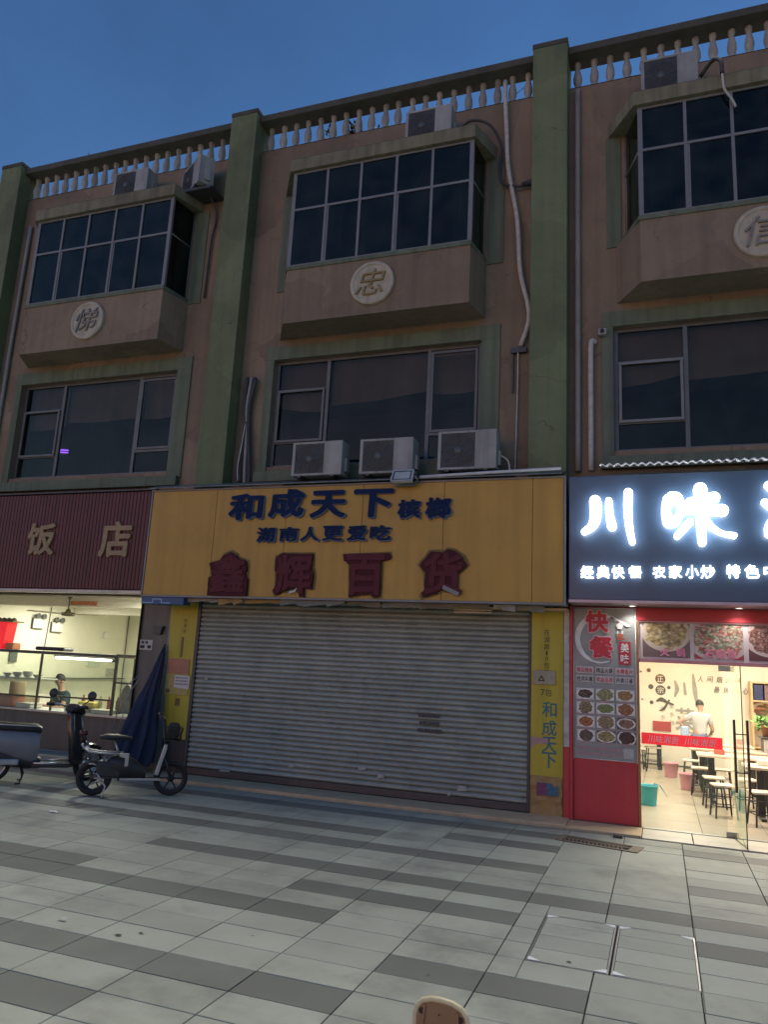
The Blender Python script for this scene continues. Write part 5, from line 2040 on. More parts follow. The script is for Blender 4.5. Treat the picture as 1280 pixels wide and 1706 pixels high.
    mb.add(vs, [(i * ns + k, i * ns + (k + 1) % ns, (i + 1) * ns + (k + 1) % ns, (i + 1) * ns + k) for i in range(nr) for k in range(ns)], True)
    part('hair', mb, hair_m, t, local=True)
    mb = MB()
    for sx in (-1, 1):
        mb.lathe([(0, -0.008 * s), (0.018 * s, -0.006 * s), (0.026 * s, 0), (0.018 * s, 0.008 * s), (0, 0.008 * s)], 10,
                 MH @ Matrix.Translation((sx * 0.08 * s, 0.005 * s, -0.035 * s)) @ Matrix.Rotation(PI / 2, 4, 'Y'))
    mb.add([MH @ Vector(v) * 1 for v in ((0, -0.088 * s, 0.0), (-0.016 * s, -0.086 * s, -0.05 * s), (0.016 * s, -0.086 * s, -0.05 * s), (0, -0.112 * s, -0.045 * s))],
           [(0, 1, 3), (0, 3, 2), (1, 2, 3)], True)
    part('ears_and_nose', mb, skin_m, t, local=True)
    mb = MB()
    for sx in (-1, 1):
        mb.lathe([(0, 0.004 * s), (0.010 * s, 0.001 * s), (0.012 * s, 0)], 8, MH @ Matrix.Translation((sx * 0.032 * s, -0.089 * s, -0.012 * s)) @ Matrix.Rotation(PI / 2, 4, 'X'))
        mb.box(sx * 0.032 * s - 0.017 * s, sx * 0.032 * s + 0.017 * s, -0.096 * s, -0.088 * s, 0.006 * s, 0.013 * s, M=MH)
    mb.box(-0.022 * s, 0.022 * s, -0.092 * s, -0.084 * s, -0.078 * s, -0.070 * s, M=MH)
    part('eyes_and_mouth', mb, mat('dark facial features', (0.07, 0.035, 0.03), 0.5), t, local=True)
    return t


seated = dict(pelvis=(0, 0.10, 0.36), chest=(0, 0.02, 0.74), neck=(0, -0.02, 0.94), head=(0.0, -0.06, 1.085),
              shl=(0.185, 0.02, 0.83), ell=(0.26, -0.10, 0.58), wrl=(0.16, -0.32, 0.62), shr=(-0.185, 0.02, 0.83), elr=(-0.26, -0.10, 0.58), wrr=(-0.14, -0.33, 0.62),
              hipl=(0.1, 0.06, 0.36), knl=(0.13, -0.34, 0.48), anl=(0.13, -0.34, 0.10), hipr=(-0.1, 0.06, 0.36), knr=(-0.13, -0.34, 0.48), anr=(-0.13, -0.34, 0.10))
person('man with short black hair in a dark green shirt sitting behind the glass food case', (-4.06, 1.5, 0.163), math.radians(-22), seated,
       mat('dark green shirt', (0.012, 0.045, 0.05), 0.85, var=0.15), mat('dark trousers', (0.03, 0.03, 0.035), 0.85), 1.03)
standing = dict(pelvis=(0, 0.0, 0.90), chest=(-0.03, -0.07, 1.27), neck=(-0.03, -0.12, 1.45), head=(-0.01, -0.17, 1.585),
                shl=(0.155, -0.06, 1.36), ell=(0.42, 0.02, 1.20), wrl=(0.24, -0.02, 1.00), handl=(0.15, -0.03, 0.98),
                shr=(-0.20, -0.07, 1.34), elr=(-0.26, -0.14, 1.06), wrr=(-0.20, -0.36, 0.98),
                hipl=(0.1, 0.0, 0.88), knl=(0.11, -0.02, 0.48), anl=(0.11, 0.03, 0.09), hipr=(-0.1, 0.0, 0.88), knr=(-0.11, -0.03, 0.48), anr=(-0.11, 0.02, 0.09))
person('man seen from behind in a white t shirt with a hand on his hip', (7.95, 5.9, 0.012), math.radians(172), standing,
       mat('white t shirt', (0.42, 0.41, 0.41), 0.85, var=0.06), mat('blue grey jeans', (0.13, 0.15, 0.22), 0.85, var=0.2), 0.90)
mb = MB()
mb.box(7.60, 7.76, 5.80, 5.92, 0.62, 1.02, 0.03)
solo('apron_bag', mb, mat('blue patterned bag', (0.30, 0.38, 0.55), 0.7, var=0.5, scale=40), 'pale blue bag beside the man with a hand on his hip', 'bag')

# ------------------------------------------------------------------ right restaurant furniture
wood_m = mat('pale table top', (0.55, 0.45, 0.33), 0.35, var=0.12, scale=5)
leg_m = mat('black table leg', (0.03, 0.03, 0.03), 0.5, var=0.15)
seat_m = mat('beige stool seat', (0.58, 0.50, 0.40), 0.45, var=0.08)


def dining_table(label, loc, group):
    t = thing('dining_table', label, 'table', loc, 0, group)
    mb = MB()
    mb.box(0, 1.25, 0, 0.66, 0.70, 0.735, 0.006)
    part('tabletop', mb, wood_m, t, local=True)
    for x in (0.22, 1.03):
        mb = MB()
        mb.box(x - 0.05, x + 0.05, 0.29, 0.37, 0.04, 0.70, 0.006)
        mb.box(x - 0.035, x + 0.035, 0.06, 0.60, 0.0, 0.04, 0.008)
        mb.box(x - 0.03, x + 0.03, 0.08, 0.58, 0.66, 0.6995)
        part('leg', mb, leg_m, t, local=True)
    return t


T0 = dining_table('pale dining table nearest the entrance of the right restaurant', (8.36, 1.45, 0.012), 'dining tables in the right restaurant')
for loc, lb in (((7.78, 2.85, 0.012), 'second dining table from the entrance, behind the open glass door'),
                ((7.70, 4.05, 0.012), 'third dining table from the entrance, behind the pink bucket'),
                ((7.62, 5.2, 0.012), 'fourth dining table back from the entrance, beside the man'),
                ((6.15, 7.0, 0.012), 'pale dining table deep at the left wall under the red poster')):
    dup(T0, loc, 0, lb, 'dining tables in the right restaurant')


def stool(label, loc, group):
    t = thing('stool', label, 'stool', loc, 0.2, group)
    mb = MB()
    mb.box(-0.15, 0.15, -0.15, 0.15, 0.425, 0.455, 0.010)
    part('seat', mb, seat_m, t, local=True)
    for sx in (-1, 1):
        for sy in (-1, 1):
            mb = MB()
            mb.tube([(sx * 0.11, sy * 0.11, 0.425), (sx * 0.15, sy * 0.15, 0.0)], 0.014, 6)
            part('leg', mb, leg_m, t, local=True)
    mb = MB()
    for z in (0.16, 0.3):
        k = 0.11 + 0.04 * (0.425 - z) / 0.425
        mb.tube([(-k, -k, z), (k, -k, z), (k, k, z), (-k, k, z), (-k, -k, z)], 0.008, 5)
    part('stretcher', mb, leg_m, t, local=True)
    return t


S0 = stool('low stool closest to the open glass door in the right restaurant', (8.06, 1.55, 0.012), 'stools in the right restaurant')
for loc, rz, lb in (((7.99, 2.42, 0.012), 0.1, 'stool standing just behind the one closest to the glass door'),
                    ((7.86, 3.72, 0.012), -0.1, 'stool beside the second pink bucket'), ((8.52, 1.15, 0.012), 0.3, 'stool in front of the nearest table right of the glass door'),
                    ((8.2, 3.72, 0.012), 0.0, 'stool right of the one beside the second pink bucket'), ((8.45, 2.55, 0.012), 0.2, 'stool tucked between the two nearest tables'),
                    ((7.75, 4.95, 0.012), 0.0, 'stool near the third table from the entrance'), ((6.75, 6.7, 0.012), 0.2, 'white topped stool beside the far left table'),
                    ((7.05, 7.3, 0.012), 0.2, 'farthest stool near the back wall')):
    dup(S0, loc, rz, lb, 'stools in the right restaurant')


def bucket(label, loc, m, h=0.36, r=0.15, cloth=None):
    t = thing('bucket', label, 'bucket', loc)
    mb = MB()
    mb.lathe([(0, 0.0), (r * 0.78, 0.0), (r * 0.8, 0.01), (r, h), (r * 1.06, h), (r * 1.06, h + 0.015), (r * 0.95, h + 0.015), (r * 0.94, h - 0.01), (r * 0.75, 0.02), (0, 0.02)], 20)
    part('tub', mb, m, t, local=True)
    if cloth:
        mb = MB()
        mb.add([(r * .4, -r * .7, h + 0.02), (r * 1.1, -r * .3, h + 0.03), (r * 1.3, r * .4, h + 0.01), (r * .6, r * .2, h + 0.05),
                (r * 1.9, -r * .3, h - 0.13), (r * 2.0, r * .2, h - 0.15)], [(0, 1, 3), (1, 2, 3), (1, 4, 5, 2)])
        part('cloth', mb, cloth, t, local=True)
    return t


bucket('turquoise bucket with a dark cloth over its rim on the restaurant floor', (7.03, 1.98, 0.012), mat('turquoise plastic', (0.05, 0.42, 0.50), 0.4, var=0.06), 0.28, 0.14, mat('dark teal cloth', (0.03, 0.14, 0.17), 0.8))
pink_b = mat('pink plastic', (0.62, 0.30, 0.36), 0.4, var=0.05)
bucket('nearer pink bucket on the restaurant floor beside the tables', (7.66, 4.30, 0.012), pink_b, 0.26, 0.145)
bucket('farther pink bucket behind the nearer one', (7.40, 6.0, 0.012), pink_b, 0.26, 0.145)
# red poster and wall lettering
mb = MB()
mb.box(7.05, 7.45, 8.47, 8.497, 0.74, 0.96)
solo('wall_poster', mb, mat('red poster', (0.40, 0.06, 0.06), 0.5, var=0.12), 'small red poster low on the back wall of the right restaurant', 'poster')
wd = thing('wall_lettering', 'large grey brush characters on the back wall of the right restaurant', 'wall lettering', (8.0, 8.49, 1.0))
mb = MB()
stroke(mb, [(7.56, 1.90), (7.60, 1.72), (7.55, 1.55)], [.02, .05, .02], 8.485, 8.493)
stroke(mb, [(7.76, 1.86), (7.78, 1.62)], [.02, .035], 8.483, 8.493)
stroke(mb, [(7.96, 2.06), (7.99, 1.70), (8.03, 1.36)], [.02, .05, .02], 8.481, 8.493)
part('character', mb, greytxt_m, wd)
letter('菜', 7.54, 7.98, 0.78, 1.30, 8.493, greytxt_m, wd, 0.006, 0.02, 'character')
dk_txt = mat('dark brown wall print', (0.10, 0.085, 0.075), 0.6)
for i, ch in enumerate('人间烟火味'):
    letter(ch, 8.06 + i * 0.20, 8.18 + i * 0.20, 1.91, 2.05, 8.493, dk_txt, wd, 0.004, 0.0, 'character', shear=0.2)
for i, ch in enumerate('最抚凡心'):
    letter(ch, 8.40 + i * 0.20, 8.52 + i * 0.20, 1.68, 1.82, 8.493, dk_txt, wd, 0.004, 0.0, 'character', shear=0.2)
for i, ch in enumerate('正宗'):
    mb = MB()
    mb.lathe([(0, 0), (0.115, 0)], 20, Matrix.Translation((7.235, 8.49 - 0.001 * i, 1.93 - i * 0.26)) @ Matrix.Rotation(PI / 2, 4, 'X'))
    q = part('round_ground', mb, dk_txt, wd)
    letter(ch, 7.165, 7.305, 1.86 - i * 0.26, 2.0 - i * 0.26, 8.487, warm_m, wd, 0.003, 0.0, 'character')
for c, (x, txt) in enumerate(((7.22, '家乡'), (7.42, '家乡味'))):
    for i, ch in enumerate(txt):
        letter(ch, x, x + 0.11, 1.26 - i * 0.19 - 0.08 * (1 - c), 1.38 - i * 0.19 - 0.08 * (1 - c), 8.493, greytxt_m, wd, 0.003, -0.01, 'character')
for (x, z, r) in ((6.98, 2.12, .05), (6.80, 2.08, .025), (6.68, 1.96, .03), (6.64, 1.76, .04), (6.69, 1.58, .025), (6.82, 1.44, .02), (7.03, 1.38, .045), (7.02, 1.74, .06), (7.42, 1.74, .04)):
    mb = MB()
    mb.lathe([(0, 0), (r, 0)], 10, Matrix.Translation((x, 8.49, z)) @ Matrix.Rotation(PI / 2, 4, 'X'))
    part('ornament_dot', mb, dk_txt, wd)
mb = MB()
stroke(mb, [(7.15, 1.42), (7.25, 1.46), (7.38, 1.40), (7.5, 1.36)], [.02, .05, .03, .02], 8.485, 8.493)
stroke(mb, [(7.42, 1.45), (7.30, 1.25), (7.2, 1.2)], [.02, .03, .01], 8.483, 8.493)
part('ornament_swirl', mb, dk_txt, wd)

# drinks cabinet against the back wall
dc = thing('drinks_cabinet', 'open wooden cabinet with drink cartons at the back right of the restaurant', 'cabinet', (9.7, 8.2, 0.012))
mb = MB()
mb.box(9.12, 9.16, 8.0, 8.48, 0.012, 1.98)
mb.box(10.3, 10.34, 8.0, 8.48, 0.012, 1.98)
for z in (0.55, 1.05, 1.54, 1.94):
    mb.box(9.161, 10.299, 8.0, 8.48, z, z + 0.035)
mb.box(9.161, 10.299, 8.46, 8.48, 0.012, 0.549)
part('carcass', mb, mat('yellow wood', (0.50, 0.36, 0.18), 0.5, var=0.15), dc)
for i, (x, m_) in enumerate(((9.18, (0.02, 0.03, 0.09)), (9.40, (0.16, 0.10, 0.10)), (9.62, (0.35, 0.16, 0.05)), (9.84, (0.45, 0.33, 0.12)), (10.06, (0.06, 0.07, 0.12)))):
    mb = MB()
    mb.box(x, x + 0.19, 8.05, 8.35, 1.576, 1.576 + 0.33, 0.006)
    b_ = solo('drink_box', mb, mat('drink pack %d' % i, m_, 0.4, var=0.4, scale=20),
              ['navy drink carton at the left end of the cabinet shelf', 'dull mauve drink carton beside the navy one', 'brown drink carton third along the cabinet shelf', 'yellow drink carton fourth along the cabinet shelf', 'slate drink carton at the right end of the cabinet shelf'][i], 'box', 'drink cartons on the cabinet shelf')
mb = MB()
mb.box(9.17, 10.29, 8.3, 8.32, 1.09, 1.53)
part('food_print', mb, food('cabinet print', (.5, .16, .06), (.16, .24, .08), (.6, .34, .2), (.5, .3, .2), .6, .6, 8), dc)
# partition desk with plants, white chair
pd = thing('partition_desk', 'grey partition desk with a dark top right of the glass door', 'desk', (9.6, 4.4, 0.012))
mb = MB()
mb.box(8.92, 10.8, 4.2, 4.26, 0.012, 0.98, 0.006)
part('front_panel', mb, mat('grey partition', (0.42, 0.41, 0.40), 0.6), pd)
mb = MB()
mb.box(8.88, 10.8, 4.17, 4.75, 0.981, 1.01, 0.006)
part('desk_top', mb, leg_m, pd)
mb = MB()
mb.box(8.92, 8.97, 4.262, 4.72, 0.012, 0.98)
part('side_panel', mb, leg_m, pd)
gleaf = mat('fresh leaf', (0.12, 0.26, 0.05), 0.6, var=0.3)
plant('leafy green potted plant on the partition desk', (9.02, 4.45, 1.011), 0.22, 16, 0.2, True, gleaf, 0.11, 0.3)
plant('second leafy plant further right on the partition desk', (9.5, 4.45, 1.011), 0.24, 16, 0.2, True, gleaf, 0.11, 0.3)
ch_ = thing('chair', 'white rounded chair back behind the plants in the right restaurant', 'chair', (9.35, 5.3, 0.012))
mb = MB()
mb.box(-0.25, 0.25, -0.22, 0.22, 0.44, 0.50, 0.02)
part('seat', mb, white_m, ch_, local=True)
mb = MB()
pl_ = [(-0.24, 0.55), (0.24, 0.55), (0.26, 1.15), (0.2, 1.27), (0.1, 1.32), (-0.1, 1.32), (-0.2, 1.27), (-0.26, 1.15)]
mb.prism(pl_, 0.20, 0.24)
part('backrest', mb, white_m, ch_, local=True)
for sx in (-1, 1):
    for sy in (-1, 1):
        mb = MB()
        mb.tube([(sx * .2, sy * .18, 0.44), (sx * .23, sy * .22, 0)], 0.02, 6)
        part('leg', mb, white_m, ch_, local=True)
for sx in (-1, 1):
    mb = MB()
    mb.tube([(sx * .2, 0.21, 0.49), (sx * .2, 0.22, 0.6)], 0.02, 6)
    part('back_post', mb, white_m, ch_, local=True)


def panel_light(name, label, x0, x1, y0, y1, z, energy, col, group, es):
    t = thing(name, label, 'ceiling light', ((x0 + x1) / 2, (y0 + y1) / 2, z), 0, group)
    mb = MB()
    mb.box(x0 - 0.03, x1 + 0.03, y0 - 0.03, y1 + 0.03, z - 0.03, z - 0.001)
    part('frame', mb, white_m, t)
    mb = MB()
    mb.box(x0, x1, y0, y1, z - 0.036, z - 0.0301)
    part('diffuser', mb, emit('warm diffuser', (1.0, 0.86, 0.66), es), t)
    l = bpy.data.lights.new('panel_lamp', 'AREA')
    l.shape = 'RECTANGLE'
    l.size, l.size_y = x1 - x0, y1 - y0
    l.energy = energy * K
    l.color = col
    o = bpy.data.objects.new('lamp', l)
    COL.objects.link(o)
    o.parent = t
    o.location = (0, 0, -0.05)
    return t


for i, (x, y) in enumerate(((7.6, 1.6), (9.6, 1.6), (7.6, 4.4), (9.6, 4.4), (7.6, 6.4), (9.6, 6.4))):
    panel_light('panel_light', ['square ceiling panel light just inside the right restaurant door', 'square ceiling panel light at the right front of the restaurant', 'square ceiling panel light over the middle tables',
                                'square ceiling panel light above the partition desk', 'square ceiling panel light before the lettered back wall', 'square ceiling panel light before the drinks cabinet'][i],
                x - 0.3, x + 0.3, y - 0.3, y + 0.3, 3.02, (104, 90, 66)[i // 2], (1.0, 0.89, 0.75), 'ceiling panel lights in the right restaurant', 4)

# ------------------------------------------------------------------ left restaurant interior
ct = thing('counter', 'dark grey serving counter of the left restaurant', 'counter', (-4.1, 0.4, 0.16))
mb = MB()
mb.box(-6.98, -1.26, 0.12, 0.70, 0.161, 0.78, 0.006)
part('front', mb, mat('scuffed grey counter', (0.065, 0.075, 0.075), 0.35, var=0.2, scale=3, streak=0.25, bump=0.05), ct)
mb = MB()
mb.box(-6.98, -1.25, 0.08, 0.74, 0.781, 0.82, 0.006)
part('top', mb, mat('steel counter top', (0.42, 0.43, 0.40), 0.3, metal=0.6), ct)
fc = thing('food_case', 'glass food display case with a lit tube standing on the serving counter', 'display case', (-4.1, 0.3, 0.82))
frame_m = mat('dark case frame', (0.055, 0.06, 0.05), 0.4, metal=0.3)


def bar(x0, x1, z0, z1, y0=0.10, y1=0.135, nm='frame_bar', m=frame_m):
    mb = MB()
    mb.box(x0, x1, y0, y1, z0, z1, 0.003)
    return part(nm, mb, m, fc)


bar(-6.9, -1.72, 1.795, 1.845)
bar(-1.715, -1.25, 1.83, 1.86)
bar(-6.9, -3.035, 1.025, 1.055)
bar(-3.0, -1.72, 1.055, 1.085)
for x in (-5.2, -3.355):
    bar(x - 0.018, x + 0.018, 0.822, 1.794, 0.101, 0.134)
bar(-3.03, -3.005, 0.822, 1.08)
bar(-1.718, -1.668, 0.822, 1.829)
bar(-1.665, -1.25, 1.36, 1.39, 0.101, 0.134)
bar(-1.275, -1.25, 0.822, 1.359, 0.101, 0.134)
bar(-1.275, -1.25, 1.391, 1.829, 0.101, 0.134)
bar(-6.9, -1.72, 1.795, 1.83, 0.60, 0.64)
for x in (-5.2, -1.70):
    bar(x - 0.015, x + 0.015, 0.822, 1.794, 0.605, 0.635)
bar(-6.9, -3.38, 1.33, 1.35, 0.14, 0.60, 'glass_shelf', mat('dusty shelf', (0.5, 0.52, 0.46), 0.3))
bar(-3.33, -1.74, 1.845, 1.849, 0.136, 0.60, 'roof_panel', white_m)
bar(-6.9, -3.38, 1.845, 1.849, 0.136, 0.60, 'roof_panel', white_m)
for x0, x1, z0, z1 in ((-6.9, -5.22, 1.056, 1.794), (-5.18, -3.375, 1.056, 1.794), (-3.335, -1.72, 1.09, 1.794), (-1.665, -1.277, 1.392, 1.828), (-1.665, -1.277, 0.825, 1.358),
                       (-5.18, -3.375, 0.825, 1.024), (-3.0, -1.72, 0.825, 1.054)):
    bar(x0, x1, z0, z1, 0.114, 0.119, 'pane', case_glass)
tl = part('tube_lamp', MB().box(-3.12, -1.82, 0.15, 0.19, 1.765, 1.793), white_m, fc)
mb = MB()
mb.tube([(-3.08, 0.165, 1.745), (-1.86, 0.165, 1.745)], 0.02, 8)
part('tube', mb, lamp_white, tl)
# tubs, trays, papers on and in the case
mb = MB()
mb.box(-4.9, -4.0, 0.2, 0.52, 0.822, 1.0, 0.02)
mb.box(-4.92, -3.98, 0.18, 0.54, 1.0, 1.02, 0.006)
solo('food_tub', mb, mat('red brown tub', (0.42, 0.14, 0.10), 0.5, var=0.15), 'long reddish plastic tub inside the left part of the glass case', 'tub')
for i, (x, w, z, c, lb) in enumerate(((-3.9, .34, .07, (0.62, 0.60, 0.52), 'white food tray left of the scooter mirror in the glass case'),
                                      (-2.78, .4, .05, (0.60, 0.60, 0.56), 'wide steel food tray in the middle of the glass case'),
                                      (-2.2, .36, .06, (0.56, 0.55, 0.45), 'pale tray of food near the right end of the glass case'))):
    mb = MB()
    mb.box(x, x + w, 0.2, 0.5, 0.822, 0.822 + z, 0.012)
    mb.box(x - 0.015, x + w + 0.015, 0.185, 0.515, 0.822 + z, 0.832 + z, 0.004)
    solo('food_tray', mb, mat('tray %d' % i, c, 0.4, var=0.25, scale=18), lb, 'tray', 'food trays in the glass case')
mb = MB()
mb.box(-2.6, -2.25, 0.3, 0.5, 0.90, 1.0, 0.03)
solo('food_packet', mb, mat('yellow packet', (0.62, 0.5, 0.1), 0.5, var=0.2), 'yellow packet lying on a tray in the glass case', 'packet')
mb = MB()
mb.box(-3.62, -2.95, 0.18, 0.45, 1.86, 1.93, 0.03)
solo('black_tray', mb, mat('black tray', (0.02, 0.018, 0.015), 0.4), 'long black tray lying on top of the glass case', 'tray')
bowl_m = mat('white bowl', (0.66, 0.65, 0.6), 0.3, var=0.05)
for i in range(4):
    x = -4.35 + 0.24 * i
    mb = MB()
    for k in range(1 + i % 3):
        mb.lathe([(0.03, 0), (0.05, 0.01), (0.09, 0.06), (0.095, 0.065), (0.085, 0.06), (0.04, 0.02), (0, 0.02)], 14, Matrix.Translation((x, 0.36, 1.351 + 0.022 * k)))
    solo('bowl', mb, bowl_m, ['single white bowl leftmost on the shelf inside the glass case', 'pair of stacked white bowls on the shelf inside the glass case', 'stack of three white bowls on the shelf inside the glass case', 'single white bowl rightmost on the case shelf, beside the dark post'][i], 'bowl', 'bowls on the case shelf', (x, 0.36, 1.351))
for i in range(5):
    x = -2.62 + 0.19 * i
    mb = MB()
    mb.lathe([(0, 0), (0.035, 0), (0.038, 0.02), (0.036, 0.14), (0.015, 0.18), (0.015, 0.22), (0, 0.22)], 12, Matrix.Translation((x, 0.48, 0.822 + 0.07)))
    mb.box(x - 0.05, x + 0.05, 0.43, 0.53, 0.822, 0.8915)
    solo('sauce_bottle', mb, mat('sauce %d' % (i % 3), ((0.3, 0.06, 0.03), (0.10, 0.05, 0.02), (0.5, 0.42, 0.2))[i % 3], 0.25), ['red sauce bottle leftmost at the back of the glass case', 'brown sauce bottle between the leftmost red one and the cream one', 'cream sauce bottle in the middle at the back of the glass case', 'second red sauce bottle, right of the cream one in the glass case', 'brown sauce bottle rightmost at the back of the glass case'][i], 'bottle', 'sauce bottles in the glass case', (x, 0.48, 0.822))
for x, y, c, lb in ((8.55, 1.75, (0.7, 0.68, 0.62), 'white tissue box on the dining table nearest the entrance'), (8.05, 3.15, (0.5, 0.1, 0.08), 'red napkin box on the second dining table'),
                    (8.0, 4.35, (0.7, 0.68, 0.62), 'white tissue box on the third dining table')):
    mb = MB()
    mb.box(x, x + 0.16, y, y + 0.1, 0.748, 0.83, 0.012)
    mb.prism([(x + 0.05, 0.825), (x + 0.11, 0.825), (x + 0.12, 0.87), (x + 0.08, 0.85), (x + 0.045, 0.875)], y + 0.045, y + 0.055)
    solo('tissue_box', mb, mat('tissue %s' % lb[:5], c, 0.6), lb, 'tissue box')
# red glowing altar lantern
al = thing('red_lantern', 'glowing red box lantern with a gilded roof on top of the glass case', 'lantern', (-4.66, 0.35, 1.85))
mb = MB()
mb.prism([(-0.26, 0.0), (0.20, 0.0), (0.26, 0.50), (-0.26, 0.50)], -0.12, 0.12)
part('body', mb, emit('red lantern glow', (1.0, 0.02, 0.03), 0.55), al, local=True)
mb = MB()
for k in range(7):
    x = -0.36 + k * 0.12
    mb.lathe([(0, 0.06), (0.05, 0.035), (0.065, 0), (0, -0.01)], 10, Matrix.Translation((x, -0.08, 0.53)))
mb.box(-0.40, 0.40, -0.14, 0.14, 0.501, 0.525)
part('roof_ornament', mb, mat('tarnished gilt', (0.18, 0.15, 0.07), 0.4, metal=0.5), al, local=True)
mb = MB()
mb.lathe([(0, 0.07), (0.03, 0.06), (0.045, 0), (0, -0.01)], 10, Matrix.Translation((0.0, -0.125, 0.2)) @ Matrix.Rotation(PI / 2, 4, 'X'))
part('bulb', mb, emit('orange bulb', (1.0, 0.35, 0.2), 3), al, local=True)
mb = MB()
mb.box(0.24, 0.44, -0.1, 0.1, 0.0, 0.12, 0.02)
part('offering_box', mb, mat('orange box', (0.5, 0.2, 0.08), 0.6), al, local=True)


def tube_light(name, label, a, b, m, group, energy):
    a, b = Vector(a), Vector(b)
    t = thing(name, label, 'tube light', (a + b) / 2, 0, group)
    mb = MB()
    mb.tube([a + Vector((0, 0, 0.045)), b + Vector((0, 0, 0.045))], 0.035, 4)
    part('batten', mb, white_m, t)
    mb = MB()
    mb.tube([a, b], 0.02, 8)
    part('tube', mb, m, t)
    l = bpy.data.lights.new('tube_lamp', 'AREA')
    l.shape = 'RECTANGLE'
    l.size, l.size_y = (b - a).length, 0.06
    l.energy = energy * K
    l.color = (1.0, 0.97, 0.80)
    o = bpy.data.objects.new('lamp', l)
    COL.objects.link(o)
    o.parent = t
    o.location = (0, 0, -0.03)
    o.rotation_euler = (0, 0, math.atan2((b - a).y, (b - a).x))
    return t


tube_light('tube_light', 'fluorescent tube on the ceiling above the fan in the left restaurant', (-5.29, 2.35, 2.975), (-6.15, 4.05, 2.975), lamp_white, 'ceiling tubes in the left restaurant', 85)
tube_light('tube_light', 'fluorescent tube on the ceiling at the right of the left restaurant, hidden by the sign', (-2.2, 0.9, 2.975), (-2.2, 2.0, 2.975), lamp_white, 'ceiling tubes in the left restaurant', 120)
tube_light('tube_light', 'fluorescent tube deep at the back of the left restaurant', (-2.4, 5.5, 2.975), (-1.4, 5.5, 2.975), lamp_white, 'ceiling tubes in the left restaurant', 120)
fn = thing('ceiling_fan', 'ceiling fan with long thin blades in the left restaurant', 'ceiling fan', (-4.62, 2.0, 2.62))
mb = MB()
mb.tube([(0, 0, 0.42), (0, 0, 0.12)], 0.014, 8)
mb.lathe([(0.06, 0.418), (0.03, 0.34), (0.014, 0.33)], 12)
part('rod', mb, dark_m, fn, local=True)
mb = MB()
mb.lathe([(0, 0.12), (0.04, 0.12), (0.06, 0.06), (0.14, 0.05), (0.15, 0.02), (0.12, -0.02), (0, -0.03)], 20)
part('motor', mb, mat('olive fan motor', (0.12, 0.11, 0.07), 0.5), fn, local=True)
for k in range(3):
    a = math.radians(12 + 120 * k)
    mb = MB()
    Mx = Matrix.Rotation(a, 4, 'Z') @ Matrix.Translation((0.13, 0, 0.02)) @ Matrix.Rotation(0.18, 4, 'X')
    mb.box(0, 0.75, -0.06, 0.06, -0.004, 0.004, M=Mx)
    part('blade', mb, mat('cream fan blade', (0.5, 0.48, 0.36), 0.5), fn, local=True)
for i, (y, z) in enumerate(((3.62, 2.5), (4.24, 2.45))):
    e = thing('emergency_light', ['twin head emergency light on the left wall, the one nearer the street', 'twin head emergency light on the left wall, the one farther inside'][i], 'emergency light', (-6.99, y, z), 0, 'emergency lights')
    mb = MB()
    mb.box(-7.0 + 0.002, -6.93, y - 0.17, y + 0.17, z - 0.13, z + 0.10, 0.01)
    part('case', mb, white_m, e)
    for s_ in (-1, 1):
        mb = MB()
        mb.lathe([(0, 0), (0.05, 0.01), (0.07, 0.08), (0.06, 0.085), (0, 0.05)], 12, Matrix.Translation((-6.95, y + s_ * 0.10, z + 0.16)) @ Matrix.Rotation(PI / 2, 4, 'Y'))
        part('lamp_head', mb, dark_m, e)
    mb = MB()
    mb.box(-6.9995, -6.945, y - 0.185, y - 0.171, z - 0.14, z + 0.11)
    mb.box(-6.9995, -6.945, y - 0.185, y + 0.185, z - 0.145, z - 0.131)
    part('dark_rim', mb, dark_m, e)
mb = MB()
mb.tube([(-6.985, 4.02, 3.02), (-6.985, 3.95, 1.9), (-6.985, 3.92, 1.2)], 0.012, 5)
solo('cable', mb, dark_m, 'dark conduit down the left wall between the emergency lights', 'cable')
mb = MB()
mb.tube([(-6.94, 6.94, 3.02), (-6.95, 6.95, 0.5)], 0.014, 5)
solo('cable', mb, dark_m, 'dark conduit in the far corner of the left restaurant', 'cable')
mb = MB()
mb.box(-6.985, -6.9, 6.0, 6.15, 2.25, 2.42, 0.01)
solo('switch_box', mb, white_m, 'small switch box high on the wall of the left restaurant', 'switch box')
mb = MB()
mb.box(-4.75, -4.05, 2.18, 2.195, 2.85, 2.93)
solo('slogan_strip', mb, mat('faint red print', (0.62, 0.24, 0.12), 0.6, var=0.5, scale=12), 'red lettered strip on the ceiling beam of the left restaurant', 'sign')
for i, (y, z, w, h, c, lb) in enumerate(((2.9, 1.55, .14, .24, (0.10, 0.11, 0.10), 'dark wall fan bracket on the left wall'), (5.5, 1.50, .30, .36, (0.55, 0.62, 0.5), 'framed green notice on the wall behind the seated man'),
                                         (6.4, 1.62, .22, .14, (0.03, 0.04, 0.03), 'small black and white sign at the right of the far wall'), (4.8, 1.72, .08, .08, (0.2, 0.2, 0.18), 'small round wall clock behind the tube'),
                                         (6.3, 1.25, .2, .2, (0.4, 0.4, 0.34), 'pale wall notice below the small black sign'))):
    mb = MB()
    mb.box(-6.998, -6.96, y, y + w * 1.6, z, z + h)
    solo('wall_notice', mb, mat('notice %d' % i, c, 0.6, var=0.4, scale=25), lb, 'notice')
mb = MB()
mb.box(-6.99, -6.8, 1.2, 6.9, 1.18, 1.20)
solo('wall_shelf', mb, dark_m, 'long thin dark shelf along the left restaurant wall', 'shelf')
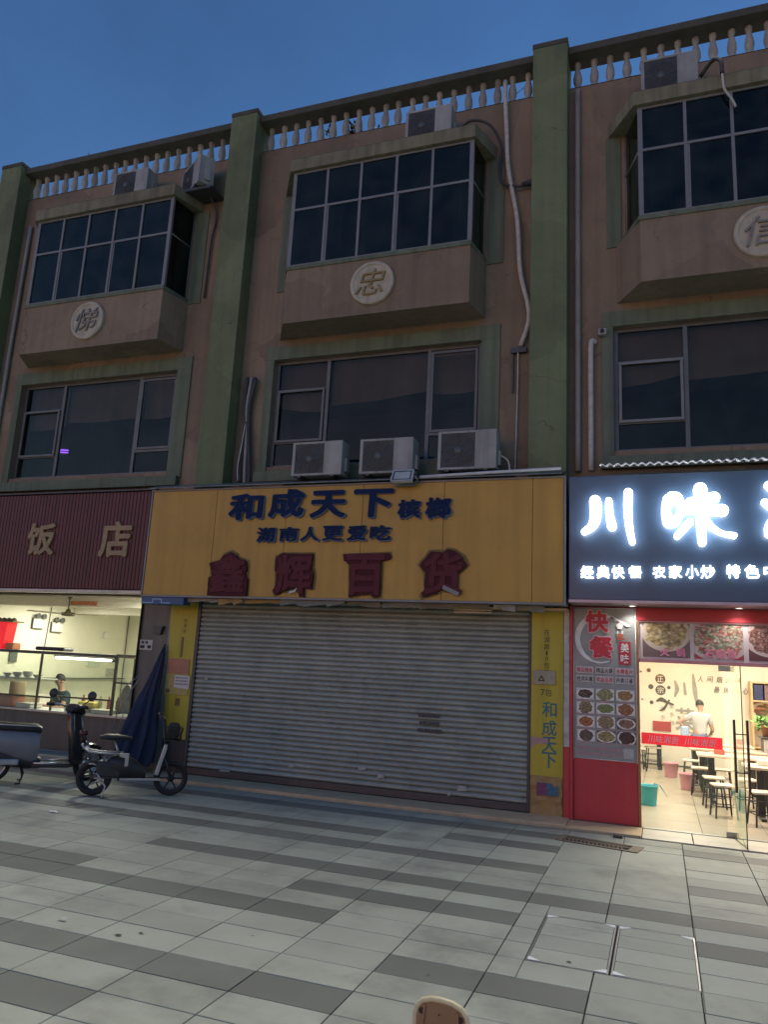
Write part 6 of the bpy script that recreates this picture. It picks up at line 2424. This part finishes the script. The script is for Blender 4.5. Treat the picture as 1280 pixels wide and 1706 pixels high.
for i, (x, y, lb) in enumerate(((-3.35, 1.0, 'tan chopping block standing at the left behind the glass case'), )):
    mb = MB()
    mb.lathe([(0, 0), (0.14, 0), (0.15, 0.02), (0.15, 0.26), (0.14, 0.28), (0, 0.28)], 8, Matrix.Translation((-4.75, 1.05, 0.95)))
    mb.box(-5.1, -4.4, 0.8, 1.3, 0.16, 0.949)
    solo('chopping_block', mb, mat('tan wood block', (0.36, 0.28, 0.17), 0.7, var=0.15), lb, 'block')
# stool under the seated man
mb = MB()
mb.box(-4.25, -3.83, 1.42, 1.84, 0.36, 0.41, 0.01)
for sx in (-4.2, -3.88):
    for sy in (1.46, 1.80):
        mb.box(sx - 0.02, sx + 0.02, sy - 0.02, sy + 0.02, 0.161, 0.359)
solo('stool', mb, leg_m, 'dark stool under the seated man in the left restaurant', 'stool')
# dark jacket hung at the right end of the case
mb = MB()
mb.prism([(-2.05, 1.08), (-1.78, 1.08), (-1.80, 1.2), (-1.86, 1.3), (-1.92, 1.34), (-1.98, 1.28), (-2.02, 1.18)], 0.75, 0.95)
mb.lathe([(0, 0.12), (0.07, 0.09), (0.1, 0.0), (0.08, -0.05)], 12, Matrix.Translation((-1.5, 0.9, 1.22)))
mb.box(-1.68, -1.34, 0.82, 0.98, 0.95, 1.16, 0.05)
mb.box(-2.06, -1.3, 0.76, 1.0, 0.161, 1.079, 0.01)
solo('rice_cooker', mb, mat('dark grey cooker', (0.10, 0.10, 0.10), 0.5, var=0.3, scale=10), 'dark cooker on a cupboard seen through the right door of the glass case', 'cooker')

# ------------------------------------------------------------------ grey and black electric scooter (faces local +x)
S = 1.06


def wheel(parent, x, z, r, w, y=0.0, spokes=6, rim_mat=None, tyre_t=None):
    """tyre with rim and hub as two levels below the vehicle"""
    tt = tyre_t or r * 0.26
    Mx = Matrix.Translation((x, y, z)) @ Matrix.Rotation(PI / 2, 4, 'X')
    mb = MB()
    prof = []
    for k in range(13):
        a = 2 * PI * k / 12
        prof.append((r - tt / 2 + tt / 2 * math.cos(a), w / 2 * math.sin(a)))
    mb.lathe(prof, 28, Mx)
    ty = part('wheel', mb, rubber_m, parent, local=True)
    mb = MB()
    ri = r - tt
    mb.lathe([(ri + 0.004, -w * .35), (ri - 0.012, -w * .3), (ri - 0.02, 0), (ri - 0.012, w * .3), (ri + 0.004, w * .35)], 28, Mx)
    mb.lathe([(0, -w * .5), (r * .2, -w * .5), (r * .22, 0), (r * .2, w * .5), (0, w * .5)], 16, Mx)
    for k in range(spokes):
        a = 2 * PI * k / spokes
        mb.tube([Mx @ Vector((r * .2 * math.cos(a), r * .2 * math.sin(a), 0)), Mx @ Vector((ri * math.cos(a), ri * math.sin(a), 0))], r * 0.045, 5)
    part('rim', mb, rim_mat or steel_m, ty, local=True)
    return ty


def smooth_body(sections, m, name, parent, n=14, pw=2.6):
    """loft of super-ellipse sections: (x, zc, half height, half width)"""
    mb = MB()
    vs = []
    for x, zc, hz, hy in sections:
        for k in range(n):
            a = 2 * PI * k / n
            c, s_ = math.cos(a), math.sin(a)
            vs.append((x, hy * math.copysign(abs(c) ** (2 / pw), c), zc + hz * math.copysign(abs(s_) ** (2 / pw), s_)))
    L = len(sections)
    fs = [(i * n + k, i * n + (k + 1) % n, (i + 1) * n + (k + 1) % n, (i + 1) * n + k) for i in range(L - 1) for k in range(n)]
    mb.add(vs, fs, True)
    mb.add(vs[:n], [list(range(n))])
    mb.add(vs[-n:], [list(range(n))])
    return part(name, mb, m, parent, local=True)


sc = thing('electric_scooter', 'black electric scooter with grey side panels parked in front of the lit food counter', 'scooter', (-1.72, -2.28, 0.0), math.radians(41))
sc.scale = (S, S, S)
wheel(sc, 0.0, 0.24, 0.24, 0.10)
wheel(sc, 1.28, 0.24, 0.24, 0.09)
smooth_body([(-0.32, 0.60, 0.05, 0.07), (-0.2, 0.58, 0.12, 0.13), (0.05, 0.55, 0.16, 0.155), (0.3, 0.50, 0.21, 0.16), (0.48, 0.46, 0.24, 0.15), (0.56, 0.45, 0.22, 0.13)], greym, 'side_panel', sc)
smooth_body([(-0.12, 0.36, 0.08, 0.10), (0.15, 0.33, 0.12, 0.12), (0.45, 0.28, 0.10, 0.12), (0.6, 0.26, 0.07, 0.12)], black_m, 'lower_panel', sc)
smooth_body([(-0.36, 0.73, 0.03, 0.08), (-0.25, 0.74, 0.055, 0.13), (0.0, 0.735, 0.06, 0.145), (0.3, 0.715, 0.06, 0.14), (0.5, 0.71, 0.06, 0.12), (0.57, 0.69, 0.04, 0.09)], black_m, 'saddle', sc)
mb = MB()
mb.tube([(-0.3, 0.15, 0.745), (0.0, 0.152, 0.765), (0.3, 0.146, 0.755), (0.52, 0.11, 0.74)], 0.008, 6)
mb.tube([(-0.3, -0.15, 0.745), (0.0, -0.152, 0.765), (0.3, -0.146, 0.755), (0.52, -0.11, 0.74)], 0.008, 6)
part('saddle_piping', mb, mat('light piping', (0.45, 0.47, 0.48), 0.4), sc, local=True)
smooth_body([(0.5, 0.235, 0.035, 0.13), (0.7, 0.235, 0.035, 0.15), (0.95, 0.24, 0.04, 0.15), (1.02, 0.26, 0.05, 0.13)], mat('footboard rubber', (0.05, 0.05, 0.052), 0.7), 'footboard', sc)
mb = MB()
mb.tube([(0.52, 0.152, 0.27), (0.98, 0.152, 0.275)], 0.012, 6)
mb.tube([(0.52, -0.152, 0.27), (0.98, -0.152, 0.275)], 0.012, 6)
part('footboard_trim', mb, chrome_m, sc, local=True)
# leg shield: a curved shell
mb = MB()
vs = []
NZ, NY = 10, 8
for j in range(NZ + 1):
    t = j / NZ
    z = 0.25 + 0.72 * t
    hw = 0.15 + 0.05 * math.sin(PI * min(1, t * 1.2)) - 0.06 * max(0, t - 0.7)
    xx = 1.10 - 0.16 * t - 0.05 * (1 - t) ** 2
    for i in range(NY + 1):
        u = -1 + 2 * i / NY
        vs.append((xx - 0.09 * u * u, hw * u, z))
base = len(vs)
vs += [(v[0] + 0.09, v[1] * 0.8, v[2]) for v in vs]
fs = []
for j in range(NZ):
    for i in range(NY):
        a = j * (NY + 1) + i
        fs.append((a, a + 1, a + NY + 2, a + NY + 1))
        fs.append((base + a, base + a + NY + 1, base + a + NY + 2, base + a + 1))
for j in range(NZ):
    a = j * (NY + 1)
    fs += [(a, a + NY + 1, base + a + NY + 1, base + a), (a + NY, base + a + NY, base + a + 2 * NY + 1, a + 2 * NY + 1)]
for i in range(NY):
    fs += [(i, base + i, base + i + 1, i + 1), (NZ * (NY + 1) + i, NZ * (NY + 1) + i + 1, base + NZ * (NY + 1) + i + 1, base + NZ * (NY + 1) + i)]
mb.add(vs, fs, True)
part('leg_shield', mb, blackg_m, sc, local=True)
smooth_body([(0.84, 0.98, 0.03, 0.07), (0.90, 1.0, 0.055, 0.13), (0.98, 0.99, 0.06, 0.12), (1.06, 0.95, 0.05, 0.08)], black_m, 'handlebar_cowl', sc)
mb = MB()
mb.tube([(0.92, -0.13, 1.01), (0.86, -0.24, 1.04), (0.80, -0.36, 1.03)], 0.016, 8)
mb.tube([(0.92, 0.13, 1.01), (0.86, 0.24, 1.04), (0.80, 0.36, 1.03)], 0.016, 8)
hb_ = part('handlebar', mb, steel_m, sc, local=True)
for sy in (-1, 1):
    mb = MB()
    mb.tube([(0.835, sy * 0.29, 1.037), (0.79, sy * 0.39, 1.028)], 0.024, 8)
    part('grip', mb, black_m, hb_, local=True)
    mb = MB()
    mb.tube([(0.89, sy * 0.22, 1.04), (0.88, sy * 0.29, 1.02), (0.84, sy * 0.38, 1.0)], 0.008, 5)
    part('brake_lever', mb, steel_m, hb_, local=True)
    mb = MB()
    mb.tube([(0.87, sy * 0.21, 1.04), (0.89, sy * 0.29, 1.10), (0.88, sy * 0.36, 1.15)], 0.008, 6)
    mr = part('mirror', mb, black_m, sc, local=True)
    mb = MB()
    Mx = Matrix.Translation((0.87, sy * 0.38, 1.18)) @ Matrix.Rotation(-PI / 2 + 0.15, 4, 'Y') @ Matrix.Diagonal((0.8, 1.0, 1.0, 1.0))
    mb.lathe([(0, -0.025), (0.06, -0.02), (0.082, 0.0), (0.078, 0.01), (0, 0.012)], 18, Mx)
    part('mirror_head', mb, black_m, mr, local=True)
mb = MB()
mb.lathe([(0, 0.03), (0.045, 0.02), (0.06, 0.0), (0.05, -0.02)], 14, Matrix.Translation((1.08, 0, 0.93)) @ Matrix.Rotation(PI / 2, 4, 'Y'))
part('headlight', mb, mat('clear headlight', (0.4, 0.42, 0.43), 0.1), sc, local=True)
mb = MB()
mb.tube([(1.04, 0, 0.9), (1.20, 0, 0.5)], 0.03, 8)
for sy in (-1, 1):
    mb.tube([(1.19, sy * 0.06, 0.52), (1.28, sy * 0.065, 0.24)], 0.022, 8)
mb.tube([(1.19, -0.06, 0.52), (1.19, 0.06, 0.52)], 0.02, 6)
part('fork', mb, steel_m, sc, local=True)
mb = MB()
vs = []
for j in range(9):
    a = math.radians(15 + j * 19)
    for i in range(5):
        u = -1 + 2 * i / 4
        rr = 0.275 - 0.02 * u * u
        vs.append((1.28 + rr * math.cos(a), 0.065 * u, 0.24 + rr * math.sin(a)))
mb.add(vs, [(j * 5 + i, j * 5 + i + 1, j * 5 + i + 6, j * 5 + i + 5) for j in range(8) for i in range(4)], True)
part('front_fender', mb, blackg_m, sc, local=True)
mb = MB()
vs = []
for j in range(8):
    a = math.radians(40 + j * 20)
    for i in range(5):
        u = -1 + 2 * i / 4
        rr = 0.285 - 0.02 * u * u
        vs.append((rr * math.cos(a), 0.075 * u, 0.24 + rr * math.sin(a)))
mb.add(vs, [(j * 5 + i, j * 5 + i + 1, j * 5 + i + 6, j * 5 + i + 5) for j in range(7) for i in range(4)], True)
part('rear_fender', mb, black_m, sc, local=True)
mb = MB()
for sy in (-1, 1):
    mb.tube([(-0.0, sy * 0.08, 0.24), (0.25, sy * 0.09, 0.28), (0.42, sy * 0.09, 0.33)], 0.028, 8)
    mb.tube([(-0.02, sy * 0.11, 0.26), (-0.10, sy * 0.12, 0.56)], 0.022, 8)
part('swing_arm', mb, steel_m, sc, local=True)
mb = MB()
mb.box(-0.12, 0.34, -0.15, -0.10, 0.24, 0.32, 0.02)
part('motor_cover', mb, mat('silver cover', (0.40, 0.42, 0.44), 0.35, metal=0.5), sc, local=True)
mb = MB()
for sy in (-1, 1):
    mb.tube([(0.36, sy * 0.08, 0.24), (0.40, sy * 0.13, 0.10), (0.38, sy * 0.16, 0.012), (0.33, sy * 0.165, 0.012)], 0.011, 6)
mb.tube([(0.38, -0.1, 0.18), (0.38, 0.1, 0.18)], 0.009, 6)
part('centre_stand', mb, black_m, sc, local=True)
mb = MB()
mb.tube([(-0.25, -0.12, 0.72), (-0.42, -0.12, 0.78), (-0.42, 0.12, 0.78), (-0.25, 0.12, 0.72)], 0.014, 8)
part('grab_rail', mb, chrome_m, sc, local=True)
steer, piv = math.radians(42), Vector((1.0, 0, 0))
for c in sc.children:
    if c.name.split('.')[0] in ('handlebar_cowl', 'handlebar', 'mirror', 'fork', 'front_fender', 'headlight') or (c.name.split('.')[0] == 'wheel' and c.data.vertices[0].co.x > 0.6):
        c.rotation_euler = (0, 0, steer)
        c.location = piv - Matrix.Rotation(steer, 3, 'Z') @ piv
mb = MB()
mb.box(-0.40, -0.36, -0.05, 0.05, 0.60, 0.66, 0.012)
part('tail_light', mb, mat('dark red tail lens', (0.16, 0.01, 0.01), 0.2), sc, local=True)
mb = MB()
mb.box(-0.385, -0.375, -0.11, 0.11, 0.42, 0.55, 0.003)
part('number_plate', mb, white_m, sc, local=True)
bxs = thing('scooter_box', 'rounded grey storage box on the rear of the black scooter', 'storage box', (-2.02, -2.52, 0.86), math.radians(41))
mb = MB()
mb.box(-0.2, 0.2, -0.2, 0.2, 0.0, 0.26, 0.05)
part('body', mb, mat('smoked grey box', (0.20, 0.21, 0.21), 0.3, coat=0.3), bxs, local=True)
mb = MB()
mb.box(-0.21, 0.21, -0.21, 0.21, 0.26, 0.31, 0.03)
part('lid', mb, black_m, bxs, local=True)

# ------------------------------------------------------------------ small black electric bike with silver tubes
eb = thing('electric_bike', 'small black electric bike with silver fork and rack tubes parked by the folded parasol', 'electric bike', (0.04, -2.23, 0.0), math.radians(37))
wheel(eb, 0.0, 0.23, 0.23, 0.09, rim_mat=black_m, tyre_t=0.075)
wheel(eb, 1.00, 0.23, 0.23, 0.07, rim_mat=black_m, tyre_t=0.06)
silver = mat('satin silver tube', (0.46, 0.455, 0.44), 0.4, metal=0.4, var=0.08)
mb = MB()
mb.box(0.33, 0.86, -0.075, -0.055, 0.205, 0.235, 0.004)
mb.box(0.33, 0.86, 0.055, 0.075, 0.205, 0.235, 0.004)
part('deck_edge', mb, silver, eb, local=True)
smooth_body([(0.10, 0.34, 0.07, 0.07), (0.2, 0.38, 0.14, 0.11), (0.38, 0.38, 0.16, 0.12), (0.52, 0.34, 0.12, 0.11), (0.66, 0.29, 0.06, 0.08)], black_m, 'body_shell', eb)
mb = MB()
mb.tube([(0.30, 0, 0.46), (0.22, 0, 0.72)], 0.018, 8)
part('seat_post', mb, steel_m, eb, local=True)
smooth_body([(0.02, 0.755, 0.02, 0.07), (0.1, 0.76, 0.04, 0.10), (0.24, 0.755, 0.04, 0.09), (0.36, 0.75, 0.03, 0.05), (0.44, 0.745, 0.02, 0.03)], black_m, 'saddle', eb)
mb = MB()
mb.tube([(0.84, 0, 0.95), (0.88, 0.05, 0.7), (0.80, 0.06, 0.45), (0.55, 0.05, 0.3)], 0.007, 5)
mb.tube([(0.80, -0.2, 1.04), (0.92, -0.1, 0.85), (0.92, -0.03, 0.55)], 0.006, 5)
part('brake_cable', mb, black_m, eb, local=True)
mb = MB()
mb.box(0.30, 0.86, -0.0545, 0.0545, 0.20, 0.24, 0.006)
part('deck', mb, black_m, eb, local=True)
mb = MB()
mb.box(0.02, 0.34, -0.11, 0.11, 0.24, 0.45, 0.03)
part('battery_case', mb, mat('dark battery case', (0.03, 0.032, 0.035), 0.5), eb, local=True)
mb = MB()
for sy in (-1, 1):
    mb.tube([(0.0, sy * 0.06, 0.23), (0.32, sy * 0.06, 0.25)], 0.016, 6)
    mb.tube([(0.0, sy * 0.06, 0.23), (0.12, sy * 0.07, 0.50)], 0.014, 6)
part('rear_stay', mb, steel_m, eb, local=True)
mb = MB()
for sy in (-1, 1):
    mb.tube([(-0.16, sy * 0.09, 0.62), (-0.10, sy * 0.10, 0.575), (0.05, sy * 0.10, 0.555), (0.34, sy * 0.10, 0.545)], 0.014, 8)
mb.tube([(-0.16, -0.09, 0.62), (-0.2, -0.05, 0.66), (-0.2, 0.05, 0.66), (-0.16, 0.09, 0.62)], 0.014, 8)
part('rack', mb, silver, eb, local=True)
mb = MB()
mb.prism([(0.30, 0.56), (0.42, 0.56), (0.42, 0.40), (0.375, 0.39), (0.375, 0.50), (0.30, 0.52)], -0.13, -0.10)
part('rack_bracket', mb, silver, eb, local=True)
mb = MB()
mb.tube([(-0.2, 0, 0.64), (-0.22, 0, 0.78)], 0.014, 8)
mb.lathe([(0, 0.05), (0.05, 0.03), (0.06, -0.02), (0, -0.04)], 12, Matrix.Translation((-0.20, 0, 0.80)))
part('rear_lamp', mb, mat('dark red lens', (0.06, 0.015, 0.015), 0.2), eb, local=True)
mb = MB()
mb.tube([(0.02, -0.10, 0.40), (-0.02, -0.12, 0.42), (-0.08, -0.12, 0.42)], 0.012, 6)
mb.tube([(0.03, -0.10, 0.30), (0.10, -0.13, 0.22), (0.02, -0.14, 0.19)], 0.012, 6)
part('footrest', mb, silver, eb, local=True)
mb = MB()
mb.tube([(0.06, -0.08, 0.25), (0.16, -0.17, 0.14), (0.13, -0.26, 0.01)], 0.011, 6)
part('kickstand', mb, silver, eb, local=True)
mb = MB()
for sy in (-1, 1):
    mb.tube([(1.00, sy * 0.05, 0.23), (0.90, sy * 0.055, 0.50)], 0.016, 8)
mb.tube([(0.90, -0.055, 0.50), (0.90, 0.055, 0.50)], 0.018, 8)
part('fork', mb, black_m, eb, local=True)
mb = MB()
Mx = Matrix.Translation((0.80, 0, 0.27)) @ Matrix.Rotation(math.radians(14), 4, 'Y')
mb.box(-0.028, 0.028, -0.04, 0.04, 0.0, 0.42, 0.01, M=Mx)
part('front_tube', mb, silver, eb, local=True)
mb = MB()
mb.tube([(0.90, 0, 0.5), (0.84, 0, 1.0)], 0.02, 8)
part('steering_stem', mb, black_m, eb, local=True)
mb = MB()
mb.tube([(0.78, -0.28, 1.06), (0.84, -0.12, 1.02), (0.84, 0.12, 1.02), (0.78, 0.28, 1.06)], 0.014, 8)
hb2 = part('handlebar', mb, steel_m, eb, local=True)
for sy in (-1, 1):
    mb = MB()
    mb.tube([(0.80, sy * 0.20, 1.05), (0.77, sy * 0.30, 1.065)], 0.022, 8)
    part('grip', mb, black_m, hb2, local=True)
mb = MB()
for z, k in ((0.74, 0.85), (0.82, 0.92), (0.9, 1.0)):
    mb.tube([(0.88, -0.14 * k, z), (0.88 + 0.22 * k, -0.14 * k, z), (0.88 + 0.22 * k, 0.14 * k, z), (0.88, 0.14 * k, z), (0.88, -0.14 * k, z)], 0.006, 5)
for i in range(6):
    y = -0.12 + 0.048 * i
    mb.tube([(1.10, y, 0.90), (1.07, y * 0.85, 0.74), (0.89, y * 0.85, 0.735)], 0.004, 4)
for i in range(4):
    x = 0.9 + 0.06 * i
    for sy in (-1, 1):
        mb.tube([(x, sy * 0.14, 0.9), (x, sy * 0.12, 0.74)], 0.004, 4)
part('basket', mb, black_m, eb, local=True)
mb = MB()
mb.box(0.90, 1.06, -0.1, 0.1, 0.75, 0.97, 0.05)
part('bag', mb, mat('dark cloth bag', (0.035, 0.035, 0.03), 0.9, var=0.4, scale=18), eb, local=True)

# ------------------------------------------------------------------ folded parasol leaning by the strip
um = thing('folded_parasol', 'tall folded navy parasol leaning against the grey steel door', 'parasol', (-0.82, -0.42, 0.035))
navy_f = mat('navy canvas', (0.022, 0.03, 0.065), 0.75, var=0.25, scale=5, bump=0.3, bscale=12)
mb = MB()
vs = []
nseg, nz_ = 64, 18
top = Vector((0.20, 0.36, 1.98))
for j in range(nz_ + 1):
    t = j / nz_
    c = Vector((0.02, 0.0, 0.10)).lerp(top, t)
    r = 0.29 * (1 - t) ** 0.8 * (0.88 + 0.15 * math.sin(t * 5 + 0.6)) + 0.02
    for k in range(nseg):
        a = 2 * PI * k / nseg
        rr = r * (1 + 0.17 * math.sin(a * 8 + t * 2.0) + 0.10 * math.sin(a * 3 + 5 * t) + 0.06 * math.sin(a * 17 - 7 * t) + 0.05 * math.sin(9 * t + a))
        vs.append((c.x + rr * math.cos(a), c.y + rr * math.sin(a) * 0.85, c.z + 0.02 * math.sin(a * 8)))
mb.add(vs, [(j * nseg + k, j * nseg + (k + 1) % nseg, (j + 1) * nseg + (k + 1) % nseg, (j + 1) * nseg + k) for j in range(nz_) for k in range(nseg)], True)
part('canopy', mb, navy_f, um, local=True)
mb = MB()
mb.tube([(0.0, 0.0, 0.0), top * 1.03], 0.02, 8)
part('pole', mb, steel_m, um, local=True)
mb = MB()
mb.tube([(-0.30, -0.15, 0.52), (-0.22, -0.12, 0.9), (-0.10, 0.0, 1.25), (0.0, 0.1, 1.5)], 0.008, 5)
mb.tube([(-0.30, -0.02, 1.22), (-0.2, 0.05, 1.36), (-0.06, 0.16, 1.52)], 0.007, 5)
part('white_rope', mb, mat('white cord', (0.28, 0.28, 0.28), 0.7), um, local=True)
mb = MB()
mb.tube([(-0.12, -0.26, 0.42), (-0.04, -0.17, 1.0)], 0.006, 5)
part('pale_seam', mb, mat('grey cord', (0.25, 0.27, 0.32), 0.7), um, local=True)

# ------------------------------------------------------------------ covers, grate and small things on the paving
def cover(label, x0, x1, y0, y1, plates):
    t = thing('manhole_cover', label, 'manhole cover', ((x0 + x1) / 2, (y0 + y1) / 2, -0.022), 0, 'inset paving covers')
    mb = MB()
    mb.box(x0 + 0.002, x1 - 0.002, y0 + 0.002, y1 - 0.002, -0.021, -0.008)
    part('pan', mb, grout_m, t)
    mb = MB()
    for a, b, c, d in ((x0 + 0.006, x0 + 0.018, y0 + 0.006, y1 - 0.006), (x1 - 0.018, x1 - 0.006, y0 + 0.006, y1 - 0.006),
                       (x0 + 0.019, x1 - 0.019, y0 + 0.006, y0 + 0.014), (x0 + 0.019, x1 - 0.019, y1 - 0.014, y1 - 0.006)):
        mb.box(a, b, c, d, -0.008, -0.0012)
    part('edge_frame', mb, steel_m, t)
    n = 4
    ys_ = [y0 + 0.02, y0 + 0.28, y0 + 0.58, y0 + 0.86, y1 - 0.02]
    for a, b in zip(ys_[:-1], ys_[1:]):
        mb = MB()
        mb.box(x0 + 0.022, x1 - 0.022, a + 0.003, b - 0.003, -0.008, -0.0005, 0.002)
        part('inlay_slab', mb, tileL_m, t)
    for cx, cy, sx, sy in plates:
        mb = MB()
        L = 0.085
        mb.prism([(cx, cy), (cx + sx * L, cy), (cx + sx * L * .9, cy + sy * 0.012), (cx + sx * 0.02, cy + sy * 0.055), (cx, cy + sy * 0.06)], 0.0006, 0.0035, axis='z')
        mb.lathe([(0, 0.0045), (0.01, 0.0045), (0.011, 0.0036)], 8, Matrix.Translation((cx + sx * 0.03, cy + sy * 0.018, 0)))
        part('corner_plate', mb, bracket_m, t)
    return t


cover('left inset paving cover with two white corner plates', 6.332, 6.885, -5.368, -4.282, ((6.352, -4.30, 1, -1), (6.352, -5.35, 1, 1), (6.868, -5.35, -1, 1), (6.868, -4.30, -1, -1)))
cover('right inset paving cover with white plates at the shared corner', 6.888, 7.448, -5.368, -4.282, ((6.905, -4.30, 1, -1), (7.43, -4.30, -1, -1), (6.905, -5.35, 1, 1)))
dg_ = thing('drain_grate', 'rusty slotted drain grate with leaf shaped openings before the red panel', 'drain grate', (6.53, -1.30, 0.0), math.radians(-11))
GW, GH = 0.94, 0.34
mb = MB()
mb.box(-GW / 2, GW / 2, -GH / 2, GH / 2, -0.02, 0.0015)
part('pit', mb, mat('drain pit black', (0.008, 0.008, 0.008), 0.9), dg_, local=True)
mb = MB()
for a, b, c, d in ((-GW / 2, GW / 2, GH / 2 - 0.045, GH / 2), (-GW / 2, GW / 2, -GH / 2, -GH / 2 + 0.045)):
    mb.box(a, b, c, d, 0.0016, 0.010, 0.003)
mb.box(-GW / 2, -GW / 2 + 0.06, -GH / 2 + 0.046, GH / 2 - 0.046, 0.0016, 0.010, 0.003)
mb.box(GW / 2 - 0.12, GW / 2, -GH / 2 + 0.046, GH / 2 - 0.046, 0.0016, 0.010, 0.003)
mb.box(-GW / 2 + 0.061, GW / 2 - 0.121, -0.012, 0.012, 0.0016, 0.010)
rust_m = mat('rusty cast grate', (0.21, 0.165, 0.12), 0.75, metal=0.3, var=0.3, scale=25)
part('rim', mb, rust_m, dg_, local=True)
cb_ = MB()
cb_.prism([(-0.006, 0.012), (0.007, 0.012), (0.045, 0.124), (0.032, 0.124)], 0.002, 0.009, axis='z')
cb_.prism([(-0.006, -0.012), (0.007, -0.012), (0.045, -0.124), (0.032, -0.124)], 0.002, 0.009, axis='z')
cme = cb_.mesh('grate_bar', rust_m)
for k in range(15):
    ob('grate_bar', cme, dg_, (-GW / 2 + 0.07 + k * 0.047, 0, 0))
mb = MB()
mb.box(6.66, 6.77, -0.84, -0.75, 0.0, 0.03, 0.006)
solo('gully_box', mb, iron_m, 'small square rusty gully box behind the drain grate', 'gully box')


def litter(label, x, y, m, r=0.05, flat=0.3):
    mb = MB()
    n = 9
    vs = [(x, y, 0.006 + r * flat)]
    for k in range(n):
        a = 2 * PI * k / n
        rr = r * random.uniform(0.5, 1.1)
        vs.append((x + rr * math.cos(a) * 1.4, y + rr * math.sin(a) * 0.7, 0.004 + random.uniform(0, r * flat)))
    mb.add(vs, [(0, k + 1, (k + 1) % n + 1) for k in range(n)])
    solo('litter', mb, m, label, 'litter', None, (x, y, 0))


litter('white scrap of paper on the dark paving at the left', 0.45, -3.35, white_m, 0.055, 0.25)
litter('crumpled pale scrap on the second pale row at the left', 3.20, -6.22, paper_m, 0.03, 0.8)
litter('dark spot of dirt right of the crumpled scrap', 3.83, -6.17, black_m, 0.018, 0.2)
litter('flat brown stain of dirt beside the dark spot', 3.72, -6.27, iron_m, 0.028, 0.1)
litter('tiny dark pebble on the dark tile near the chair', 5.82, -5.92, black_m, 0.010, 0.5)
litter('dark sliver on the left paving cover', 6.62, -5.27, black_m, 0.018, 0.2)
litter('white scrap on the kerb below the shutter', 4.2, -0.45, white_m, 0.04, 0.3)

# ------------------------------------------------------------------ small plastic chair in the foreground, back towards the camera
pc = thing('plastic_chair', 'small cream and brown plastic chair seen from behind in the foreground', 'chair', (6.365, -7.66, 0.0), math.radians(-6))
pc.scale = (0.87, 0.87, 0.88)
tanp = mat('tan moulded plastic', (0.30, 0.165, 0.085), 0.45, var=0.08, scale=6, dirt=((0.2, 0.1, 0.055), 9.0, 0.35))
cream_p = mat('cream plastic rim', (0.66, 0.54, 0.33), 0.35, var=0.05)
mb = MB()
out = [(-0.118, 0.36), (-0.132, 0.44), (-0.135, 0.545), (-0.125, 0.585), (-0.10, 0.612), (-0.055, 0.628), (0.0, 0.632), (0.055, 0.628), (0.10, 0.612), (0.125, 0.585), (0.135, 0.545), (0.132, 0.44), (0.118, 0.36)]
mb.prism([(p[0] * 0.93, 0.36 + (p[1] - 0.36) * 0.965) for p in out], 0.009, 0.018)
part('back_shell', mb, tanp, pc, local=True)
mb = MB()
mb.tube([(p[0], 0.018, p[1]) for p in out], 0.013, 10)
part('rim', mb, cream_p, pc, local=True)
mb = MB()
mb.prism([(p[0] * 0.96, 0.36 + (p[1] - 0.36) * 0.98) for p in out], 0.0185, 0.030)
part('front_pad', mb, cream_p, pc, local=True)
mb = MB()
for x, z in ((-0.098, 0.572), (0.098, 0.572)):
    mb.lathe([(0.0105, 0.004), (0.013, 0.0045), (0.013, 0.0), (0.008, 0.0)], 14, Matrix.Translation((x, 0.0085, z)) @ Matrix.Rotation(PI / 2, 4, 'X'))
    mb.lathe([(0, 0.0005), (0.0105, 0.0005)], 14, Matrix.Translation((x, 0.0085, z)) @ Matrix.Rotation(PI / 2, 4, 'X'))
mb.lathe([(0, 0.001), (0.005, 0.001)], 10, Matrix.Translation((-0.01, 0.0085, 0.572)) @ Matrix.Rotation(PI / 2, 4, 'X'))
part('screw_hole', mb, mat('dark screw hole', (0.05, 0.025, 0.018), 0.6), pc, local=True)
for sx in (-1, 1):
    mb = MB()
    mb.tube([(sx * 0.082, 0.006, 0.60), (sx * 0.092, 0.004, 0.50), (sx * 0.098, 0.006, 0.38)], 0.006, 6)
    part('back_rib', mb, tanp, pc, local=True)
mb = MB()
mb.box(-0.14, 0.14, 0.02, 0.29, 0.33, 0.355, 0.01)
part('seat', mb, cream_p, pc, local=True)
for sx in (-1, 1):
    for y0_, y1_ in ((0.04, 0.02), (0.26, 0.29)):
        mb = MB()
        mb.tube([(sx * 0.11, y0_, 0.33), (sx * 0.135, y1_, 0.0)], 0.016, 8)
        part('leg', mb, cream_p, pc, local=True)
